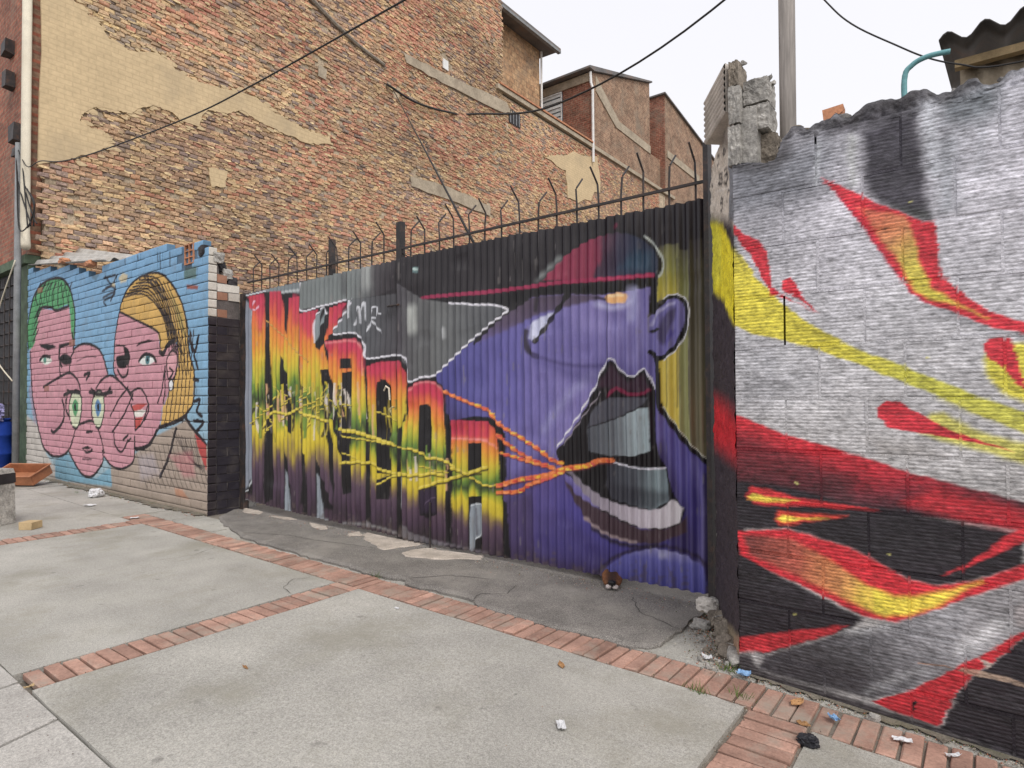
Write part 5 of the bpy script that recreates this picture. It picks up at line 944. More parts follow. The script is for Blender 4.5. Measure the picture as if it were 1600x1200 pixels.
 ('S',(38,28,34),(16.4,16.4),8.6,0.6,[-7328,942,-7171,483,-7058,326]),
 ('S',(38,28,34),(20.3,20.3),9.5,0.6,[-8112,938,-7809,712,-7481,537]),
 ('S',(38,28,34),(20.1,20.1),9.4,0.6,[-8033,924,-7750,685,-7457,539]),
 ('S',(38,28,34),(19.9,19.9),9.3,0.6,[-7955,911,-7692,659,-7434,540]),
 ('S',(38,28,34),(19.7,19.7),9.2,0.6,[-7878,898,-7635,633,-7410,542]),
 ('S',(38,28,34),(19.6,19.6),9.2,0.6,[-7802,884,-7578,608,-7386,543]),
 ('S',(38,28,34),(19.4,19.4),9.1,0.6,[-7727,871,-7521,582,-7363,545]),
 ('S',(38,28,34),(19.2,19.2),9,0.6,[-7653,859,-7465,557,-7340,546]),
 ('S',(38,28,34),(19,19),8.9,0.6,[-7580,846,-7410,532,-7317,548]),
 ('S',(38,28,34),(18.9,18.9),8.8,0.6,[-7508,833,-7355,508,-7294,549]),
 ('P',(196,52,48),0,11.1,1,[-7545,936,-7250,804,-7247,515,-7423,712]),
 ('P',(204,110,120),0,95.9,0.55,[-8197,632,-7603,722,-7520,420,-7805,399]),
 ('P',(206,120,60),0,47.1,0.6,[-8060,241,-7846,240,-7678,138,-8015,146]),
 ('P',(190,180,196),0,133.5,0.4,[-9153,582,-8658,629,-8466,392,-9046,265]),
 ('S',(38,28,34),(47.4,47.4),9.1,1,[-7667,2157,-7616,1939,-7679,2118,-7555,1917,-7457,2104]),
 ('S',(38,28,34),(46.6,46.6),8.9,1,[-7554,1878,-7473,1721]),
 ('S',(38,28,34),(46.5,46.5),8.9,1,[-7549,1320,-7410,1339,-7488,1205,-7369,1149]),
 ('S',(38,28,34),(46.5,46.5),8.9,1,[-7566,1089,-7329,1074,-7505,956]),
 ('S',(38,28,34),(46.6,46.6),8.9,1,[-7572,1590,-7451,1568]),
 ('S',(38,28,34),(40.9,40.9),12.3,0.85,[-10378,3154,-9962,3149]),
 ('S',(38,28,34),(41.1,41.1),12.4,0.85,[-10436,2969,-10075,3000,-9985,2873,-10371,2819,-10309,2741]),
 ('S',(38,28,34),(40.6,40.6),12.2,0.85,[-10314,3003,-9959,2986,-10130,2794]),
 ('S',(38,28,34),(40.9,40.9),12.3,0.85,[-10403,2870,-9986,2920]),
 ('S',(38,28,34),(40.7,40.7),12.2,0.85,[-10317,3170,-10076,3023,-9904,3142]),
 ('P',(204,190,150),0,43.7,1,[-9846,3088,-9706,3151,-9512,3093,-9565,3009,-9759,3009]),
 ('P',(204,190,150),0,44.7,1,[-10076,3046,-9959,3021,-9988,2989,-10076,3011]),
 ('S',(40,40,48),(30.3,30.3),31.6,0.8,[-8505,3255,-8493,3048]),
 ('S',(40,40,48),(29.4,29.4),30.6,0.8,[-8229,3229,-8218,3053]),
 ('S',(40,40,48),(30.5,30.5),31.8,0.8,[-8576,3262,-8565,3163]),
 ('S',(40,40,48),(34.3,34.3),35.7,0.8,[-9626,3361,-9614,3264]),
 ('S',(40,40,48),(32.7,32.7),34.1,0.8,[-9197,3320,-9186,3272]),
 ('P',(70,100,110),0,48.9,0.6,[-10953,3324,-10443,3306,-10690,3143,-10820,3208]),
 ('P',(86,120,110),0,34.9,0.9,[-7834,2981,-7505,2946,-7523,2804,-7832,2822]),
 ('P',(160,80,60),0,23.1,1,[-7769,2755,-7463,2709,-7482,2664,-7747,2703]),
]
ART_RIGHT = [
 ('P',[(0,(160,160,168)),(0.25,(208,205,214)),(0.6,(196,194,198)),(1,(184,180,178))],[-533,2714,-563,822],3.9,1,[-1472,3894,500,3202,428,-410,-1528,-1008]),
 ('P',(100,104,112),0,111.6,0.75,[-1034,2588,-767,2521,-568,2538,-518,2439,-571,2318,-643,2236,-988,2220,-1039,2250]),
 ('P',(146,146,152),0,110.6,0.5,[-1039,2250,-772,2201,-645,2081,-775,1982,-1041,2103]),
 ('P',(150,150,156),0,107.9,0.5,[-995,1652,-780,1598,-602,1416,-804,1281,-990,1300]),
 ('P',(58,54,62),0,34.2,0.85,[-567,2576,-432,2624,-274,2641,-199,2635,-216,2507,-276,2506,-568,2538]),
 ('P',(58,54,64),0,32.5,0.95,[-417,2526,-216,2542,-196,2413,-183,2304,-172,2091,-282,2129,-359,2189,-410,2246]),
 ('P',(104,112,118),0,49.5,0.8,[-142,2583,75,2600,60,2463,-60,2446,-130,2465]),
 ('S',(216,220,228),(35,35),35,0.8,[-171,2565,-166,2432,-155,2280]),
 ('S',(112,124,130),(58.1,58.1),58.1,0.6,[-103,2389,-115,2132]),
 ('S',(120,128,134),(32.7,32.7),60.7,0.45,[7,2428,-10,2246]),
 ('S',(214,212,222),(36.4,36.4),59.2,0.6,[94,2585,97,2403,69,2245]),
 ('S',(200,204,196),(21.9,21.9),27.4,0.6,[-459,2500,-454,2292]),
 ('S',(196,200,204),(11.5,11.5),14.3,0.7,[-594,2516,-606,2325]),
 ('P',(52,56,50),0,20.7,0.8,[-312,2171,-179,2119,-165,2072,-253,2115]),
 ('S',(120,120,126),(24.1,24.1),33.7,0.7,[-143,1699,-7,1629,120,1570]),
 ('P',(150,144,140),0,47.2,0.7,[-415,1166,-224,1146,-153,1098,-377,1086]),
 ('S',(66,62,64),(65.5,65.5),39.3,0.8,[-1035,2524,-913,2483,-768,2476,-710,2605,-638,2581,-567,2600,-474,2593,-407,2630,-274,2618,-222,2632,-170,2622,-100,2589,-37,2628]),
 ('S',(120,120,124),(23.9,23.9),23.9,0.6,[-37,2628,10,2594,56,2588,95,2614,139,2616,200,2608]),
 ('P',[(0,(222,206,50)),(0.4,(216,202,50)),(0.7,(196,192,58)),(1,(200,196,70))],[-993,1839,114,1240],7,1,[-1315,2301,-1060,2222,-989,2105,-891,1957,-891,1941,-768,1796,-651,1688,-481,1572,-293,1481,-219,1443,-13,1337,114,1280,175,1249,173,1162,113,1196,-14,1263,-221,1373,-371,1448,-483,1507,-706,1594,-895,1651,-995,1704,-1097,1871,-1318,1984]),
 ('S',(150,140,40),(4.3,4.3),3.7,0.7,[-904,1812,-814,1816]),
 ('S',(190,182,80),(19.2,19.2),16.8,0.4,[-149,1329,113,1208]),
 ('P',(60,66,66),0,13,0.8,[-1041,2218,-993,2175,-954,2037,-928,1978,-995,2091]),
 ('P',(214,44,60),0,3.9,1,[-1008,2191,-986,2201,-933,2145,-861,2106,-829,2053,-814,1970,-806,1875,-738,1813,-678,1770,-620,1732,-684,1778,-751,1808,-813,1841,-844,1907,-895,2028,-947,2098]),
 ('P',(214,44,60),0,3.6,1,[-766,1867,-757,1896,-725,1907,-701,1876,-683,1822,-654,1787,-601,1723,-637,1753,-684,1796,-738,1834]),
 ('P',(214,44,60),0,4.3,1,[-579,2350,-520,2307,-398,2216,-253,2115,-157,2062,-146,1965,-141,1825,-147,1907,-128,1825,13,1683,121,1625,211,1584,210,1557,120,1586,25,1616,-74,1674,-193,1737,-242,1775,-287,1851,-339,1953,-362,1989,-456,2157,-529,2266]),
 ('P',[(0,(212,96,76)),(0.35,(212,138,90)),(0.7,(208,190,70)),(1,(216,200,60))],[-399,2170,-178,1763],10.8,1,[-439,2191,-359,2155,-253,2108,-230,2013,-212,1904,-201,1871,-174,1798,-107,1739,13,1650,-73,1708,-178,1750,-225,1784,-268,1866,-297,1946,-338,2003,-392,2113]),
 ('S',(170,30,70),(8.4,8.4),8.4,0.7,[-529,2271,-448,2151,-362,1998,-332,1933,-280,1846,-236,1774,-185,1738]),
 ('S',(70,50,40),(10.4,10.4),5.2,1,[-335,2072,-333,2072]),
 ('P',(216,204,56),0,13.7,1,[-6,1503,17,1552,119,1546,210,1541,205,1273,115,1317,53,1353,8,1412]),
 ('Q',(214,44,60),0,3.4,1,[-4,1545,21,1575,73,1569,94,1511,115,1369,79,1418,42,1468,3,1501]),
 ('P',(206,198,70),0,14.8,0.9,[-231,1190,-186,1269,-136,1274,-82,1236,-15,1196,112,1160,202,1140,201,1054,111,1079,-17,1121,-152,1158]),
 ('P',(214,44,60),0,3.1,1,[-376,1248,-377,1294,-346,1325,-292,1321,-237,1279,-117,1203,-16,1163,80,1126,-49,1157,-166,1179,-260,1193,-336,1211]),
 ('P',[(0,(204,36,50)),(0.35,(196,36,52)),(0.75,(110,34,46)),(1,(50,38,46))],[-539,1115,-517,834],6.8,1,[-1268,1430,-1072,1332,-990,1259,-731,1157,-473,1090,-263,1021,108,933,227,908,340,792,106,823,-91,830,-302,841,-537,843,-744,821,-1220,797]),
 ('P',[(0,(120,34,44)),(1,(40,34,40))],[-713,1126,-743,867],52.2,0.9,[-1106,1184,-902,1159,-714,1087,-458,990,-497,891,-743,856,-946,896,-1141,892,-1166,927]),
 ('P',(40,34,40),0,13.8,1,[-1298,917,-969,930,-721,915,-497,869,-258,846,-83,829,86,815,105,806,103,683,-31,613,-178,552,-280,570,-500,673,-745,720,-948,692,-859,504,-644,439,-447,369,-506,303,-865,106,-980,125,-1309,47]),
 ('P',(40,34,40),0,13.8,1,[-1303,494,-881,536,-448,359,-525,315,-944,169,-1308,123]),
 ('P',(206,34,48),0,25.2,0.8,[-301,888,-171,962,107,901,341,837,340,766,106,815,79,820,-91,840]),
 ('P',(206,34,48),0,7.2,1,[-160,601,-78,664,71,809,138,857,208,838,136,791,92,771,-54,666]),
 ('P',(206,40,46),0,9.3,0.95,[-944,858,-916,908,-820,897,-711,868,-536,863,-384,848,-638,838,-798,825,-900,822]),
 ('P',(232,206,56),0,7.7,1,[-934,856,-905,876,-854,863,-700,858,-854,839,-911,839]),
 ('P',(214,60,40),0,11.9,1,[-808,762,-790,803,-691,801,-498,812,-639,774,-745,738,-791,733]),
 ('P',(236,214,56),0,8.9,1,[-802,762,-768,786,-702,778,-577,791,-702,769,-767,747]),
 ('P',(206,34,48),0,7.9,1,[-996,680,-745,720,-500,675,-387,625,-280,572,-178,555,-31,613,103,691,275,792,274,747,102,636,-96,513,-266,402,-328,374,-447,380,-644,451,-859,522,-974,569]),
 ('P',[(0,(110,52,48)),(0.3,(176,84,66)),(0.6,(212,140,80)),(0.82,(226,206,50)),(1,(226,200,50))],[-914,637,-265,449],15.6,1,[-955,667,-746,681,-580,606,-426,518,-326,489,-264,499,-136,545,-32,605,-162,488,-265,422,-364,393,-543,447,-748,523,-938,574]),
 ('P',[(0,(70,66,70)),(0.35,(96,94,98)),(0.7,(150,148,152)),(1,(150,146,148))],[-776,105,101,570],12.2,1,[-865,100,-668,210,-506,303,-328,372,-97,509,102,632,340,766,336,562,99,438,-29,313,-271,105,-416,27,-650,25,-888,30]),
 ('P',(62,58,62),0,55.2,0.9,[-887,100,-648,159,-451,155,-397,53,-589,20,-900,27]),
 ('P',(206,204,206),0,23.7,0.7,[-116,341,20,468,65,459,-20,354,-116,291]),
 ('S',(206,206,208),(16.3,16.3),24.4,0.6,[-506,292,-355,352]),
 ('S',(190,190,192),(16,16),26.6,0.5,[-434,53,-314,149,-226,203]),
 ('P',(190,36,46),0,8.7,1,[-1309,47,-944,175,-699,260,-506,327,-586,263,-864,118,-945,104,-1310,-43]),
 ('P',(66,60,62),0,17.4,1,[-1310,-43,-945,100,-888,30,-589,9,-361,1,-179,-14,121,-58,324,-48,322,-180,-1320,-843]),
 ('P',(192,34,46),0,4,1,[336,562,99,438,-29,315,-271,108,-416,18,-316,-6,-179,-16,-115,134,-62,215,98,408,335,526]),
 ('P',(40,34,40),0,6.6,1,[98,408,335,535,323,-92,90,-60,-175,-23,-115,132,-62,213]),
 ('P',(166,140,120),0,2.4,0.8,[-113,233,-93,248,-77,242,-38,248,8,244,46,248,95,233,161,217,161,211,95,220,53,229,-7,224,-54,221,-85,225]),
 ('P',(178,160,150),0,2.3,1,[-49,293,1,287,-14,259]),
 ('S',(176,130,100),(4,4),2.5,1,[-251,227,-175,232,-134,237]),
 ('P',(170,160,160),0,6.6,0.7,[73,527,132,557,130,455,76,452]),
 ('S',(196,190,110),(10.4,10.4),3.5,1,[-710,941,-708,941]),
 ('S',(196,190,110),(9.2,9.2),3.1,1,[-343,666,-342,666]),
 ('S',(196,190,110),(10.5,10.5),3.5,1,[-730,330,-728,330]),
 ('S',(196,190,110),(10.4,10.4),3.5,1,[-713,943,-711,943]),
 ('S',(196,190,110),(8.8,8.8),2.9,1,[-197,1503,-195,1503]),
 ('S',(196,190,110),(9.1,9.1),3,1,[-241,2167,-240,2167]),
 ('S',(22,20,22),(30.1,30.1),6,1,[-839,472,-838,473]),
 ('P',(22,20,22),0,2.5,1,[-271,69,-256,63,-262,21,-272,23]),
]
ART_RETURN = [
 ('P',(196,186,174),0,30,1,[-7121,5413,-1939,2323,-1970,1764,-7522,3153]),
 ('P',(112,104,98),0,87.4,0.8,[-4530,3378,-2811,2552,-2817,2462,-4549,3210]),
 ('P',(120,122,128),0,16.6,1,[-3198,2738,-2550,2427,-2577,2021,-3197,2254]),
 ('P',(58,50,54),0,92.6,1,[-7425,3701,-3178,2248,-2489,1594,-2604,-151,-8825,-4199]),
 ('P',(222,206,50),0,61.9,1,[-7441,3608,-3429,2301,-3152,2093,-2477,1791,-2496,1495,-3181,1731,-3465,1885,-3876,2016,-7564,2914]),
 ('P',(200,196,70),0,123.8,0.6,[-7441,3608,-3570,2352,-3502,2001,-3935,2040,-7564,2914]),
 ('P',[(0,(130,128,132)),(1,(150,150,152))],[-3073,1685,-2895,1404],22.4,1,[-3073,1685,-2388,1535,-2404,1274,-3069,1282]),
 ('P',(196,40,48),0,183.2,0.95,[-4343,1367,-3689,1318,-3360,1286,-3073,1235,-2409,1202,-2412,1154,-3089,1029,-3688,1038,-4374,1067]),
 ('P',(180,48,52),0,40.2,0.8,[-3584,-41,-2458,423,-2463,349,-3363,-33]),
 ('P',(150,136,112),0,67.7,0.8,[-4960,-441,-3576,54,-2985,198,-2580,219,-5574,-1147]),
 ('S',(36,34,38),(16.2,16.2),8.1,1,[-3625,2772,-3571,2744,-3547,2706,-3603,2700]),
 ('S',(36,34,38),(14.5,14.5),7.3,1,[-3390,2706,-3321,2664,-3346,2656,-3392,2687,-3381,2702]),
 ('S',(36,34,38),(14.9,14.9),7.4,1,[-3450,2598,-3563,2640,-3555,2612,-3462,2576,-3454,2549,-3569,2583]),
 ('S',(36,34,38),(14.3,14.3),7.2,1,[-3376,2584,-3283,2558,-3308,2538,-3355,2549,-3273,2517,-3312,2491,-3382,2514]),
 ('S',(36,34,38),(14.7,14.7),7.3,1,[-3438,2449,-3524,2477,-3526,2456,-3445,2424,-3467,2400,-3545,2414]),
 ('S',(36,34,38),(13.5,13.5),6.8,1,[-3272,2420,-3218,2430,-3223,2359]),
 ('S',(36,34,38),(16.4,16.4),8.2,1,[-3681,2606,-3681,2603]),
 ('S',(36,34,38),(18.4,18.4),9.2,1,[-3930,2866,-3889,2796]),
 ('S',(36,34,38),(17.9,17.9),8.9,1,[-3878,2702,-3851,2647]),
 ('S',(206,200,192),(12.6,12.6),8.4,1,[-3730,2594,-3184,2421]),
]
# outlines measured in metres: (y,z) on the party wall, (x,y) on the ground, (x,z) on street-parallel walls
SH = {
 'plaster_main': [(3.417,9.139),(4.059,9.491),(4.167,9.049),(4.274,8.916),(4.601,8.784),(4.771,8.58),(5.18,8.503),(5.672,8.696),(5.892,8.612),(6.064,8.477),(6.404,8.405),(6.903,8.462),(7.432,8.552),(7.911,8.6),(8.417,8.38),(9.322,8.292),(10.009,8.302),(10.049,8.143),(9.323,7.941),(8.592,7.977),(7.913,8.057),(7.558,8.159),(7.203,7.938),(6.76,7.865),(6.632,7.702),(6.562,7.417),(6.163,7.405),(6.002,7.529),(5.615,7.538),(5.308,7.356),(5.188,7.205),(4.895,7.177),(4.558,7.116),(4.449,7.025),(4.311,6.861),(4.29,6.741),(4.561,6.634),(4.729,6.575),(4.786,6.414),(4.564,6.216),(4.036,5.891),(3.448,5.654)],
 'plaster_low': [(20.098,10.897),(21.089,11.308),(22.7,11.846),(24.324,12.236),(24.546,11.638),(24.606,10.636),(22.665,9.686),(21.846,9.7),(21.73,10.823)],
 'band_upper': [(12.646,11.776),(14.306,11.883),(17.664,12.171),(18.046,11.883),(17.284,11.699),(14.304,11.526),(12.749,11.526)],
 'band_lower': [(12.894,8.1),(14.585,8.22),(16.71,8.107),(16.707,7.742),(14.582,7.8),(12.946,7.8)],
 'patch_small': [(6.766,6.557),(7.209,6.598),(7.165,6.229),(6.84,6.142)],
 'patch_grey': [(14.585,8.164),(16.121,8.217),(16.302,8.083),(14.583,7.912)],
 'scar': [(9.453,11.765),(10.11,11.49),(10.966,11.231),(11.894,11.082)],
 'holes': [(9.767,10.241),(14.458,12.474),(14.608,12.285),(12.387,10.403),(6.107,7.904),(6.269,7.882)],
 'apron': [(-6.703,3.444),(-6.187,3.293),(-5.676,3.168),(-5.146,3.148),(-4.695,3.113),(-4.453,3.135),(-4.137,3.123),(-3.986,3.119),(-3.703,3.089),(-3.547,3.123),(-3.484,3.149),(-3.241,3.079),(-3.013,3.104),(-2.789,3.118),(-2.713,3.11),(-2.657,3.057),(-2.612,3.044),(-2.393,3.032),(-2.245,3.032),(-1.963,3.024),(-1.825,3.043),(-1.716,3.033),(-1.54,3.033),(-1.441,3.096),(-1.416,3.157),(-1.421,3.219),(-1.42,3.321),(-1.404,3.428),(-1.428,3.586),(-1.396,3.689)],
 'thresh': [[(-4.86,3.896),(-4.89,3.979),(-4.389,3.967),(-4.037,4.016),(-4.085,3.863),(-4.187,3.599),(-4.414,3.682),(-4.67,3.763)],[(-4.02,3.633),(-3.968,3.849),(-3.653,3.922),(-3.346,3.984),(-3.286,3.872),(-3.646,3.627),(-3.903,3.563)],[(-7.189,3.96),(-7.004,3.989),(-6.732,3.973),(-6.631,3.855),(-6.896,3.818)],[(-6.421,3.868),(-6.247,3.938),(-6.01,3.944),(-6.156,3.861)],[(-5.761,3.916),(-5.436,3.904),(-5.325,3.844),(-5.359,3.773),(-5.64,3.853)],[(-4.975,3.813),(-4.966,3.941),(-4.804,3.87),(-4.889,3.766)]],
 'leftwall_top': [(-14.028,3.804),(-13.404,3.686),(-12.56,3.608),(-11.503,3.477),(-11.277,3.355),(-10.693,3.271),(-10.321,3.337),(-10.082,3.371),(-9.517,3.346),(-8.892,3.334),(-8.506,3.318),(-7.966,3.276),(-7.58,3.223),(-7.341,3.209),(-7.263,3.151)],
 'leftret_top': [(3.521,3.146),(3.582,3.067),(3.666,3.036),(3.69,2.864),(3.784,2.794),(3.864,2.735),(3.995,2.698)],
 'rightwall_top': [(-1.035,2.524),(-0.994,2.525),(-0.913,2.493),(-0.786,2.475),(-0.747,2.586),(-0.71,2.625),(-0.673,2.625),(-0.637,2.594),(-0.602,2.615),(-0.567,2.615),(-0.523,2.639),(-0.474,2.603),(-0.432,2.628),(-0.407,2.644),(-0.352,2.637),(-0.274,2.63),(-0.229,2.643),(-0.177,2.637),(-0.142,2.607),(-0.099,2.6),(-0.071,2.617),(-0.037,2.64),(-0.01,2.636),(0.01,2.604),(0.056,2.598),(0.095,2.627),(0.139,2.628),(0.2,2.616)],
 'cross1': [(-3.745,0.932),(-3.488,0.931),(-3.834,2.754),(-3.608,2.79)],
 'cross0': [(-7.469,1.7),(-7.604,2.117),(-7.62,2.49),(-7.577,2.813),(-7.178,1.635),(-7.062,1.902),(-7.335,2.312),(-7.296,2.847)],
 'cross2': [(-0.844,2.74),(-0.847,2.266),(-0.627,2.695),(-0.633,2.371)],
 'kerb': [(-4.152,0.951),(-3.745,0.932),(-3.376,0.911),(-3.092,0.889),(-2.63,0.866)],
 'joints': [(-3.76,0.862),(-3.659,0.921),(-3.414,0.784),(-3.555,0.912),(-2.962,0.682),(-3.15,0.883),(-2.725,0.795),(-2.767,0.864)],
 'barrel': [(-15.077,3.42),(-14.599,3.503)],
 'block': [(-8.087,1.84),(-8.029,1.958),(-8.571,2.095)],
 'crate': [(-13.405,3.112),(-11.29,2.847),(-13.145,3.604),(-15.295,3.926)],
 'wood': [(-8.047,2.022),(-7.941,2.099)],
 'leaf': [(-1.713,2.618)],
 'paper': [(-1.399,2.135)],
 'cap': [(-0.58,2.645)],
 'blue': [(-0.947,3.041),(-0.532,2.9)],
 'white': [(-0.289,2.916),(-1.159,3.135),(-1.083,3.212),(-0.126,2.931),(-3.009,2.691),(-7.649,2.938),(-3.584,0.929),(-3.269,0.893),(-9.089,2.968),(-9.853,3.294)],
 'leaf2': [(-0.687,2.941),(-0.624,2.773),(-2.962,1.649)],
 'grass': [(-1.076,2.768),(-1.031,3.065),(-0.878,2.841),(-3.658,3.082),(-10.492,3.263),(-6.218,3.195)],
 'stones': [(-1.416,3.785),(-1.357,3.475),(-1.22,3.402),(-1.148,3.346),(-0.992,3.166),(-0.399,3.013)],
 'dog': [(-2.076,3.762)],
 'rodfoot': [(-3.886,3.679)],
 'brickpatch': [(-0.653,2.739)],
 'gate_top': [(-7.069,2.611),(-5.943,2.625),(-4.435,2.653),(-4.39,2.665),(-3.429,2.665),(-1.437,2.639)],
 'gate_bot': [(-7.142,0.137),(-5.938,0.093),(-4.337,0.05),(-4.337,0.032),(-3.305,0.051),(-2.249,0.061),(-1.408,0.073)],
 'rail': [(-7.114,2.764),(-4.39,2.756),(-4.215,2.765),(-3.428,2.774),(-1.771,2.75),(-1.448,2.755)],
 'spk': [(-6.799,2.887),(-6.984,2.911),(-5.943,2.929),(-4.525,2.869),(-3.98,2.909),(-3.589,2.907),(-3.237,2.939),(-2.849,2.935),(-2.484,2.938),(-2.135,2.92),(-1.774,2.906),(-1.586,2.875),(-2.138,2.595),(-1.95,2.652),(-1.589,2.648),(-1.777,2.641),(-2.319,2.65),(-2.486,2.647),(-2.679,2.666),(-2.851,2.644),(-3.037,2.676),(-3.239,2.672),(-3.422,2.658),(-3.59,2.657)],
 'posts': [(-7.262,2.632),(-7.143,2.619),(-4.425,3.03),(-4.318,3.011),(-1.441,3.01),(-1.403,3.0),(-5.548,3.048),(-5.46,3.034),(-4.384,-0.905),(-1.433,2.932)],
 'lw_tile': [(-7.812,3.26),(-7.58,3.215),(-7.578,2.989),(-7.809,3.021)],
 'win': [(-16.577,15.711),(-15.348,15.426),(-15.33,13.619),(-16.583,15.096),(-16.608,16.493),(-13.903,16.264),(-15.955,15.521)],
 'far_front': [(-14.719,18.06),(-13.766,18.022),(-14.755,14.983)],
 'setback': [(19.873,16.996),(22.314,16.6),(22.276,13.567),(19.842,13.772)],
 'setback2': [(22.391,16.711),(19.109,16.909)],
 'lowtop': [(17.291,12.499),(20.604,12.499),(24.502,12.408),(28.035,12.379),(31.5,12.48)],
 'slot': [(17.853,11.956),(18.524,12.008),(18.519,11.567),(17.849,11.525)],
 'roofcorner': [(-0.12,3.216),(-0.048,3.213),(0.18,3.233),(0.41,3.249),(-0.079,2.968),(0.175,2.981)],
 'pole': [(-0.853,2.792),(-0.779,2.772),(-0.846,3.489),(-0.775,3.46)],
 'hose': [(-0.279,2.787),(-0.283,2.85),(-0.251,2.91),(-0.188,2.931),(-0.103,2.925)],
 'cable': [[(-12.828,5.453),(-11.774,5.2),(-10.28,4.974),(-7.482,4.685),(-5.932,4.613),(-3.694,4.584),(-2.825,4.565)],[(12.049,10.488),(13.074,10.402),(14.493,10.625),(15.758,11.022),(17.918,12.046)],[(-0.676,3.541),(-0.538,3.346),(-0.337,3.159),(-0.202,3.046),(-0.073,2.97),(0.073,2.914)]],
 'pierblk': [(-1.212,3.023),(-1.07,3.111),(-0.983,3.126),(-0.975,3.011),(-0.81,2.925),(-0.813,2.712),(-1.071,2.851),(-1.211,2.821),(-1.08,2.629)],
 'dp': [(-13.924,8.757),(-13.335,4.137),(-14.089,5.81),(-14.027,4.009)],
 'sheet': [(-13.682,3.749),(-10.105,3.347),(-16.691,4.78),(-12.504,3.885)],
}
def interp(P, x): return float(np.interp(x, [p[0] for p in P], [p[1] for p in P]))
def inpoly(P, x, y):
    r = False
    for i in range(len(P)):
        a, b = P[i-1], P[i]
        if (a[1] > y) != (b[1] > y) and x < (b[0]-a[0])*(y-a[1])/(b[1]-a[1])+a[0]: r = not r
    return r
def rough_poly(P, n=4, amp=.02, seed=1):
    r = random.Random(seed); o = []
    for i in range(len(P)):
        a, b = P[i], P[(i+1) % len(P)]; L = math.hypot(b[0]-a[0], b[1]-a[1])
        for k in range(n):
            t = k/n; w = 0 if k == 0 else min(1, .3*L/n/amp); o.append((a[0]+(b[0]-a[0])*t+w*r.uniform(-amp, amp), a[1]+(b[1]-a[1])*t+w*r.uniform(-amp, amp)))
    return o
def lump(name, loc, size, material, parent=None, amp=.25, seed=0, sub=3, rz=0, box=.6, freq=1.6):
    bm = bmesh.new(); bmesh.ops.create_cube(bm, size=2); bmesh.ops.subdivide_edges(bm, edges=bm.edges[:], cuts=2**sub-1, use_grid_fill=True)
    for v in bm.verts:
        s = v.co.normalized()*1.15; v.co = s.lerp(v.co, box)
        v.co += v.co.normalized()*amp*(mnoise.fractal(v.co*freq+Vector((seed*7.3, seed*3.1, seed)), 1.0, 2.0, 4))
        v.co = Vector((v.co.x*size[0]/2, v.co.y*size[1]/2, v.co.z*size[2]/2))
    me = bpy.data.meshes.new(name); bm.to_mesh(me); bm.free(); me.materials.append(material)
    o = bpy.data.objects.new(name, me); COL.objects.link(o); o.location = loc; o.rotation_euler.z = rz
    if parent is not None: under(o, parent)
    return o
def frag(name, loc, size, material, parent=None, seed=0, n=14):
    r = random.Random(seed*13+5); bm = bmesh.new()
    for k in range(n):
        v = Vector((r.gauss(0, 1), r.gauss(0, 1), r.gauss(0, 1))).normalized()*r.uniform(.75, 1); m = max(abs(q) for q in v); v = v.lerp(v/m, .5)
        bm.verts.new((v.x*size[0]/2, v.y*size[1]/2, v.z*size[2]/2))
    h = bmesh.ops.convex_hull(bm, input=bm.verts[:]); bmesh.ops.delete(bm, geom=[g for g in h['geom_interior'] if isinstance(g, bmesh.types.BMVert)], context='VERTS')
    bmesh.ops.bevel(bm, geom=bm.edges[:], offset=min(size)*.05, segments=1, affect='EDGES')
    me = bpy.data.meshes.new(name); bm.to_mesh(me); bm.free(); me.materials.append(material)
    o = bpy.data.objects.new(name, me); COL.objects.link(o); o.location = loc; o.rotation_euler = (r.uniform(-.4,.4), r.uniform(-.4,.4), r.uniform(0, 6))
    if parent is not None: under(o, parent)
    return o
def gz(x): return -.055*max(0.0, x+1.0)          # the pavement falls a little to the right
# ================================================================== SETTING: ground and pavement
V = [(x, y, -.06+gz(min(x, 3)) if abs(x) < 60 else -.25) for y in (-120, -.5, 12, 160) for x in (-160, -40, -1, 0, 1, 3, 60, 160)]
F = [(j*8+i, j*8+i+1, (j+1)*8+i+1, (j+1)*8+i) for j in range(3) for i in range(7)]
tag(mesh('ground', V, F, M['ground']), 'bare grey dirt ground under and behind the gate', 'ground', kind='structure')
def flat(P, z0=-.05, z1=0.0): # thick sheet that follows the fall of the pavement
    b = MB(); n = len(P)
    v = [(x, y, z0+gz(x)) for x, y in P]+[(x, y, z1+gz(x)) for x, y in P]
    b.add(v, [tuple(range(n))[::-1], tuple(range(n, 2*n))]+[(i, (i+1) % n, n+(i+1) % n, n+i) for i in range(n)]); return b
def by(x): return 2.775-.018*(x+1)*(x < -1)   # street-side edge of the long brick band
BW = .245
pav = flat([(-16,-.5),(-1,-.5),(0,-.5),(3,-.5),(3,3.9),(0,3.9),(-1,3.9),(-1,4.6),(-16,4.6)], -.055, -.010).build('pavement', M['bed'])
tag(pav, 'concrete pavement with bands of red brick in front of the walls', 'pavement', kind='structure')
def band(x0, x1, y0, y1, seed, open_top=True):
    r = random.Random(seed); e = .004
    def jag(a, b, n=9, s=.004): return [(a[0]+(b[0]-a[0])*k/n+r.uniform(-s, s), a[1]+(b[1]-a[1])*k/n+r.uniform(-s, s)) for k in range(n)]
    xs = [x0]+[v for v in (-1.0, 0.0) if x0 < v < x1]+[x1]; P = []
    P += [q for a, b in zip(xs[:-1], xs[1:]) for q in jag((a, y0(a)), (b, y0(b)))]
    P += jag((x1, y0(x1)), (x1, y1(x1)))
    P += [q for a, b in zip(xs[::-1][:-1], xs[::-1][1:]) for q in jag((a, y1(a)), (b, y1(b)))]
    P += jag((x0, y1(x0)), (x0, y0(x0)))
    return P
KY = lambda x: .925
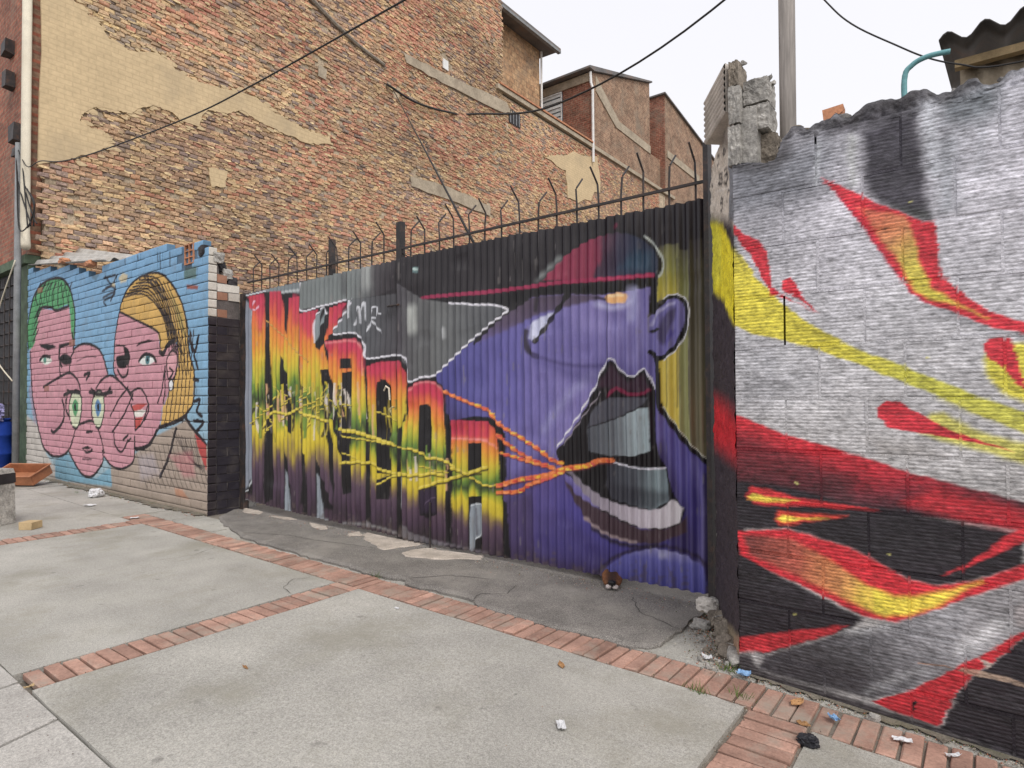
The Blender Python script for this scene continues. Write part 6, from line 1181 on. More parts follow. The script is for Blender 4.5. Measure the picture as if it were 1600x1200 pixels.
def slab(P, m='concrete', z=0.0): return flat(P, -.05, z).build('slab', M[m], pav)
X1a, X1b = -3.80, -3.55; X2a, X2b = -.848, -.60; X0a, X0b = -7.56, -7.31
lo = lambda x: by(x)-.012
slab(band(X0b+.012, X1a-.012, KY, lo, 1)); slab(band(X1b+.012, X2a-.012, KY, lo, 2), z=.003); slab(band(X2b+.012, 3, KY, lo, 3)); slab(band(-11.6, X0a-.012, KY, lo, 4), z=-.003)
slab(band(-16, -11.62, KY, lambda x: 3.5, 5)); slab(band(-11.6, -7.95, lambda x: by(x)+.0, lambda x: 3.49, 6), z=-.006)
hi = lambda x: by(x)+BW+.012
slab(band(-7.9, -6.3, hi, lambda x: 3.5, 7), z=-.004); slab(band(-1.75, -.9, hi, lambda x: 3.62, 8), z=-.004); slab(band(-.885, 3, hi, lambda x: 3.10, 9), z=-.006)
slab(band(-6.3, -1.76, hi, lambda x: 4.4, 10), z=-.012)
# street-side slabs with skewed joints
sk = [(-9.5,-9.2),(-7.4,-7.2),(-5.6,-5.35),(-4.25,-4.28),(-3.70,-3.50),(-3.15,-2.72),(-2.2,-1.6),(-.9,-.3),(.6,1.1),(2.2,2.6)]
for i in range(len(sk)-1):
    a, b = sk[i], sk[i+1]; g = .006
    P = [(a[0]+g, .917), (b[0]-g, .917)]+[(b[1]-g, -.45), (a[1]+g, -.45)]
    if a[0] < -1 < b[0]: P = [P[0], (-1, .917), P[1], P[2], (-1, -.45), P[3]]
    slab(P[::-1], 'walk', -.004*(i % 3))
# paving bricks, one object each, sharing a few meshes
pm = []
for k in range(6):
    b = MB(); w, l, h, c = .033, .118, .03, .005
    v = [(sx*w, sy*l, -h) for sx, sy in ((-1,-1),(1,-1),(1,1),(-1,1))]+[(sx*w, sy*l, -c) for sx, sy in ((-1,-1),(1,-1),(1,1),(-1,1))]+[(sx*(w-c)+rnd.uniform(-.003,.003), sy*(l-c)+rnd.uniform(-.003,.003), rnd.uniform(-.002,.002)) for sx, sy in ((-1,-1),(1,-1),(1,1),(-1,1))]
    b.add(v, [(0,1,5,4),(1,2,6,5),(2,3,7,6),(3,0,4,7),(4,5,9,8),(5,6,10,9),(6,7,11,10),(7,4,8,11),(8,9,10,11)])
    o = b.build('brick', M['paver']); pm.append(o.data); bpy.data.objects.remove(o)
def paver(x, y, rot):
    o = bpy.data.objects.new('brick', rnd.choice(pm)); COL.objects.link(o); o.location = (x+rnd.uniform(-.003,.003), y+rnd.uniform(-.006,.006), .004+gz(x)+rnd.uniform(-.004,.004)); o.rotation_euler = (rnd.uniform(-.012,.012), rnd.uniform(-.015,.015), rot+rnd.uniform(-.02,.02)); under(o, pav)
x = -7.85
while x < 1.4:
    paver(x, by(x)+BW/2, 0); x += .0775
for xa, xb, y1 in ((X0a, X0b, by(-7.4)), (X1a, X1b, by(-3.7)), (X2a, X2b, by(-.8))):
    y = y1-.045
    while y > .96:
        paver((xa+xb)/2, y, math.pi/2); y -= .0775
# darker asphalt apron of the gate, lapping over the bricks with a ragged edge
P = [(x, y-.005) for x, y in rough_poly(SH['apron'], 4, .03, 3)[:-4]]+[(-1.40, 3.93), (-1.15, 4.0), (-1.15, 6.5), (-7.2, 6.5), (-7.2, 3.86), (-6.95, 3.55)]
b = MB(); n = len(P); cx = sum(p[0] for p in P)/n
v = [(x, y, -.03) for x, y in P]+[(x, y, .006) for x, y in P]+[(x, y+(.035 if y < 3.6 else 0), .019) for x, y in P]
b.add(v, [(i, (i+1) % n, n+(i+1) % n, n+i) for i in range(n)]+[(n+i, n+(i+1) % n, 2*n+(i+1) % n, 2*n+i) for i in range(n)]+[tuple(range(2*n, 3*n))])
tag(b.build('driveway', M['asphalt']), 'dark cracked asphalt apron with a ragged edge below the gate', 'driveway', kind='structure')
for i, P in enumerate(SH['thresh']):
    P = rough_poly(P, 4, .02, i+5); b = MB(); n = len(P); c0 = Vector((sum(p[0] for p in P)/n, sum(p[1] for p in P)/n, .0))
    v = [(x, y, .0) for x, y in P]+[(c0.x+(x-c0.x)*.93, c0.y+(y-c0.y)*.93, .028+rnd.uniform(-.004,.004)) for x, y in P]
    b.add(v, [(i2, (i2+1) % n, n+(i2+1) % n, n+i2) for i2 in range(n)]+[tuple(range(n, 2*n))])
    o = b.build('cement_patch', M['thresh']); under(o, bpy.data.objects['driveway'])
# ================================================================== LEFT painted brick wall
lw = empty('painted_brick_wall', (-10.6, 3.6, 0), 'brick wall painted with three pink cartoon faces on light blue', 'wall')
LX0, LX1, LY = -14.0, -7.22, 3.55; CH = .1035; BL = .27
cells = []
for r in range(48):
    z0 = -.06+r*CH
    off = (r % 2)*.125
    x = LX1-off
    ends = [LX1]+([LX1-.125] if r % 2 else [])
    xs = [LX1]; x = LX1-(BL/2 if r % 2 else BL)
    while x > LX0: xs.append(x); x -= BL
    xs.append(LX0)
    for a, bb in zip(xs[1:], xs[:-1]):
        if bb-a < .05: continue
        t = min(interp(SH['leftwall_top'], a), interp(SH['leftwall_top'], bb))
        if z0+CH*.75 > t+.03: continue
        if SH['lw_tile'][3][0]-.1 < (a+bb)/2 < SH['lw_tile'][1][0]+.06 and z0+CH > 3.0: continue
        cells.append((a, bb, z0, r))
def art_brick(a, bb, z0, hi):
    nx, nz = (22, 7) if hi else (13, 6); c = .005; cx_ = .0010
    jx, jz, jy, ti = rnd.uniform(-.003,.003), rnd.uniform(-.003,.003), rnd.uniform(-.003,.003), rnd.uniform(-.012,.012)
    x0, x1, zz0, zz1 = a+cx_+jx*.4, bb-cx_+jx*.4, z0+c+jz, z0+CH-c+jz
    gx, gz_ = np.meshgrid(np.linspace(x0, x1, nx+1), np.linspace(zz0, zz1, nz+1)); gx = gx.ravel(); gz_ = gz_.ravel()
    edge = (np.minimum(gz_-zz0, zz1-gz_) < 1e-6)
    yy = LY+jy+ti*(gx-(x0+x1)/2)+np.where(edge, .004, 0)+(nr.rand(len(gx))-.5)*.002
    Vt = np.stack([gx, yy, gz_], -1)
    Fq = [(j*(nx+1)+i, j*(nx+1)+i+1, (j+1)*(nx+1)+i+1, (j+1)*(nx+1)+i) for j in range(nz) for i in range(nx)]
    loop = [i for i in range(nx)]+[j*(nx+1)+nx for j in range(nz)]+[nz*(nx+1)+nx-i for i in range(nx)]+[(nz-j)*(nx+1) for j in range(nz)]
    n0 = len(Vt); bk = Vt[loop].copy(); bk[:, 1] = LY+.1
    ring0 = Vt[loop].copy()
    Vt = np.vstack([Vt, ring0, bk]); m = len(loop)
    Fq += [(n0+(i+1) % m, n0+i, n0+m+i, n0+m+(i+1) % m) for i in range(m)]
    return Vt, np.array(Fq), n0
allV = []; tot = []
for cidx, (a, bb, z0, r) in enumerate(cells):
    allV.append(art_brick(a, bb, z0, bb > -10.0))
cat_u = np.concatenate([q[0][:, 0] for q in allV])*1000; cat_v = np.concatenate([q[0][:, 2] for q in allV])*1000
CC = paint(ART_LEFT, cat_u, cat_v, .98, 4, 0, 1, .23)
k = 0; order = sorted(range(len(cells)), key=lambda i: -cells[i][1]); top300 = set(order[:300])
sv, sf, sc, sn = [], [], [], 0
for i, (Vt, Fq, n0) in enumerate(allV):
    C = CC[k:k+len(Vt)].copy(); k += len(Vt)
    C *= rnd.uniform(.93, 1.05)
    zc = cells[i][2]
    if rnd.random() < .006: C[:n0] = C[:n0]*.3+np.array(lin((150,100,80)))*.7
    sidec = lin((46,40,46)) if zc < 2.25 else lin((196,190,180)); C[n0:] = sidec if cells[i][1] > LX1-.01 else C[n0:]*.5
    if i in top300: big_mesh('brick', Vt, Fq, M['lbrick'], lw, C)
    else: sv.append(Vt); sf.append(Fq+sn); sc.append(C); sn += len(Vt)
o = big_mesh('brickwork', np.vstack(sv), np.vstack(sf), M['lbrick'], lw, np.vstack(sc)); o['kind'] = 'stuff'
# mortar core with the same ragged top, and the return pier with its broken head
T = [p for p in SH['leftwall_top']]
gx, gt = np.meshgrid(np.linspace(LX0, LX1-.004, 420), np.linspace(0, 1, 190)); gx = gx.ravel(); gt = gt.ravel()
tp = np.interp(gx, [p[0] for p in T], [p[1] for p in T])-.05; zz = -.1+(tp+.1)*gt; cm = paint(ART_LEFT, gx*1000, zz*1000, .98, 4, 0, 1, .23)*.36+np.array([.02, .016, .016])
i, j = np.meshgrid(np.arange(419), np.arange(189)); q = (j*420+i).ravel()
big_mesh('mortar', np.stack([gx, LY+.010+.004*(vnoise(gx*1000, zz*1000, 30, 60)-.5), zz], -1), np.stack([q, q+1, q+421, q+420], -1), M['lbrick'], lw, cm)
b = MB(); b.prism([(LX0, -.1), (LX1-.02, -.1)]+[(min(x, LX1-.02), z-.05) for x, z in T[::-1]], LY+.03, LY+.10, 'y'); b.build('wall_core', M['lmortar'], lw)
b = MB(); b.prism([(LX0, -.1), (LX1-.13, -.1)]+[(min(x, LX1-.13), z-.08) for x, z in T[::-1]], LY+.105, LY+.24, 'y'); b.build('wall_core', M['lmortar'], lw)
rt = SH['leftret_top']
for r in range(40):
    z0 = -.06+r*CH; y = LY+.105+(0 if r % 2 else -.0)
    segs = [(LY+.106, LY+.235), (LY+.24, LY+.39)] if r % 2 else [(LY+.106, LY+.39)]
    for ya, yb in segs:
        if z0+CH*.6 > interp(rt, (ya+yb)/2): continue
        b = MB(); dx = rnd.uniform(-.006, .006) if z0 < 2.3 else rnd.uniform(-.03, .004)
        colr = lin((44,40,48), 1) if z0 < 2.22 else lin(rnd.choice([(206,200,190),(190,182,172),(214,208,200),(150,110,90)]), 1)
        if 1.2 < z0 < 2.22 and yb > 3.9: colr = lin((52,46,50))
        b.box((LX1-.12, ya+.004, z0+.005), (LX1+dx, yb-.004, z0+CH-.005), colr, .004); b.build('brick', M['lbrick'], lw)
b = MB(); b.prism([(LY+.102, -.1), (LY+.39, -.1)]+[(min(p[0], LY+.39), p[1]-.06) for p in rt[::-1] if p[0] > LY+.11]+[(LY+.102, 2.9)], LX1-.11, LX1-.012, 'x'); b.build('mortar', M['lmortar'], lw)
b = MB(); b.box((LX1-.6, LY+.394, -.1), (LX1-.02, LY+.62, 2.45)); b.build('wall_core', M['cement'], lw)
for i in range(5): lump('rubble', (LX1-.10+rnd.uniform(-.08,.05), LY+.05+i*.07, 3.12-i*.085), (.16, .13, .13), M['cement'] if i % 2 else M['black'], lw, .3, i, 2)
# honeycomb clay tile
q = SH['lw_tile']; x0, x1, z0, z1 = q[3][0], q[1][0], 3.0, 3.25
tl = MB(); g = .012
for i in range(3): xx = x0+(x1-x0-g)*i/2; tl.box((xx, LY-.01, z0), (xx+g, LY+.2, z1))
for j in range(4): zz = z0+(z1-z0-g)*j/3; tl.box((x0+.001, LY-.008, zz), (x1-.001, LY+.198, zz+g))
tl.box((x0+.002, LY+.16, z0+.002), (x1-.002, LY+.19, z1-.002)); tl.build('hollow_tile', M['terracotta'], lw)
# sheet and tile pieces lying on the wall
def corr(P00, P10, P01, P11, nw, amp, name, m, parent=None, th=.006, ny=6):
    P00, P10, P01, P11 = map(Vector, (P00, P10, P01, P11)); n = (P10-P00).cross(P01-P00).normalized(); v = []; nx = nw*8
    for s in (0, 1):
        for j in range(ny+1):
            for i in range(nx+1):
                u, w = i/nx, j/ny; p = P00.lerp(P10, u).lerp(P01.lerp(P11, u), w); v.append(p+n*(amp*math.sin(2*math.pi*nw*u)-s*th))
    k = (nx+1)*(ny+1); f = []
    for j in range(ny):
        for i in range(nx):
            a = j*(nx+1)+i; f.append((a, a+1, a+nx+2, a+nx+1)); f.append((k+a, k+a+nx+1, k+a+nx+2, k+a+1))
    for i in range(nx): f.append((i, k+i, k+i+1, i+1)); a = ny*(nx+1)+i; f.append((a, a+1, k+a+1, k+a))
    for j in range(ny): a = j*(nx+1); f.append((a, a+nx+1, k+a+nx+1, k+a)); a += nx; f.append((a, k+a, k+a+nx+1, a+nx+1))
    return mesh(name, v, f, m, parent, smooth=True)
tag(corr((-13.7, 3.48, 3.80), (-13.6, 4.3, 4.22), (-10.15, 3.48, 3.39), (-10.15, 4.2, 3.52), 4, .03, 'roofing_sheet', M['fibro'], ny=10), 'weathered corrugated roofing sheet lying on the painted brick wall', 'roofing sheet')
for i, (x, z) in enumerate(((-11.9, 3.60), (-10.75, 3.40))):
    o = lump('tile_fragment', (x, 3.50, z+.02), (.20, .12, .08), M['terracotta'], None, .3, i+3, 2); tag(o, ['broken terracotta tile fragment near the middle of the roofing sheet edge', 'broken terracotta tile fragment at the low end of the roofing sheet'][i], 'tile', 'tile fragments on the wall')
# ================================================================== GATE
GY = 3.936; PITCH = .0745
def gtop(x): return 2.618+(x+7.1)*.012 if x < -4.38 else 2.662-max(0, x+3.4)*.011
gbot = lambda x: interp(SH['gate_bot'], x)
def sheet(x0, x1, root, dy, dz):
    nx = int((x1-x0)/.0088); nz = 300
    X = np.linspace(x0, x1, nx+1); T = np.linspace(0, 1, nz+1); gx, gt = np.meshgrid(X, T); gx = gx.ravel(); gt = gt.ravel()
    tp = np.array([gtop(x) for x in X])+dz+.004*np.sin(X*41); bt = np.array([gbot(x) for x in X])+.010*(vnoise(X*1000, X*0, 90, 8)-.5)
    bt = np.tile(bt, nz+1); tp = np.tile(tp, nz+1); gzz = bt+(tp-bt)*gt
    s = np.sin(2*np.pi*gx/PITCH); s = np.sign(s)*np.abs(s)**.65
    yy = GY+dy-.0135*s+.016*(vnoise(gx*1000, gzz*1000, 420, 9)-.5)+.008*(vnoise(gx*1000, gzz*1000, 150, 10)-.5)+.010*np.clip(vnoise(gx*1000, gzz*1000, 210, 13)-.72, 0, 1)*3
    C = paint(ART_GATE, gx*1000, gzz*1000, 1.0, 2.5, .10, 1.3, .05)
    hb = gzz-bt; rn = vnoise(gx*1000, gzz*150, 30, 61)*.6+vnoise(gx*1000, gzz*1000, 22, 62)*.4      # rust and splashed mud along the bottom edge, scratches
    wr = np.clip((rn-.42-hb*2.6)*3, 0, .55); C = C*(1-wr[:, None])+np.array(lin((92,80,76)))*wr[:, None]
    sc = np.clip((vnoise(gx*1000, gzz*90, 9, 63)-.86)*14, 0, 1)*np.clip((vnoise(gx*1000, gzz*1000, 260, 64)-.45)*4, 0, 1)*.45; C = C*(1-sc[:, None])+np.array(lin((128,122,120)))*sc[:, None]
    ed = np.minimum(gx-x0, x1-gx); sm_ = np.clip(1-ed/.006, 0, 1)*.6; C = C*(1-sm_[:, None])+np.array(lin((36,30,32)))*sm_[:, None]
    V1 = np.stack([gx, yy, gzz], -1)
    i, j = np.meshgrid(np.arange(nx), np.arange(nz)); a = (j*(nx+1)+i).ravel(); Fq = np.stack([a, a+1, a+nx+2, a+nx+1], -1)
    big_mesh('corrugated_sheet', V1, Fq, M['gate'], root, C, True)
gl = empty('corrugated_gate', (-5.75, GY, .05), 'corrugated steel gate leaf with tall red, yellow and green graffiti lettering', 'gate', 'two leaves of the corrugated gate')
gr = empty('corrugated_gate', (-2.9, GY, .05), 'corrugated steel gate leaf with a purple capped face and open mouth', 'gate', 'two leaves of the corrugated gate')
for x0, x1, dy, dz in ((-7.10, -6.395, 0, 0), (-6.40, -5.945, .003, .004), (-5.95, -5.16, -.003, .0), (-5.165, -4.41, .002, .002)): sheet(x0, x1, gl, dy, dz)
for x0, x1, dy, dz in ((-4.375, -3.63, 0, 0), (-3.635, -2.89, .003, .003), (-2.895, -2.15, -.001, -.003), (-2.155, -1.437, .003, .0)): sheet(x0, x1, gr, dy, dz)
for root, xa, xb in ((gl, -7.10, -4.43), (gr, -4.35, -1.45)):
    for z in (.16, 1.35, 2.5):
        b = MB(); b.box((xa, GY+.03, z), (xb, GY+.07, z+.04)); b.build('back_rail', M['iron'], root)
    b = MB(); b.box((xa, GY+.022, 2.752), (xb, GY+.040, 2.770)); srail = b.build('spike_rail', M['iron'], root)
    x = xa+.1; k = 0
    while x < xb-.03:
        b = MB(); s = -1 if k % 2 else 1; jz = rnd.uniform(-.025,.025); jx = rnd.uniform(-.012,.012)
        b.tube([(x, GY+.048, 2.45), (x, GY+.048, 2.80), (x+jx, GY+.048, 2.915+jz), (x+jx, GY+.048+s*.012, 2.93+jz), (x+jx*1.4, GY+.048+s*.10, 3.02+jz)], .0075, 6)
        b.build('spike', M['iron'], srail); x += .182+rnd.uniform(-.01,.01); k += 1
def post(xa, xb, z1, root, name='post'):
    b = MB(); b.box((xa, GY-.015, .01), (xb, GY+.06, z1)); b.build(name, M['iron'], root)
post(-7.19, -7.105, 2.63, gl); b = MB(); b.box((-4.425, GY+.022, .03), (-4.355, GY+.075, 3.02)); b.build('post', M['iron'], gr); post(-1.437, -1.405, 3.0, gr)
b = MB(); b.box((-5.53, GY+.06, .1), (-5.47, GY+.11, 3.04)); b.build('post', M['iron'], gl)
b = MB(); b.tube([(-4.50, GY-.02, 2.22), (-4.43, GY-.03, 2.22), (-4.33, GY-.03, 2.22)], .010, 8); b.build('latch', M['iron'], gr)
b = MB(); b.tube([(-4.55, GY-.02, 1.42), (-4.50, GY-.04, 1.46), (-4.47, GY-.03, 1.44), (-4.47, GY-.02, 1.33)], .009, 8); b.build('handle', M['cream'], gl)
b = MB(); b.tube([(-3.93, GY-.03, .42), (-3.93, GY-.03, .012)], .009, 8); b.build('drop_bolt', M['iron'], gr)
b = MB(); b.tube([(-4.36, GY+.045, 2.72), (-4.15, GY+.045, 2.60)], .006, 6); b.build('brace', M['iron'], gr)
# ================================================================== RIGHT ribbed block wall
rw = empty('painted_block_wall', (0, 3.15, 0), 'silver ribbed clay block wall painted with red and yellow flames', 'wall')
RY, RX0, RX1 = 3.10, -.985, 1.75; PZ, PX = .247, .333
Rtop = SH['rightwall_top']
def rtop(x): return interp(Rtop, x) if x < .2 else 2.62+.03*math.sin(x*9)+.02*math.sin(x*23)
OPEN = {(6, -.752), (10, -.752+.333*2), (8, -.605+.666), (3, -.752+.666)}
blk = []; mor = MB()
def rowz(r): return 1.335+PZ*(r-5)      # row 5 starts at z 1.335
for r in range(-1, 12):
    z0 = rowz(r); odd = (r % 2 == 0)
    base = -.752 if odd else -.605
    xs = [RX0]+[x for x in [base+PX*k for k in range(-3, 10)] if RX0+.06 < x < RX1-.05]+[RX1]
    for a, bb in zip(xs[:-1], xs[1:]):
        if z0 > 2.52 or z0 > rtop((a+bb)/2)-.03: continue
        blk.append((a, bb, z0, r))
def block_mesh(a, bb, z0):
    vis = a < .45; c = .005; x0, x1, zz0, zz1 = a+(c if a > RX0 else 0), bb-c, z0+c+rnd.uniform(-.002,.003), z0+PZ-c+rnd.uniform(-.003,.002)
    nx = max(3, int((x1-x0)/(.008 if vis else .03))); nz = 60 if vis else 32
    X = np.linspace(x0, x1, nx+1); Z = np.linspace(zz0, zz1, nz+1); gx, gzz = np.meshgrid(X, Z); gx = gx.ravel(); gzz = gzz.ravel()
    ph = (gzz-zz0)/(zz1-zz0); rib = np.abs(np.sin(np.pi*ph*15))**.6
    ed = np.minimum(np.minimum(gx-x0, x1-gx), np.minimum(gzz-zz0, zz1-gzz)); edge = np.clip(1-ed/.006, 0, 1)
    smear = np.clip((vnoise(gx*1000, gzz*1000, 70, int(a*100) % 50+3)-.62)*5, 0, 1)     # paint and mortar fill some grooves
    dep = rnd.uniform(-.0015, .0015)
    yy = RY+dep+.0019*(1-rib)*(1-.8*smear)+.0008*edge+rnd.uniform(-.006,.006)*(gx-(x0+x1)/2)+.004*(vnoise(gx*1000, gzz*1000, 25, 17)-.5)+.006*(vnoise(gx*1000, gzz*1000, 160, 18)-.5)
    tp = np.array([rtop(x) for x in gx])+.012*(vnoise(gx*1000, gx*0, 17, 5)-.5); over = gzz > tp
    yy = np.where(over, yy+.01+.03*vnoise(gx*1000, gzz*1000, 20, 6), yy); gzz = np.minimum(gzz, tp)
    V1 = np.stack([gx, yy, gzz], -1); n = len(V1)
    i, j = np.meshgrid(np.arange(nx), np.arange(nz)); q = (j*(nx+1)+i).ravel(); Fq = np.stack([q, q+1, q+nx+2, q+nx+1], -1)
    loop = list(range(nx))+[j2*(nx+1)+nx for j2 in range(nz)]+[nz*(nx+1)+nx-i2 for i2 in range(nx)]+[(nz-j2)*(nx+1) for j2 in range(nz)]; m = len(loop)
    bk = V1[loop].copy(); bk[:, 1] = RY+.115; Vt = np.vstack([V1, V1[loop], bk]); ii = np.arange(m); i1 = (ii+1) % m
    Fs = np.stack([n+i1, n+ii, n+m+ii, n+m+i1], -1)
    return Vt, np.vstack([Fq, Fs]), rib, n
BL_ = [block_mesh(a, bb, z0) for a, bb, z0, r in blk]
U = np.concatenate([q[0][:, 0] for q in BL_])*1000; W_ = np.concatenate([q[0][:, 2] for q in BL_])*1000
CC = paint(ART_RIGHT, U, W_, .98, 4, .06, 2.0, .08, 4); k = 0
for (Vt, Fq, rib, n), (a, bb, z0, r) in zip(BL_, blk):
    C = CC[k:k+len(Vt)].copy(); k += len(Vt)
    # colour lighter on the rib crests, darker in the grooves, broken by streaks
    u, w = Vt[:n, 0]*1000, Vt[:n, 2]*1000
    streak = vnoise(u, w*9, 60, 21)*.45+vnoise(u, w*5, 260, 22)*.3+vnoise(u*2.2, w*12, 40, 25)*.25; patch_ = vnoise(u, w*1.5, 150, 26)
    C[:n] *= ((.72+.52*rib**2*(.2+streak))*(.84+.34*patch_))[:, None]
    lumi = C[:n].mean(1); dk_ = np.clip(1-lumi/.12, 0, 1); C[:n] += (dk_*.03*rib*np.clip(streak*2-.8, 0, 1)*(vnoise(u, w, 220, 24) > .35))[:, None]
    C[n:] *= .6
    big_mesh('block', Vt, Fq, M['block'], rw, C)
mb = MB()
def strip(xa, ya, za, xb, yb_, zb, horiz):
    n = max(1, int(((xb-xa) if horiz else (zb-za))/.02)); j0 = rnd.uniform(-.0012, .0012)
    for k in range(n):
        s0, s1 = k/n, (k+1)/n; j = j0+rnd.uniform(-.0004, .0004)
        if horiz: mb.box((xa+(xb-xa)*s0, ya+j, za), (xa+(xb-xa)*s1, yb_, zb))
        else: mb.box((xa, ya+j, za+(zb-za)*s0), (xb, yb_, za+(zb-za)*s1))
for a, bb, z0, r in blk:
    tp = min(rtop(a), rtop(bb))-.01
    if z0 < tp: strip(a, RY-.0004, z0-.006, bb, RY+.11, z0+.006, True)
    isopen = any(r == q[0] and abs(bb-q[1]) < .02 for q in OPEN)
    if not isopen and bb < RX1-.01 and z0+.02 < tp: strip(bb-.0052, RY+.0009, z0+.0065, bb+.0055, RY+.10, min(z0+PZ-.0065, tp), False)
mvv = np.array(mb.v); mc = paint(ART_RIGHT, mvv[:, 0]*1000, mvv[:, 2]*1000, .98, 4, .06, 2.0, .08, 4); mb.c = [tuple(q) for q in mc]
mb.build('mortar', M['bmortar'], rw)
b = MB(); b.prism([(RX0+.02, -.3), (RX1, -.3)]+[(x, rtop(x)-.07) for x in np.linspace(RX1, RX0+.02, 60)], RY+.118, RY+.135, 'y'); b.build('wall_core', M['cement'], rw)
# slanted return face running back to the gate post
A = Vector((-1.388, 3.93)); B = Vector((-.9835, 3.099)); nu, nz = 60, 260; top = 2.80
su, sz = np.meshgrid(np.linspace(0, 1, nu+1), np.linspace(-.12, top, nz+1)); su = su.ravel(); sz = sz.ravel()
px_ = A.x+(B.x-A.x)*su; py_ = A.y+(B.y-A.y)*su; d = .016*(vnoise(su*900, sz*1000, 60, 31)-.5)+.010*(vnoise(su*900, sz*1000, 22, 32)-.5)
nx_, ny_ = -.896, -.444
C = paint(ART_RETURN, -py_*1000, sz*1000, 1.25, 5)
V1 = np.stack([px_+nx_*d, py_+ny_*d, sz], -1); i, j = np.meshgrid(np.arange(nu), np.arange(nz)); q = (j*(nu+1)+i).ravel()
big_mesh('pier_face', V1, np.stack([q, q+1, q+nu+2, q+nu+1], -1), M['bmortar'], rw, C, True)
b = MB(); b.prism([(A.x+.03, A.y), (B.x+.015, B.y+.03), (B.x+.11, B.y+.03), (B.x+.11, 3.3), (-1.15, 3.95)], -.12, top-.02, 'z'); b.build('pier', M['cement'], rw)
# ruined head of the pier: ribbed block, cement lumps, rubble crest
rb = MB(); a2, b2 = (-1.235, 3.42), (-1.02, 3.115)
prof = []
for k in range(33): prof.append(2.775+.25*k/32)
v = []; f = []
for k, z in enumerate(prof):
    w = .010*abs(math.sin(k/32*math.pi*8))
    for (xx, yy) in (a2, b2): v.append((xx-.9*w, yy-.44*w, z+(.0 if yy > 3.2 else .012)))
for k in range(32): f.append((2*k, 2*k+1, 2*k+3, 2*k+2))
n = len(v); v += [(-1.15, 3.50, 2.775), (-.985, 3.19, 2.79), (-1.15, 3.50, 3.025), (-.985, 3.19, 3.03)]
f += [(0, n, n+1, 1), (64, 65, n+3, n+2), (0, 64, n+2, n), (1, n+1, n+3, 65), (n, n+2, n+3, n+1)]
rb.add(v, f); rb.build('ribbed_block', M['clay'], rw, fix=False)
for i, (xa, xb, za, zb, yy, m) in enumerate(((-1.005, -.948, 2.50, 2.70, 3.17, 'cement'), (-1.003, -.946, 2.71, 2.90, 3.175, 'cement'), (-1.0, -.955, 2.905, 3.03, 3.18, 'earth'), (-.943, -.825, 2.805, 2.925, 3.22, 'cement'), (-.945, -.82, 2.665, 2.795, 3.215, 'cement'), (-.95, -.80, 2.50, 2.66, 3.27, 'earth'))):
    lump('masonry', ((xa+xb)/2, yy, (za+zb)/2), ((xb-xa)*.98, .15, (zb-za)*.98), M[m], rw, .10, i+3, 4, box=1.0, freq=2.6)
for i in range(16): x = rnd.uniform(-.98, -.80); frag('masonry', (x, 3.2+rnd.uniform(-.03,.05), (3.03 if x < -.95 else 2.925)+rnd.uniform(-.01,.01)), (.035, .04, .03), M['cement'], rw, i+300, 10)
# ragged mortar crest along the top, carried over the wall's thickness
CX_ = np.linspace(RX0, RX1, 420); prof_ = np.concatenate([np.linspace(0, 1, 22), np.linspace(1, 2, 14)[1:]]); gx, gp = np.meshgrid(CX_, prof_); gx = gx.ravel(); gp = gp.ravel()
rt_ = np.array([rtop(x) for x in CX_])+.016*(vnoise(CX_*1000, CX_*0, 55, 5)-.5)+.010*(vnoise(CX_*1000, CX_*0, 17, 6)-.5); rt_ = np.tile(rt_, len(prof_)); b0 = np.minimum(2.545, rt_-.03)
zz = np.where(gp < 1, b0+(rt_-b0)*gp, rt_-.05*(gp-1)**2); yy = np.where(gp < 1, RY+.012*gp**3, RY+.012+.11*(gp-1))
nn_ = .016*(vnoise(gx*1000, gp*80, 26, 71)-.5)+.010*(vnoise(gx*1000, gp*80, 11, 72)-.5); yy = yy+nn_*np.clip(1.6-gp, 0, 1)+.003; zz = zz+nn_*np.clip(gp-.6, 0, 1)
cc = paint(ART_RIGHT, gx*1000, zz*1000, .9, 4, .06, 2.0, .1)*(.62+.6*vnoise(gx*1000, gp*70, 22, 73))[:, None]; cc = np.where((gp > .93)[:, None], cc*.5+.05*vnoise(gx*1000, gp*90, 12, 74)[:, None], cc)
i, j = np.meshgrid(np.arange(419), np.arange(len(prof_)-1)); q = (j*420+i).ravel()
big_mesh('mortar_crest', np.stack([gx, yy, zz], -1), np.stack([q, q+1, q+421, q+420], -1), M['bmortar'], rw, cc)
for i in range(26): x = rnd.uniform(-.76, 1.2); s = rnd.uniform(.02, .05); frag('crest_fragment', (x, RY+rnd.uniform(.03,.1), rtop(x)-.005), (s*1.4, s, s*.8), M['crest'], rw, i+400, 11)
for i, (x, s) in enumerate(((-.70, .09), (-.655, .06), (-.50, .09))): frag('crest_fragment', (x, RY+.06, rtop(x)-.012), (s*1.2, s*.9, s*.8), M['earth'] if i < 2 else M['crest'], rw, i+500, 13)
b = MB(); b.box((-.585, RY+.05, 2.63), (-.50, RY+.12, 2.685), None, .006); b.build('brick', M['terracotta'], rw)
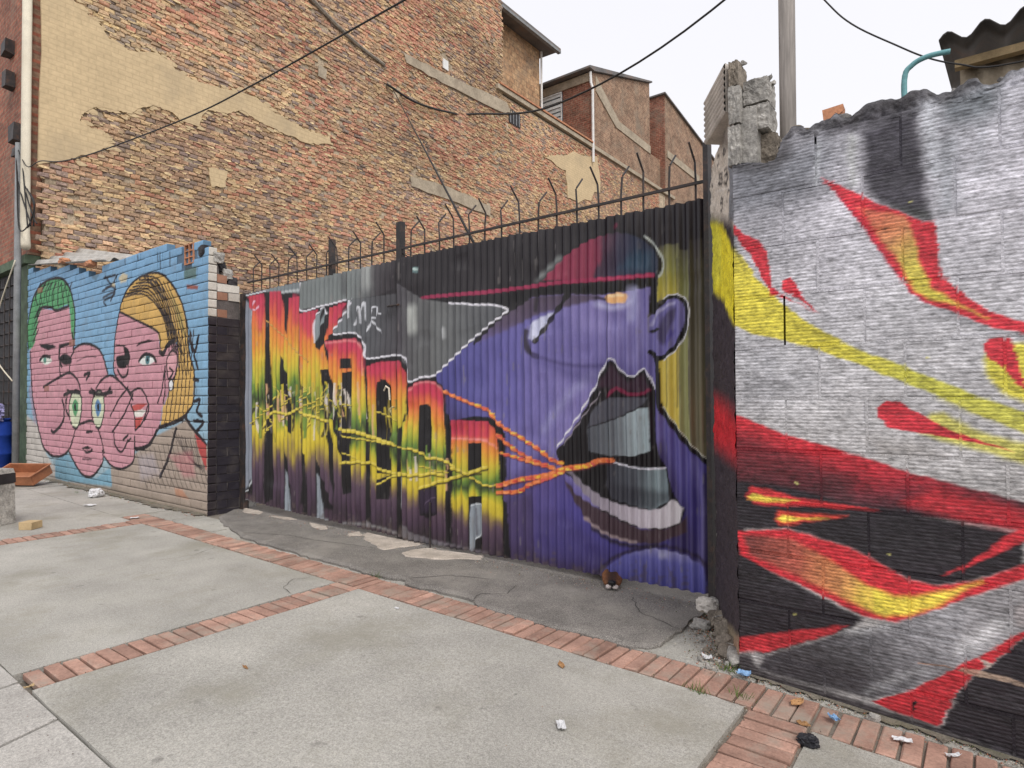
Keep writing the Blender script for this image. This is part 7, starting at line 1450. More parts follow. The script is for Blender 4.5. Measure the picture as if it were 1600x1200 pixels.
# crumbled footing
r = random.Random(8)
for i in range(30):
    u = r.random(); w = r.gauss(0, .045); x, y = -1.37+.38*u-abs(w)*.9, 3.88-.76*u-abs(w)*.45; s = r.uniform(.05, .12)*(1.15-.4*abs(w)/.05)
    frag('footing', (x, y, max(.0, .04-abs(w)*.5)+r.uniform(-.01, .03)), (s*1.2, s, s*.9), M['earth'] if i % 4 else M['cement'], rw, i+40)
for i in range(45):
    u = r.random(); x, y = -1.42+.42*u+r.gauss(-.07, .05), 3.92-.83*u+r.gauss(-.04, .04); s = r.uniform(.01, .035)
    frag('rubble', (x, y, s*.4), (s*1.3, s, s*.9), M['earth'] if i % 3 else M['cement'], rw, i+90, 9)
for i, (x, y, s, t) in enumerate(((-1.40, 3.80, (.13, .10, .09), 'pale rounded stone beside the gate post and pier'), (-1.33, 3.52, (.09, .07, .05), 'small grey stone lying at the crumbled pier footing'), (-.40, 3.02, (.04, .035, .03), 'tiny grey pebble on the bricks under the block wall'))):
    o = lump('stone', (x, y, s[2]*.42+gz(x)+.006), s, M['stone'] if i == 0 else M['cement'], None, .3, i+60, 3, box=.3); tag(o, t, 'stone')
# ================================================================== things behind the block wall
b = MB(); b.tube([(-.826, 3.52, 0), (-.822, 3.52, 2.5), (-.814, 3.52, 4.6)], .042, 10); o = b.build('timber_pole', M['wood'], None, True); tag(o, 'grey weathered timber pole rising behind the block wall', 'pole')
H_ = [(x, 3.45, z) for x, z in SH['hose']]; hp = [(-.281, 3.45, 1.9), (-.281, 3.45, 2.6)]+H_[1:]
sp = spline(np.array(hp), False, 6); b = MB(); b.tube([tuple(p) for p in sp], .0125, 10); tag(b.build('plastic_pipe', M['teal'], None, True), 'turquoise plastic pipe arching over the block wall', 'pipe')
sh = empty('shed', (1.0, 4.6, 0), 'shed with a rusty sheet roof behind the block wall', 'shed')
corr((-.16, 3.78, 3.15), (2.4, 3.74, 3.24), (-.16, 5.6, 3.6), (2.4, 5.6, 3.67), 17, .028, 'roof_sheet', M['roof'], sh)
b = MB(); b.box((-.10, 3.93, 3.05), (2.35, 3.98, 3.09)); b.build('beam', M['rawwood'], sh)
b = MB(); b.box((-.10, 3.94, 2.86), (2.35, 4.0, 2.90)); b.build('beam', M['iron'], sh)
for i in range(9): corr((-.08+i*.27, 4.02, 2.2), (.185+i*.27, 4.02, 2.2), (-.08+i*.27, 4.02, 3.12), (.185+i*.27, 4.02, 3.12), 3, .012, 'wall_sheet', M['plaster2'], sh, ny=2)
for x in (-.06, 2.3): b = MB(); b.box((x, 4.05, 0), (x+.08, 4.13, 3.1)); b.build('post', M['wood'], sh)
# ================================================================== TALL weathered party wall
bx = -13.8; Y0, Y1, ZT = 3.62, 17.5, 17.2
tb = empty('brick_building', (-18, 10, 0), 'tall building with an eroded tan brick side wall and patches of plaster', 'building')
LOWT = 12.42
b = MB(); b.box((-24, 3.75, 0), (bx-.035, Y1, ZT)); b.build('wall', M['wmortar'], tb)
lh = empty('terrace_house', (-18, 23, 0), 'lower brick house with a sloped coping adjoining the tall building', 'building')
b = MB(); b.box((-14.3, Y1+.01, 0), (bx-.035, 33, LOWT-.02)); b.build('wall', M['wmortar'], lh)
PL = [SH[k] for k in ('plaster_main', 'plaster_low', 'band_upper', 'band_lower', 'patch_small')]
PAL = [lin(c, 1.05) for c in ((178,148,122),(186,157,128),(168,142,120),(186,142,120),(174,124,106),(152,134,122),(196,168,132),(138,122,114),(190,148,120))]
MORT = [lin(c) for c in ((200,174,136),(190,164,130),(208,184,144),(176,152,122))]
near, rest, restL = [], MB(), MB()
HO = SH['holes']
ch, bl = .098, .195
for r in range(22, 176):
    z0 = r*ch; y = Y0+(.0975 if r % 2 else 0)
    while y < 31:
        yb = y+bl; yc, zc = y+bl/2, z0+ch/2
        lim = min(ZT, 9.6+(yc-3.6)*.53) if yc < Y1 else LOWT
        ok = zc < lim-.03 and zc > 1.0+1.1*yc/3.94 and not (yc > Y1 and zc > LOWT-.06)
        if ok and any(inpoly(P, yc, zc) for P in PL) : ok = False
        if ok and any(abs(yc-h[0]) < .16 and abs(zc-h[1]) < .13 for h in HO): ok = False
        nz_ = mnoise.fractal(Vector((yc*.35, zc*.35, 2.0)), 1, 2, 4); nz2 = mnoise.noise(Vector((yc*.9, zc*.9, 7)))
        if ok and rnd.random() < .035+.10*max(0, nz2): ok = False
        if ok:
            ero = .018*max(0, nz_+.25)
            w = rnd.random()
            red = .17+.7*nz_+(.16 if yc > 9 else 0)+(.12 if yc > Y1 else 0)
            col = np.array(PAL[rnd.choice((3, 4, 8, 3)) if rnd.random() < red else rnd.choice((0, 1, 2, 5, 6, 0, 2, 7))])*rnd.uniform(.9, 1.07)*(1+.34*mnoise.fractal(Vector((yc*.22, zc*.5, 9.0)), 1, 2, 3)); tn_ = .5+mnoise.fractal(Vector((yc*.5, zc*.5, 21.0)), 1, 2, 3); col = col*(np.array([1.03, .96, .97])*(1-tn_)+np.array([1.0, 1.01, .95])*tn_)
            dx = rnd.uniform(-.016, .006)+rnd.uniform(-ero, ero)
            jj = .011
            x1 = bx+dx; a = [(x1-.05, y+.006, z0+.007), (x1, y+.006, z0+.007)]
            c = .012*rnd.random()
            v = []
            for xx, ins in ((x1-.06, 0), (x1-.014, 0), (x1, .014)):
                for (yy, zz) in ((y+.006+ins, z0+.008+ins), (yb-.006-ins, z0+.008+ins), (yb-.006-ins, z0+ch-.008-ins), (y+.006+ins, z0+ch-.008-ins)):
                    v.append((xx+rnd.uniform(-jj, jj)*.7, yy+rnd.uniform(-jj, jj), zz+rnd.uniform(-jj, jj)))
            f = [(0,1,5,4),(1,2,6,5),(2,3,7,6),(3,0,4,7),(4,5,9,8),(5,6,10,9),(6,7,11,10),(7,4,8,11),(8,9,10,11)]
            if rnd.random() < .6:      # ragged mortar ledge left standing where the brick has weathered back
                mcol = np.array(MORT[rnd.randrange(4)])*rnd.uniform(.85, 1.1); tgt = rest if yc < Y1 else restL
                ya_, yb2 = y+rnd.uniform(-.03, .07), yb+rnd.uniform(-.08, .03); zz = z0+rnd.uniform(-.012, .012); h_ = rnd.uniform(.008, .022); xo = bx+rnd.uniform(-.014, .012)
                tgt.add([(p[0]+rnd.uniform(-.006,.006), p[1]+rnd.uniform(-.02,.02), p[2]+rnd.uniform(-.008,.008)) for p in ((bx-.06,ya_,zz-h_),(bx-.06,yb2,zz-h_),(bx-.06,yb2,zz+h_),(bx-.06,ya_,zz+h_),(xo,ya_,zz-h_),(xo,(ya_+yb2)/2,zz-h_*1.4),(xo,yb2,zz-h_),(xo-.004,yb2,zz+h_),(xo-.004,(ya_+yb2)/2,zz+h_*1.3),(xo-.004,ya_,zz+h_))],
                    [(0,1,6,5,4),(1,2,7,6),(2,3,9,8,7),(3,0,4,9),(4,5,8,9),(5,6,7,8)], mcol)
            near.append((yc*yc+(zc-1.35)**2 if zc > 3.9+max(0, 5-yc)*.1 and yc < Y1 else 1e9, v, f, col)) if yc < 9 else (rest if yc < Y1 else restL).add(v, f, col)
        y += bl
near.sort(key=lambda q: q[0])
for i, (dd, v, f, col) in enumerate(near):
    if i < 300 and dd < 1e8: mesh('brick', v, f, M['wbrick'], tb, np.array([col]*len(v)))
    else: rest.add(v, f, col)
rest.build('brickwork', M['wbrick'], tb, fix=False)['kind'] = 'stuff'; restL.build('brickwork', M['wbrick'], lh, fix=False)['kind'] = 'stuff'
def patch(P, root, m, th=.03, seed=0, amp=.03, n=5, name='plaster'):
    b = MB(); b.prism(rough_poly(P, n, amp, seed), bx-.04, bx+th, 'x'); return b.build(name, M[m], root)
pm_ = SH['plaster_main']; Pm = [(max(p[0], 3.63), min(p[1], 9.3)) for p in pm_]
Pm = [(3.63, 12.0), (4.2, 12.0)]+Pm[1:-1]+[(3.63, 5.70)]
patch(Pm, tb, 'plaster', .016, 1, .045, 9)
pr = MB(); r = random.Random(31)      # scabs of plaster still clinging round the edge of the sheet
for k in range(420):
    i = r.randrange(len(Pm)); a, b2 = Pm[i], Pm[(i+1) % len(Pm)]; u = r.random(); d = abs(r.gauss(0, .16)); an = r.uniform(0, 6.28)
    yc, zc = a[0]+(b2[0]-a[0])*u+d*math.cos(an), a[1]+(b2[1]-a[1])*u+d*math.sin(an)
    if yc < 3.8 or inpoly(Pm, yc, zc): continue
    s = r.uniform(.02, .10)*max(.25, 1-d*2); m = 7
    pr.prism([(yc+s*r.uniform(.6, 1.9)*math.cos(q*6.283/m), zc+s*r.uniform(.3, .8)*math.sin(q*6.283/m)) for q in range(m)], bx-.03, bx+r.uniform(.002, .014), 'x')
pr.build('plaster_scabs', M['plaster'], tb)['kind'] = 'stuff'
patch(SH['plaster_low'], lh, 'plaster', .02, 2, .15, 4); patch(SH['band_upper'], tb, 'plaster2', .035, 3, .03); patch(SH['band_lower'], tb, 'plaster2', .035, 4, .03); patch(SH['patch_small'], tb, 'plaster', .02, 5, .04)
S_ = SH['scar']; b = MB()
b.tube([(bx+.02, y, z) for y, z in spline(np.array([(8.2, 12.35)]+[list(p) for p in S_]), False, 6)], .075, 7, r2=.05); b.build('roof_scar', M['earth'], tb)
for i, (y, z) in enumerate(HO[:2]):
    b = MB(); b.box((bx-.02, y-.12, z-.42), (bx+.03, y+.14, z-.13), None, .02); b.build('block_patch', M['white'] if i else M['plaster2'], tb)
# coping and slot window of the lower house
b = MB(); b.prism([(Y1-.4, LOWT+.05), (33, LOWT), (33, LOWT+.16), (Y1-.4, LOWT+.22)], -14.5, bx+.10, 'x'); b.build('coping', M['plaster2'], lh)
b = MB(); b.box((-14.2, Y1-.3, LOWT+.23), (bx+.14, 24, LOWT+.30)); b.build('coping_tiles', M['terracotta'], lh)
b = MB(); b.box((bx-.03, 17.85, 11.50), (bx+.015, 18.55, 12.02)); wn = b.build('window', M['black'], lh)
b = MB()
for k in range(4): b.box((bx+.018, 17.9+k*.18, 11.52), (bx+.035, 17.94+k*.18, 12.0))
o = b.build('window_bars', M['grey'], wn)
# set-back upper storey with a sheet eave
sb = empty('roof_storey', (-17.5, 21, 12.4), 'tan brick storey with a sheet eave standing back above the coping', 'building')
b = MB(); b.box((-20, 17.52, 12.0), (-15.5, 22.3, 16.75)); b.build('wall', brick_mat('tan_far_brick', lin((186,152,116)), lin((166,130,98)), lin((150,126,100)), 'x', .33, .23), sb)
b = MB(); b.prism([(-20.3, 17.0), (-14.75, 16.75), (-14.75, 16.85), (-20.3, 17.3)], 17.53, 22.9, 'y'); sroof = b.build('roof', M['roof'], sb)
b = MB(); b.box((-14.9, 17.53, 16.64), (-14.74, 22.9, 16.74)); b.build('gutter', M['grey'], sroof)
b = MB(); b.tube([(-15.42, 22.34, 16.7), (-15.42, 22.34, 12.5)], .05, 8); b.build('downpipe', M['white'], sb)
b = MB(); b.tube([(-15.6, 18.3, 16.8), (-15.6, 18.3, 17.6)], .03, 6); b.build('vent_pipe', M['grey'], sb)
# brick house with the barred window
bh = empty('brick_house', (-17, 27, 0), 'red brick house with a barred window and white downpipe', 'building')
mx_ = brick_mat('far_brick_side', lin((152,122,100)), lin((132,100,82)), lin((160,138,114)), 'x'); my_ = brick_mat('far_brick_front', lin((150,96,78)), lin((132,82,68)), lin((150,124,104)), 'y')
b = MB(); b.prism([(24.03, 6), (30, 6), (30, 17.85), (24.03, 15.95)], -18.5, bx-.01, 'x'); b.build('wall', mx_, bh)
b = MB(); b.box((-18.5, 23.97, 10), (bx-.02, 24.02, 15.95)); b.build('front_wall', my_, bh)
b = MB(); b.prism([(23.6, 15.98), (24.03, 15.98), (30.1, 17.9), (30.1, 17.98), (23.6, 16.07)], -18.8, bx+.12, 'x'); b.build('roof', M['roof'], bh)
b = MB(); b.box((-18.6, 23.90, 15.55), (bx-.03, 23.962, 15.93)); b.build('fascia', M['plaster2'], bh)
win = SH['win']; wx0, wx1, wz0, wz1 = -17.6, -15.36, 13.45, 15.5
b = MB(); b.box((wx0, 23.93, wz0), (wx1, 23.965, wz1)); wo_ = b.build('window', M['glass'], bh)
for k in range(9): b = MB(); b.box((wx0+1.15, 23.90, wz0+.06+k*.225), (wx1-.05, 23.925, wz0+.21+k*.225)); b.build('louvre', M['curtain'], wo_)
b = MB()
for xx in (wx0, wx0+.55, wx0+1.1, wx1-.05): b.box((xx, 23.87, wz0), (xx+.05, 23.895, wz1))
for zz in (wz0, wz0+.68, wz0+1.36, wz1-.05): b.box((wx0+.002, 23.868, zz), (wx1-.002, 23.893, zz+.05))
b.build('window_frame', M['white'], wo_)
b = MB(); b.tube([(bx+.0, 23.85, 15.9), (bx+.02, 23.85, 15.4), (bx+.10, 23.86, 15.15), (bx+.10, 23.86, 11.8)], .06, 8); b.build('downpipe', M['white'], bh)
b = MB(); b.prism([(24.3, 15.9), (26.5, 14.6), (30, 14.5), (30, 14.1), (26.2, 14.2), (24.3, 15.2)], bx-.015, bx+.03, 'x'); b.build('render_band', M['plaster2'], bh)
fh = empty('brick_house', (-16, 38, 0), 'far brick house with a falling roof line beyond the barred window house', 'building')
b = MB(); b.prism([(32.0, 6), (50, 6), (50, 14.6), (37.4, 17.1), (32.0, 18.0)], -17.5, bx-.02, 'x'); b.build('wall', mx_, fh)
b = MB(); b.box((-17.5, 31.94, 10), (bx-.03, 31.99, 18.0)); b.build('front_wall', my_, fh)
b = MB(); b.prism([(31.8, 18.02), (37.4, 17.12), (50, 14.62), (50, 14.75), (37.4, 17.2), (31.8, 18.1)], -17.6, bx+.1, 'x'); b.build('roof', M['roof'], fh)
b = MB(); b.prism([(32.2, 14.6), (37, 14.5), (37, 14.9), (32.2, 15.0)], bx-.025, bx+.03, 'x'); b.build('render_band', M['plaster2'], fh)
b = MB(); b.box((-18, 30.0, 6), (bx-.3, 31.93, 14.4)); b.build('link_wall', mx_, fh)
# ================================================================== street front of the tall building at the far left
fb = empty('street_facade', (-17, 3.4, 0), 'red brick street front above a dark metal shop front', 'building')
b = MB(); b.box((-24, 3.56, 4.05), (-13.99, 3.74, ZT)); b.build('wall', brick_mat('front_brick', lin((150,92,72), 1.1), lin((128,78,64), 1.1), lin((140,112,92)), 'y', .25, .085), fb)
b = MB(); b.box((-24, 3.50, 3.88), (-13.995, 3.74, 4.04)); b.build('lintel', M['green'], fb)
b = MB(); b.box((-14.72, 3.56, 0), (-14.05, 3.74, 3.87)); b.build('pier', M['green'], fb)
b = MB(); b.box((-24, 3.64, 0), (-14.725, 3.72, 3.87)); b.build('shutter', M['black'], fb)
for k in range(16):
    b = MB(); b.box((-24, 3.61, .1+k*.235), (-14.73, 3.638, .12+k*.235)); b.build('shutter_rail', M['iron'], fb)
for k in range(9):
    b = MB(); b.box((-15.0-k*.35, 3.59, .05), (-14.97-k*.35, 3.608, 3.8)); b.build('shutter_bar', M['iron'], fb)
for i, (x, z, s) in enumerate(((-15.35, 8.15, (.35,.25,.25)), (-15.15, 7.45, (.22,.2,.3)), (-14.75, 6.25, (.34,.24,.34)), (-14.5, 5.95, (.3,.2,.16)))):
    b = MB(); b.box((x, 3.4, z), (x+s[0], 3.555, z+s[2]), None, .02); b.build('junction_box', M['iron'], fb)
b = MB(); b.tube([(-13.885, 3.47, 14.5), (-13.885, 3.47, 4.6), (-13.84, 3.47, 4.25), (-13.75, 3.45, 4.12)], .075, 10); dp_ = b.build('downpipe', M['cream'], None, True); tag(dp_, 'cream downpipe running up the corner of the tall building', 'pipe')
b = MB(); b.tube([(-14.10, 3.42, 0), (-14.10, 3.42, 6.1)], .055, 10); tag(b.build('conduit', M['grey'], None, True), 'grey steel conduit pole beside the cream downpipe', 'pole')
def cable(pts, r, label, m='cable', k=8):
    b = MB(); b.tube([tuple(p) for p in spline(np.array(pts, float), False, k)], r, 6); tag(b.build('cable', M[m], None, True, fix=False), label, 'cable', 'overhead cables')
cable([(-14.1, 3.4, 6.0), (-13.6, 3.42, 5.55), (-12.8, 3.4, 5.45)]+[(x, 3.4, z) for x, z in SH['cable'][0][1:]]+[(-1.5, 3.2, 4.7), (4, 2.6, 5.2)], .009, 'long black cable rising from the cream downpipe corner across the eroded wall')
sag = [(bx+.1, y, z) for y, z in SH['cable'][1]]
cable([(bx+.02, 12.0, 10.55)]+sag[:-1]+[(-11.5, 17.6, 11.4), (-6.0, 17.2, 12.3), (2, 16, 15.6), (12, 14, 22)], .034, 'sagging black cable strung from the eroded wall to the upper sky')
cable([(bx+.06, 12.2, 10.45), (-3.46, GY+.05, 2.66)], .012, 'straight black cable running down to the gate top from the eroded wall')
cable([(-.95, 3.72, 4.0)]+[(x, 3.72, z) for x, z in SH['cable'][2]]+[(.5, 3.75, 2.9)], .0042, 'thin cable drooping to the shed behind the turquoise pipe', k=6)
for i in range(6):
    y_ = 3.38+.02*i; cable([(-14.1+rnd.uniform(-.1,.1), y_, 6.1), (-14.05+rnd.uniform(-.15,.3), y_, 5.4), (-13.6+rnd.uniform(-.3,.4), y_, 4.9-rnd.random()*.5), (-13.3+rnd.uniform(-.3,.2), y_, 4.45)], .012, 'loose black wire tangled beside the cream downpipe', k=6)
cable([(-14.0, 3.36, 3.9), (-14.9, 3.3, 2.9), (-14.95, 3.3, 2.2), (-14.1, 3.36, 1.7)], .012, 'pale loose wire looping beside the grey conduit pole', 'cream', 6)
# ================================================================== street clutter at the left
ba = empty('barrel', (-14.98, 3.28, 0), 'blue plastic barrel in front of the dark shop front', 'barrel')
def lathe(prof, n, mat_, name, parent, loc):
    b = MB(); v = []; f = []
    for r, z in prof:
        for k in range(n): v.append((loc[0]+r*math.cos(2*math.pi*k/n), loc[1]+r*math.sin(2*math.pi*k/n), loc[2]+z))
    for i in range(len(prof)-1):
        for k in range(n): f.append((i*n+k, i*n+(k+1) % n, (i+1)*n+(k+1) % n, (i+1)*n+k))
    f.append(tuple(range(n))[::-1]); f.append(tuple(range((len(prof)-1)*n, len(prof)*n))); b.add(v, f)
    return b.build(name, mat_, parent, True)
bbody = lathe([(.25,0),(.29,.03),(.30,.3),(.315,.32),(.315,.36),(.30,.38),(.30,.65),(.315,.67),(.315,.71),(.30,.73),(.285,.93),(.25,.96)], 24, M['blue'], 'body', ba, (-14.98, 3.28, 0))
lathe([(.262,.955),(.275,.96),(.275,1.0),(.25,1.005)], 24, M['blue'], 'rim', bbody, (-14.98, 3.28, 0))
tag(lump('plastic_bag', (-14.80, 3.22, 1.13), (.34, .3, .34), M['lilac'], None, .5, 5, 4, box=.2, freq=2.5), 'crumpled lilac plastic bag on the blue barrel', 'bag')
cbx = empty('concrete_block', (-8.42, 1.93, 0), 'grey concrete bollard block with a black band and white letters', 'bollard')
b = MB(); OX, OY = -.22, -.17; v = [(-8.62+OX,1.60+OY,0),(-8.06+OX,1.82+OY,0),(-8.28+OX,2.24+OY,0),(-8.84+OX,2.02+OY,0)]; cxx, cyy = -8.45+OX, 1.92+OY
b.add(v+[(cxx+(x-cxx)*.97, cyy+(y-cyy)*.97, .44) for x, y, z in v], [(0,1,5,4),(1,2,6,5),(2,3,7,6),(3,0,4,7),(0,3,2,1),(4,5,6,7)]); b.build('body', M['cement'], cbx)
b = MB(); b.add([(cxx+(x-cxx)*.995, cyy+(y-cyy)*.995, .445) for x, y, z in v]+[(cxx+(x-cxx)*.985, cyy+(y-cyy)*.985, .55) for x, y, z in v], [(0,1,5,4),(1,2,6,5),(2,3,7,6),(3,0,4,7),(0,3,2,1),(4,5,6,7)]); bnd = b.build('band', M['black'], cbx)
b = MB(); b.add([(cxx+(x-cxx)*.97, cyy+(y-cyy)*.97, .551) for x, y, z in v]+[(cxx+(x-cxx)*.93, cyy+(y-cyy)*.93, .60) for x, y, z in v], [(0,1,5,4),(1,2,6,5),(2,3,7,6),(3,0,4,7),(0,3,2,1),(4,5,6,7)]); b.build('cap', M['cement'], cbx)
e0, e1 = Vector((-8.62+OX,1.60+OY,0)), Vector((-8.06+OX,1.82+OY,0)); ed = (e1-e0).normalized(); en = Vector((ed.y, -ed.x, 0))
def on(u, z): p = e0.lerp(e1, u)*1; p = Vector((cxx, cyy, 0))+(p-Vector((cxx, cyy, 0)))*.995+en*.004; return (p.x, p.y, z)
for st in ([(.60,.47),(.54,.47),(.54,.53),(.62,.53),(.62,.47),(.60,.47)], [(.68,.465),(.72,.53),(.84,.465),(.88,.53)]):
    b = MB(); b.tube([on(*q) for q in st], .006, 6); b.build('letter', M['white'], bnd)
cr = empty('crate', (-12.15, 3.05, 0), 'open brown plastic crate tipped against the painted brick wall', 'crate')
# crate tilted: local frame
CM = Matrix.Translation((-12.15, 3.05, .10)) @ Matrix.Rotation(R_(30), 4, 'Z') @ Matrix.Rotation(R_(24), 4, 'X') @ Matrix.Scale(.42, 4)
def cbox(a, b_, name):
    mb_ = MB(); mb_.box(a, b_); mb_.v = [tuple(CM @ Vector(p)) for p in mb_.v]; mb_.build(name, M['crate'], cr)
cbox((-.85,-.45,0),(.85,.45,.03),'base'); cbox((-.85,-.45,.031),(.85,-.42,.36),'side'); cbox((-.85,.42,.031),(.85,.45,.36),'side'); cbox((-.85,-.418,.031),(-.82,.418,.36),'side'); cbox((.82,-.418,.031),(.85,.418,.36),'side')
for a, b_ in (((-.89,-.49,.361),(.89,-.43,.39)), ((-.89,.43,.361),(.89,.49,.39)), ((-.89,-.428,.361),(-.83,.428,.39)), ((.83,-.428,.361),(.89,.428,.39))): cbox(a, b_, 'rim')
b = MB(); b.box((-8.06, 2.00, 0), (-7.92, 2.14, .075), None, .004); b.v = [(-7.99+(x+7.99)*.8-(y-2.07)*.6, 2.07+(y-2.07)*.8+(x+7.99)*.6, z) for x, y, z in b.v]; tag(b.build('wood_block', M['rawwood']), 'small pale offcut of wood on the pavement near the bollard', 'wood block')
# ================================================================== litter
def scrap(name, x, y, w, h, m, seed, label, cat, group=None, z=.004, curl=.02, shape=None):
    w *= .68; h *= .68; curl *= .7; r = random.Random(seed); n = 6; v = []; f = []; an = r.uniform(0, 6.28)
    for j in range(n+1):
        for i in range(n+1):
            u, t = i/n-.5, j/n-.5; ww = w*(1 if shape is None else max(.05, math.cos(t*2.9)))
            zz = z+abs(mnoise.noise(Vector((u*3+seed, t*3, seed))))*curl+curl*.6*(u*u+t*t)
            lx, ly = u*ww+r.uniform(-.04,.04)*w, t*h+r.uniform(-.04,.04)*h
            v.append((x+lx*math.cos(an)-ly*math.sin(an), y+lx*math.sin(an)+ly*math.cos(an), gz(x)+zz))
    for j in range(n):
        for i in range(n): a = j*(n+1)+i; f.append((a, a+1, a+n+2, a+n+1))
    k = len(v); v += [(p[0], p[1], p[2]-.0012) for p in v]; f += [tuple(k+q for q in g[::-1]) for g in f[:n*n]]
    for i in range(n): f.append((i, k+i, k+i+1, i+1)); a = n*(n+1)+i; f.append((a+1, k+a+1, k+a, a)); a = i*(n+1); f.append((a+n+1, k+a+n+1, k+a, a)); a += n; f.append((a, k+a, k+a+n+1, a+n+1))
    tag(mesh(name, v, f, M[m]), label, cat, group)
scrap('dry_leaf', *SH['leaf'][0], .045, .11, 'leaf', 1, 'dry brown leaf lying on the open concrete slab below the gate', 'leaf', shape=1); scrap('dry_leaf', *SH['leaf2'][0], .07, .13, 'leaf', 2, 'dry orange leaf on the bricks under the block wall', 'leaf', shape=1, z=.012)
scrap('dry_leaf', *SH['leaf2'][1], .05, .08, 'leaf', 3, 'dry leaf scrap at the corner of the brick bands', 'leaf', shape=1, z=.01); scrap('dry_leaf', *SH['leaf2'][2], .015, .09, 'leaf', 4, 'thin curled leaf on the concrete slab beside the cross band', 'leaf', shape=1)
scrap('paper_scrap', *SH['paper'][0], .05, .10, 'paper', 5, 'torn white paper scrap on the open concrete slab', 'paper', 'paper scraps', curl=.03)
scrap('paper_scrap', *SH['white'][0], .045, .10, 'paper', 6, 'long white paper scrap on the bricks under the red flame', 'paper', 'paper scraps', z=.012); scrap('paper_scrap', *SH['white'][1], .06, .07, 'paper', 7, 'crumpled white scrap in the corner of the crumbled footing', 'paper', 'paper scraps', curl=.04)
scrap('paper_scrap', *SH['white'][4], .03, .05, 'paper', 8, 'small white fleck beside the junction of brick bands', 'paper', 'paper scraps'); scrap('paper_scrap', *SH['white'][5], .10, .12, 'paper', 9, 'white paper scrap on the bricks below the pink faces', 'paper', 'paper scraps', z=.012); scrap('paper_scrap', *SH['white'][8], .2, .12, 'paper', 10, 'flat white scrap on the damp slab below the child face', 'paper', 'paper scraps')
tag(lump('plastic_bag', (*SH['white'][9], .05), (.18, .15, .11), M['paper'], None, .5, 11, 3, box=.2), 'small white plastic bag at the foot of the painted brick wall', 'bag')
scrap('straw_scrap', *SH['white'][6], .03, .06, 'rawwood', 12, 'pale yellow straw scrap at the end of the cross band', 'litter'); scrap('wrapper', *SH['blue'][0], .06, .09, 'bluelitter', 13, 'blue and white wrapper against the corner of the block wall', 'wrapper', curl=.04, z=.014); scrap('wrapper', *SH['blue'][1], .05, .07, 'bluelitter', 14, 'light blue wrapper on the bricks along the block wall', 'wrapper', curl=.04, z=.014)
scrap('paper_scrap', *SH['white'][3], .03, .08, 'paper', 16, 'thin white strip on the pale edge under the block wall', 'paper', 'paper scraps', z=.01)
x, y = SH['cap'][0]; tag(lump('rubber_lump', (x, y, .018+gz(x)), (.07, .045, .04), M['rubber'], None, .35, 15, 3, box=.3, freq=3), 'crumpled black rubber scrap on the slab by the brick corner', 'litter')
for i, (x, y) in enumerate(SH['grass'][:5]):
    b = MB(); r = random.Random(i)
    for k in range(26):
        a = r.uniform(0, 6.28); l = r.uniform(.02, .055); px, py = x+r.gauss(0, .03), y+r.gauss(0, .012); w = .002
        b.add([(px-w, py, gz(px)), (px+w, py, gz(px)), (px+math.cos(a)*l*.6, py+math.sin(a)*l*.6, gz(px)+l)], [(0, 1, 2)])
    o = b.build('grass_tuft', M['grass'], None, fix=False); tag(o, ['green weed tuft at the brick corner before the block wall', 'weed tuft at the foot of the crumbled pier', 'weed tuft between bricks near the block wall corner', 'weed tuft where the cross band meets the long band', 'weed tuft at the foot of the pink faces wall'][i], 'weed', 'weed tufts')
# ================================================================== dog lying behind the gate with its muzzle out under it
dx, dy = SH['dog'][0]; dx -= .0
dg = empty('dog', (dx, dy, .02), 'brown dog lying behind the gate with its muzzle poking out underneath', 'dog')
def skin(chains, name):
    bm = bmesh.new(); sk_ = []; idx = {}
    def vt(p, r):
        key = tuple(round(q, 4) for q in p)
        if key not in idx: idx[key] = bm.verts.new(p); sk_.append(r)
        return idx[key]
    for ch_ in chains:
        prev = None
        for p, r in ch_:
            v = vt(p, r)
            if prev is not None and prev is not v: bm.edges.new((prev, v))
            prev = v
    me = bpy.data.meshes.new(name); bm.to_mesh(me); bm.free(); o = bpy.data.objects.new(name, me); COL.objects.link(o)
    sm_ = o.modifiers.new('skin', 'SKIN'); 
    for i, r in enumerate(sk_): me.skin_vertices[0].data[i].radius = r; me.skin_vertices[0].data[i].use_root = (i == 0)
    ss = o.modifiers.new('sub', 'SUBSURF'); ss.levels = 2; ss.render_levels = 2
    dgp = bpy.context.evaluated_depsgraph_get(); ev = o.evaluated_get(dgp); m2 = bpy.data.meshes.new_from_object(ev); bpy.data.objects.remove(o)
    return m2
dca, dsa = math.cos(R_(27)), math.sin(R_(27))
dx, dy = dx+.015, dy+.03
D_ = lambda x, y, z: (dx+x*dca-y*dsa, dy+x*dsa+y*dca, .02+z)
chest = (D_(0, .62, .17), (.13, .15)); hip = (D_(.05, 1.12, .15), (.12, .13)); head = (D_(0, .33, .10), (.10, .085))
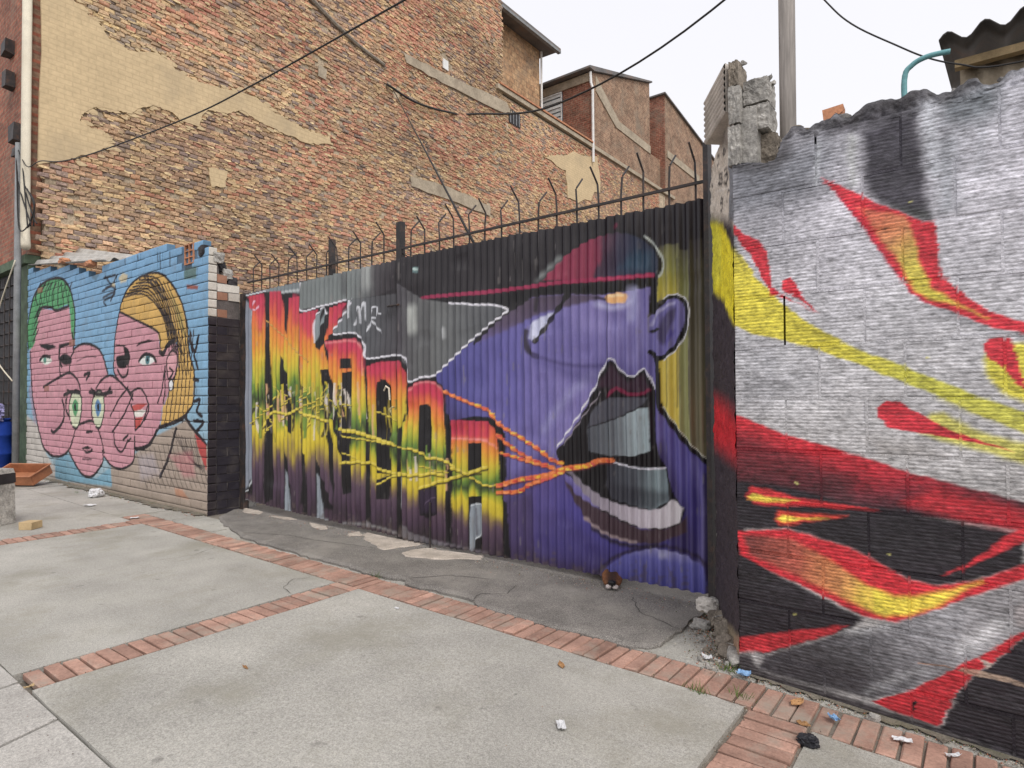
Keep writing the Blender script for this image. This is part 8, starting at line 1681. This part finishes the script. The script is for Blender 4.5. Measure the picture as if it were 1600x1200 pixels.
ch = [[chest, (D_(.02, .86, .165), (.13, .14)), hip, (D_(.1, 1.35, .08), (.025, .025)), (D_(.2, 1.55, .04), (.012, .012))],
      [chest, (D_(0, .46, .14), (.09, .09)), head, (D_(0, .22, .055), (.085, .045)), (D_(0, .11, .040), (.078, .036)), (D_(0, .04, .038), (.066, .034)), (D_(0, .012, .036), (.05, .028))],
      [chest, (D_(.12, .6, .08), (.05, .05)), (D_(.17, .52, .035), (.032, .032)), (D_(.17, .42, .028), (.034, .025))], [chest, (D_(-.12, .6, .08), (.05, .05)), (D_(-.15, .50, .035), (.032, .032)), (D_(-.15, .38, .028), (.034, .025))],
      [hip, (D_(.19, 1.0, .09), (.07, .07)), (D_(.24, .85, .05), (.04, .04)), (D_(.2, 1.06, .03), (.028, .026)), (D_(.22, .9, .024), (.03, .022))], [hip, (D_(-.1, 1.02, .09), (.07, .07)), (D_(-.16, .87, .05), (.04, .04)), (D_(-.12, 1.08, .03), (.028, .026)), (D_(-.14, .92, .024), (.03, .022))]]
try:
    me = skin(ch, 'body'); co = np.array([v.co[:] for v in me.vertices]); c = np.zeros((len(co), 4), np.float32); c[:, 3] = 1
    dk, tn = np.array(lin((58,40,32))), np.array(lin((128,84,54)))
    lx = (co[:, 0]-dx)*dca+(co[:, 1]-dy)*dsa; t = np.clip((np.abs(lx)-.02)/.04, 0, 1)*np.clip((.75-(co[:, 1]-dy))/.5, 0, 1); c[:, :3] = dk*(1-t[:, None])+tn*t[:, None]
    a = me.color_attributes.new('Col', 'FLOAT_COLOR', 'POINT'); a.data.foreach_set('color', c.ravel()); me.materials.clear(); me.materials.append(M['fur'])
    me.polygons.foreach_set('use_smooth', [True]*len(me.polygons)); o = bpy.data.objects.new('body', me); COL.objects.link(o); under(o, dg)
except Exception as ex: print('dog skin failed', ex)
lump('nose', D_(0, -.004, .052), (.05, .032, .032), M['nose'], dg, .1, 1, 3, box=.3)
for s in (-1, 1):
    lump('lip', D_(s*.024, .0, .024), (.036, .034, .026), M['pale'], dg, .15, 2+s, 3, box=.2); lump('ear', D_(s*.10, .40, .15), (.03, .09, .10), M['fur'] if False else M['leaf'], dg, .2, 4+s, 3, box=.2); lump('eye', D_(s*.055, .25, .118), (.02, .02, .02), M['eye'], dg, .02, 6, 2, box=0)

# ================================================================== grit gathered along the walls and joints
gb = MB(); r = random.Random(77)
def grit(x, y, s, z=0.0):
    a = r.uniform(0, 6.28); p = [(x+s*math.cos(a+k*2.1)*r.uniform(.6, 1), y+s*math.sin(a+k*2.1)*r.uniform(.6, 1), z+gz(x)-.001) for k in range(3)]+[(x, y, z+gz(x)+s*r.uniform(.5, 1))]
    c = np.array(lin(r.choice([(150,140,126),(120,108,94),(96,86,76),(176,168,156),(160,104,80),(88,92,60)])))
    gb.add(p, [(0,1,3),(1,2,3),(2,0,3)], c)
for i in range(1500): x = r.uniform(-13.9, -7.2); grit(x, 3.54-abs(r.gauss(0, .07)), r.uniform(.003, .012))
for i in range(1300): x = r.uniform(-.95, 1.2); grit(x, 3.09-abs(r.gauss(0, .03)), r.uniform(.002, .007))
for i in range(900): u = r.random(); grit(-1.42+.42*u-abs(r.gauss(0, .09)), 3.90-.8*u-abs(r.gauss(0, .06)), r.uniform(.002, .009), .008)
for i in range(1500): x = r.uniform(-7.1, -1.45); grit(x, 3.93-abs(r.gauss(0, .12)), r.uniform(.002, .008), .019)
for i in range(1600): x = r.uniform(-7.8, 1.2); grit(x, by(x)+BW*r.choice((0, 1))+r.gauss(0, .02), r.uniform(.002, .005))
for i in range(700): x = r.choice((X0a, X0b, X1a, X1b, X2a, X2b))+r.gauss(0, .015); grit(x, r.uniform(.93, 2.8), r.uniform(.002, .005))
for i in range(900): x = r.uniform(-8, 1); grit(x, r.uniform(.5, 3.0), r.uniform(.0015, .004))
o = gb.build('grit', mat('grit', attr=True, bump=0, var=.1), None, fix=False); tag(o, 'loose grit and crumbs gathered along the walls and paving joints', 'grit', kind='stuff')

def ribbon(pts, w, z, m, name, root):
    P = []; r2 = random.Random(int(abs(pts[0][0])*1000))
    for a, b_ in zip(pts[:-1], pts[1:]):
        n = max(2, int(math.dist(a, b_)/.04))
        for k in range(n): P.append((a[0]+(b_[0]-a[0])*k/n+r2.gauss(0, .007), a[1]+(b_[1]-a[1])*k/n+r2.gauss(0, .007)))
    P.append(pts[-1]); v = []; f = []
    for k, p in enumerate(P):
        q, s = P[max(k-1, 0)], P[min(k+1, len(P)-1)]; d = Vector((s[0]-q[0], s[1]-q[1])).normalized(); ww = w*r2.uniform(.5, 1.2)*(1 if 0 < k < len(P)-1 else .1)
        v += [(p[0]-d.y*ww, p[1]+d.x*ww, z+gz(p[0])), (p[0]+d.y*ww, p[1]-d.x*ww, z+gz(p[0]))]
    f = [(2*k, 2*k+1, 2*k+3, 2*k+2) for k in range(len(P)-1)]
    return mesh(name, v, f, M[m], root)
crk = mat('crack_fill', (.07,.065,.06), bump=0); M['crack'] = crk; M['soil_shade'] = mat('soil_shade', (.17,.15,.12), var=.35, scale=9, fine=.3, bump=1, bscale=60, bdist=.008, dirt=(.12,.13,.06), dscale=4, damt=.6)  # soil colour kept dark, doubling as painted contact shade under the walls
for pts in ([(-4.05, 2.80), (-4.12, 2.66), (-3.98, 2.50), (-3.83, 2.46)], [(-5.6, 2.84), (-5.45, 2.55), (-5.52, 2.3)]): ribbon(pts, .0022, .0045, 'crack', 'crack', pav)
for pts in ([(-5.9, 3.25), (-5.4, 3.45), (-4.9, 3.5), (-4.3, 3.62)], [(-2.7, 3.06), (-2.75, 3.2), (-2.6, 3.3), (-2.66, 3.5)], [(-1.42, 3.4), (-1.7, 3.5), (-1.9, 3.75)], [(-3.4, 3.15), (-3.2, 3.4), (-2.9, 3.5)]): ribbon(pts, .004, .0205, 'crack', 'crack', bpy.data.objects['driveway'])
def soil_shade(xs, ya, yb_, z, seed):  # ragged dirt strip along a wall foot, also standing in for contact shadow
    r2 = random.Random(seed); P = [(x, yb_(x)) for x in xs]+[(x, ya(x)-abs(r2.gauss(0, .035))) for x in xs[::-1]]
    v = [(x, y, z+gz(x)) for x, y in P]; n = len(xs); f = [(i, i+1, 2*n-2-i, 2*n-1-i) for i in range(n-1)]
    o = mesh('soil_shade', v, f, M['soil_shade'], pav); o['kind'] = 'stuff'
soil_shade([-13.9+k*.06 for k in range(112)], lambda x: 3.50-.05*max(0, math.sin(x*2.1))-.03*max(0, math.sin(x*5)), lambda x: 3.548, .006, 3)
soil_shade([-.97+k*.03 for k in range(60)], lambda x: 3.085, lambda x: 3.098, .004, 4)
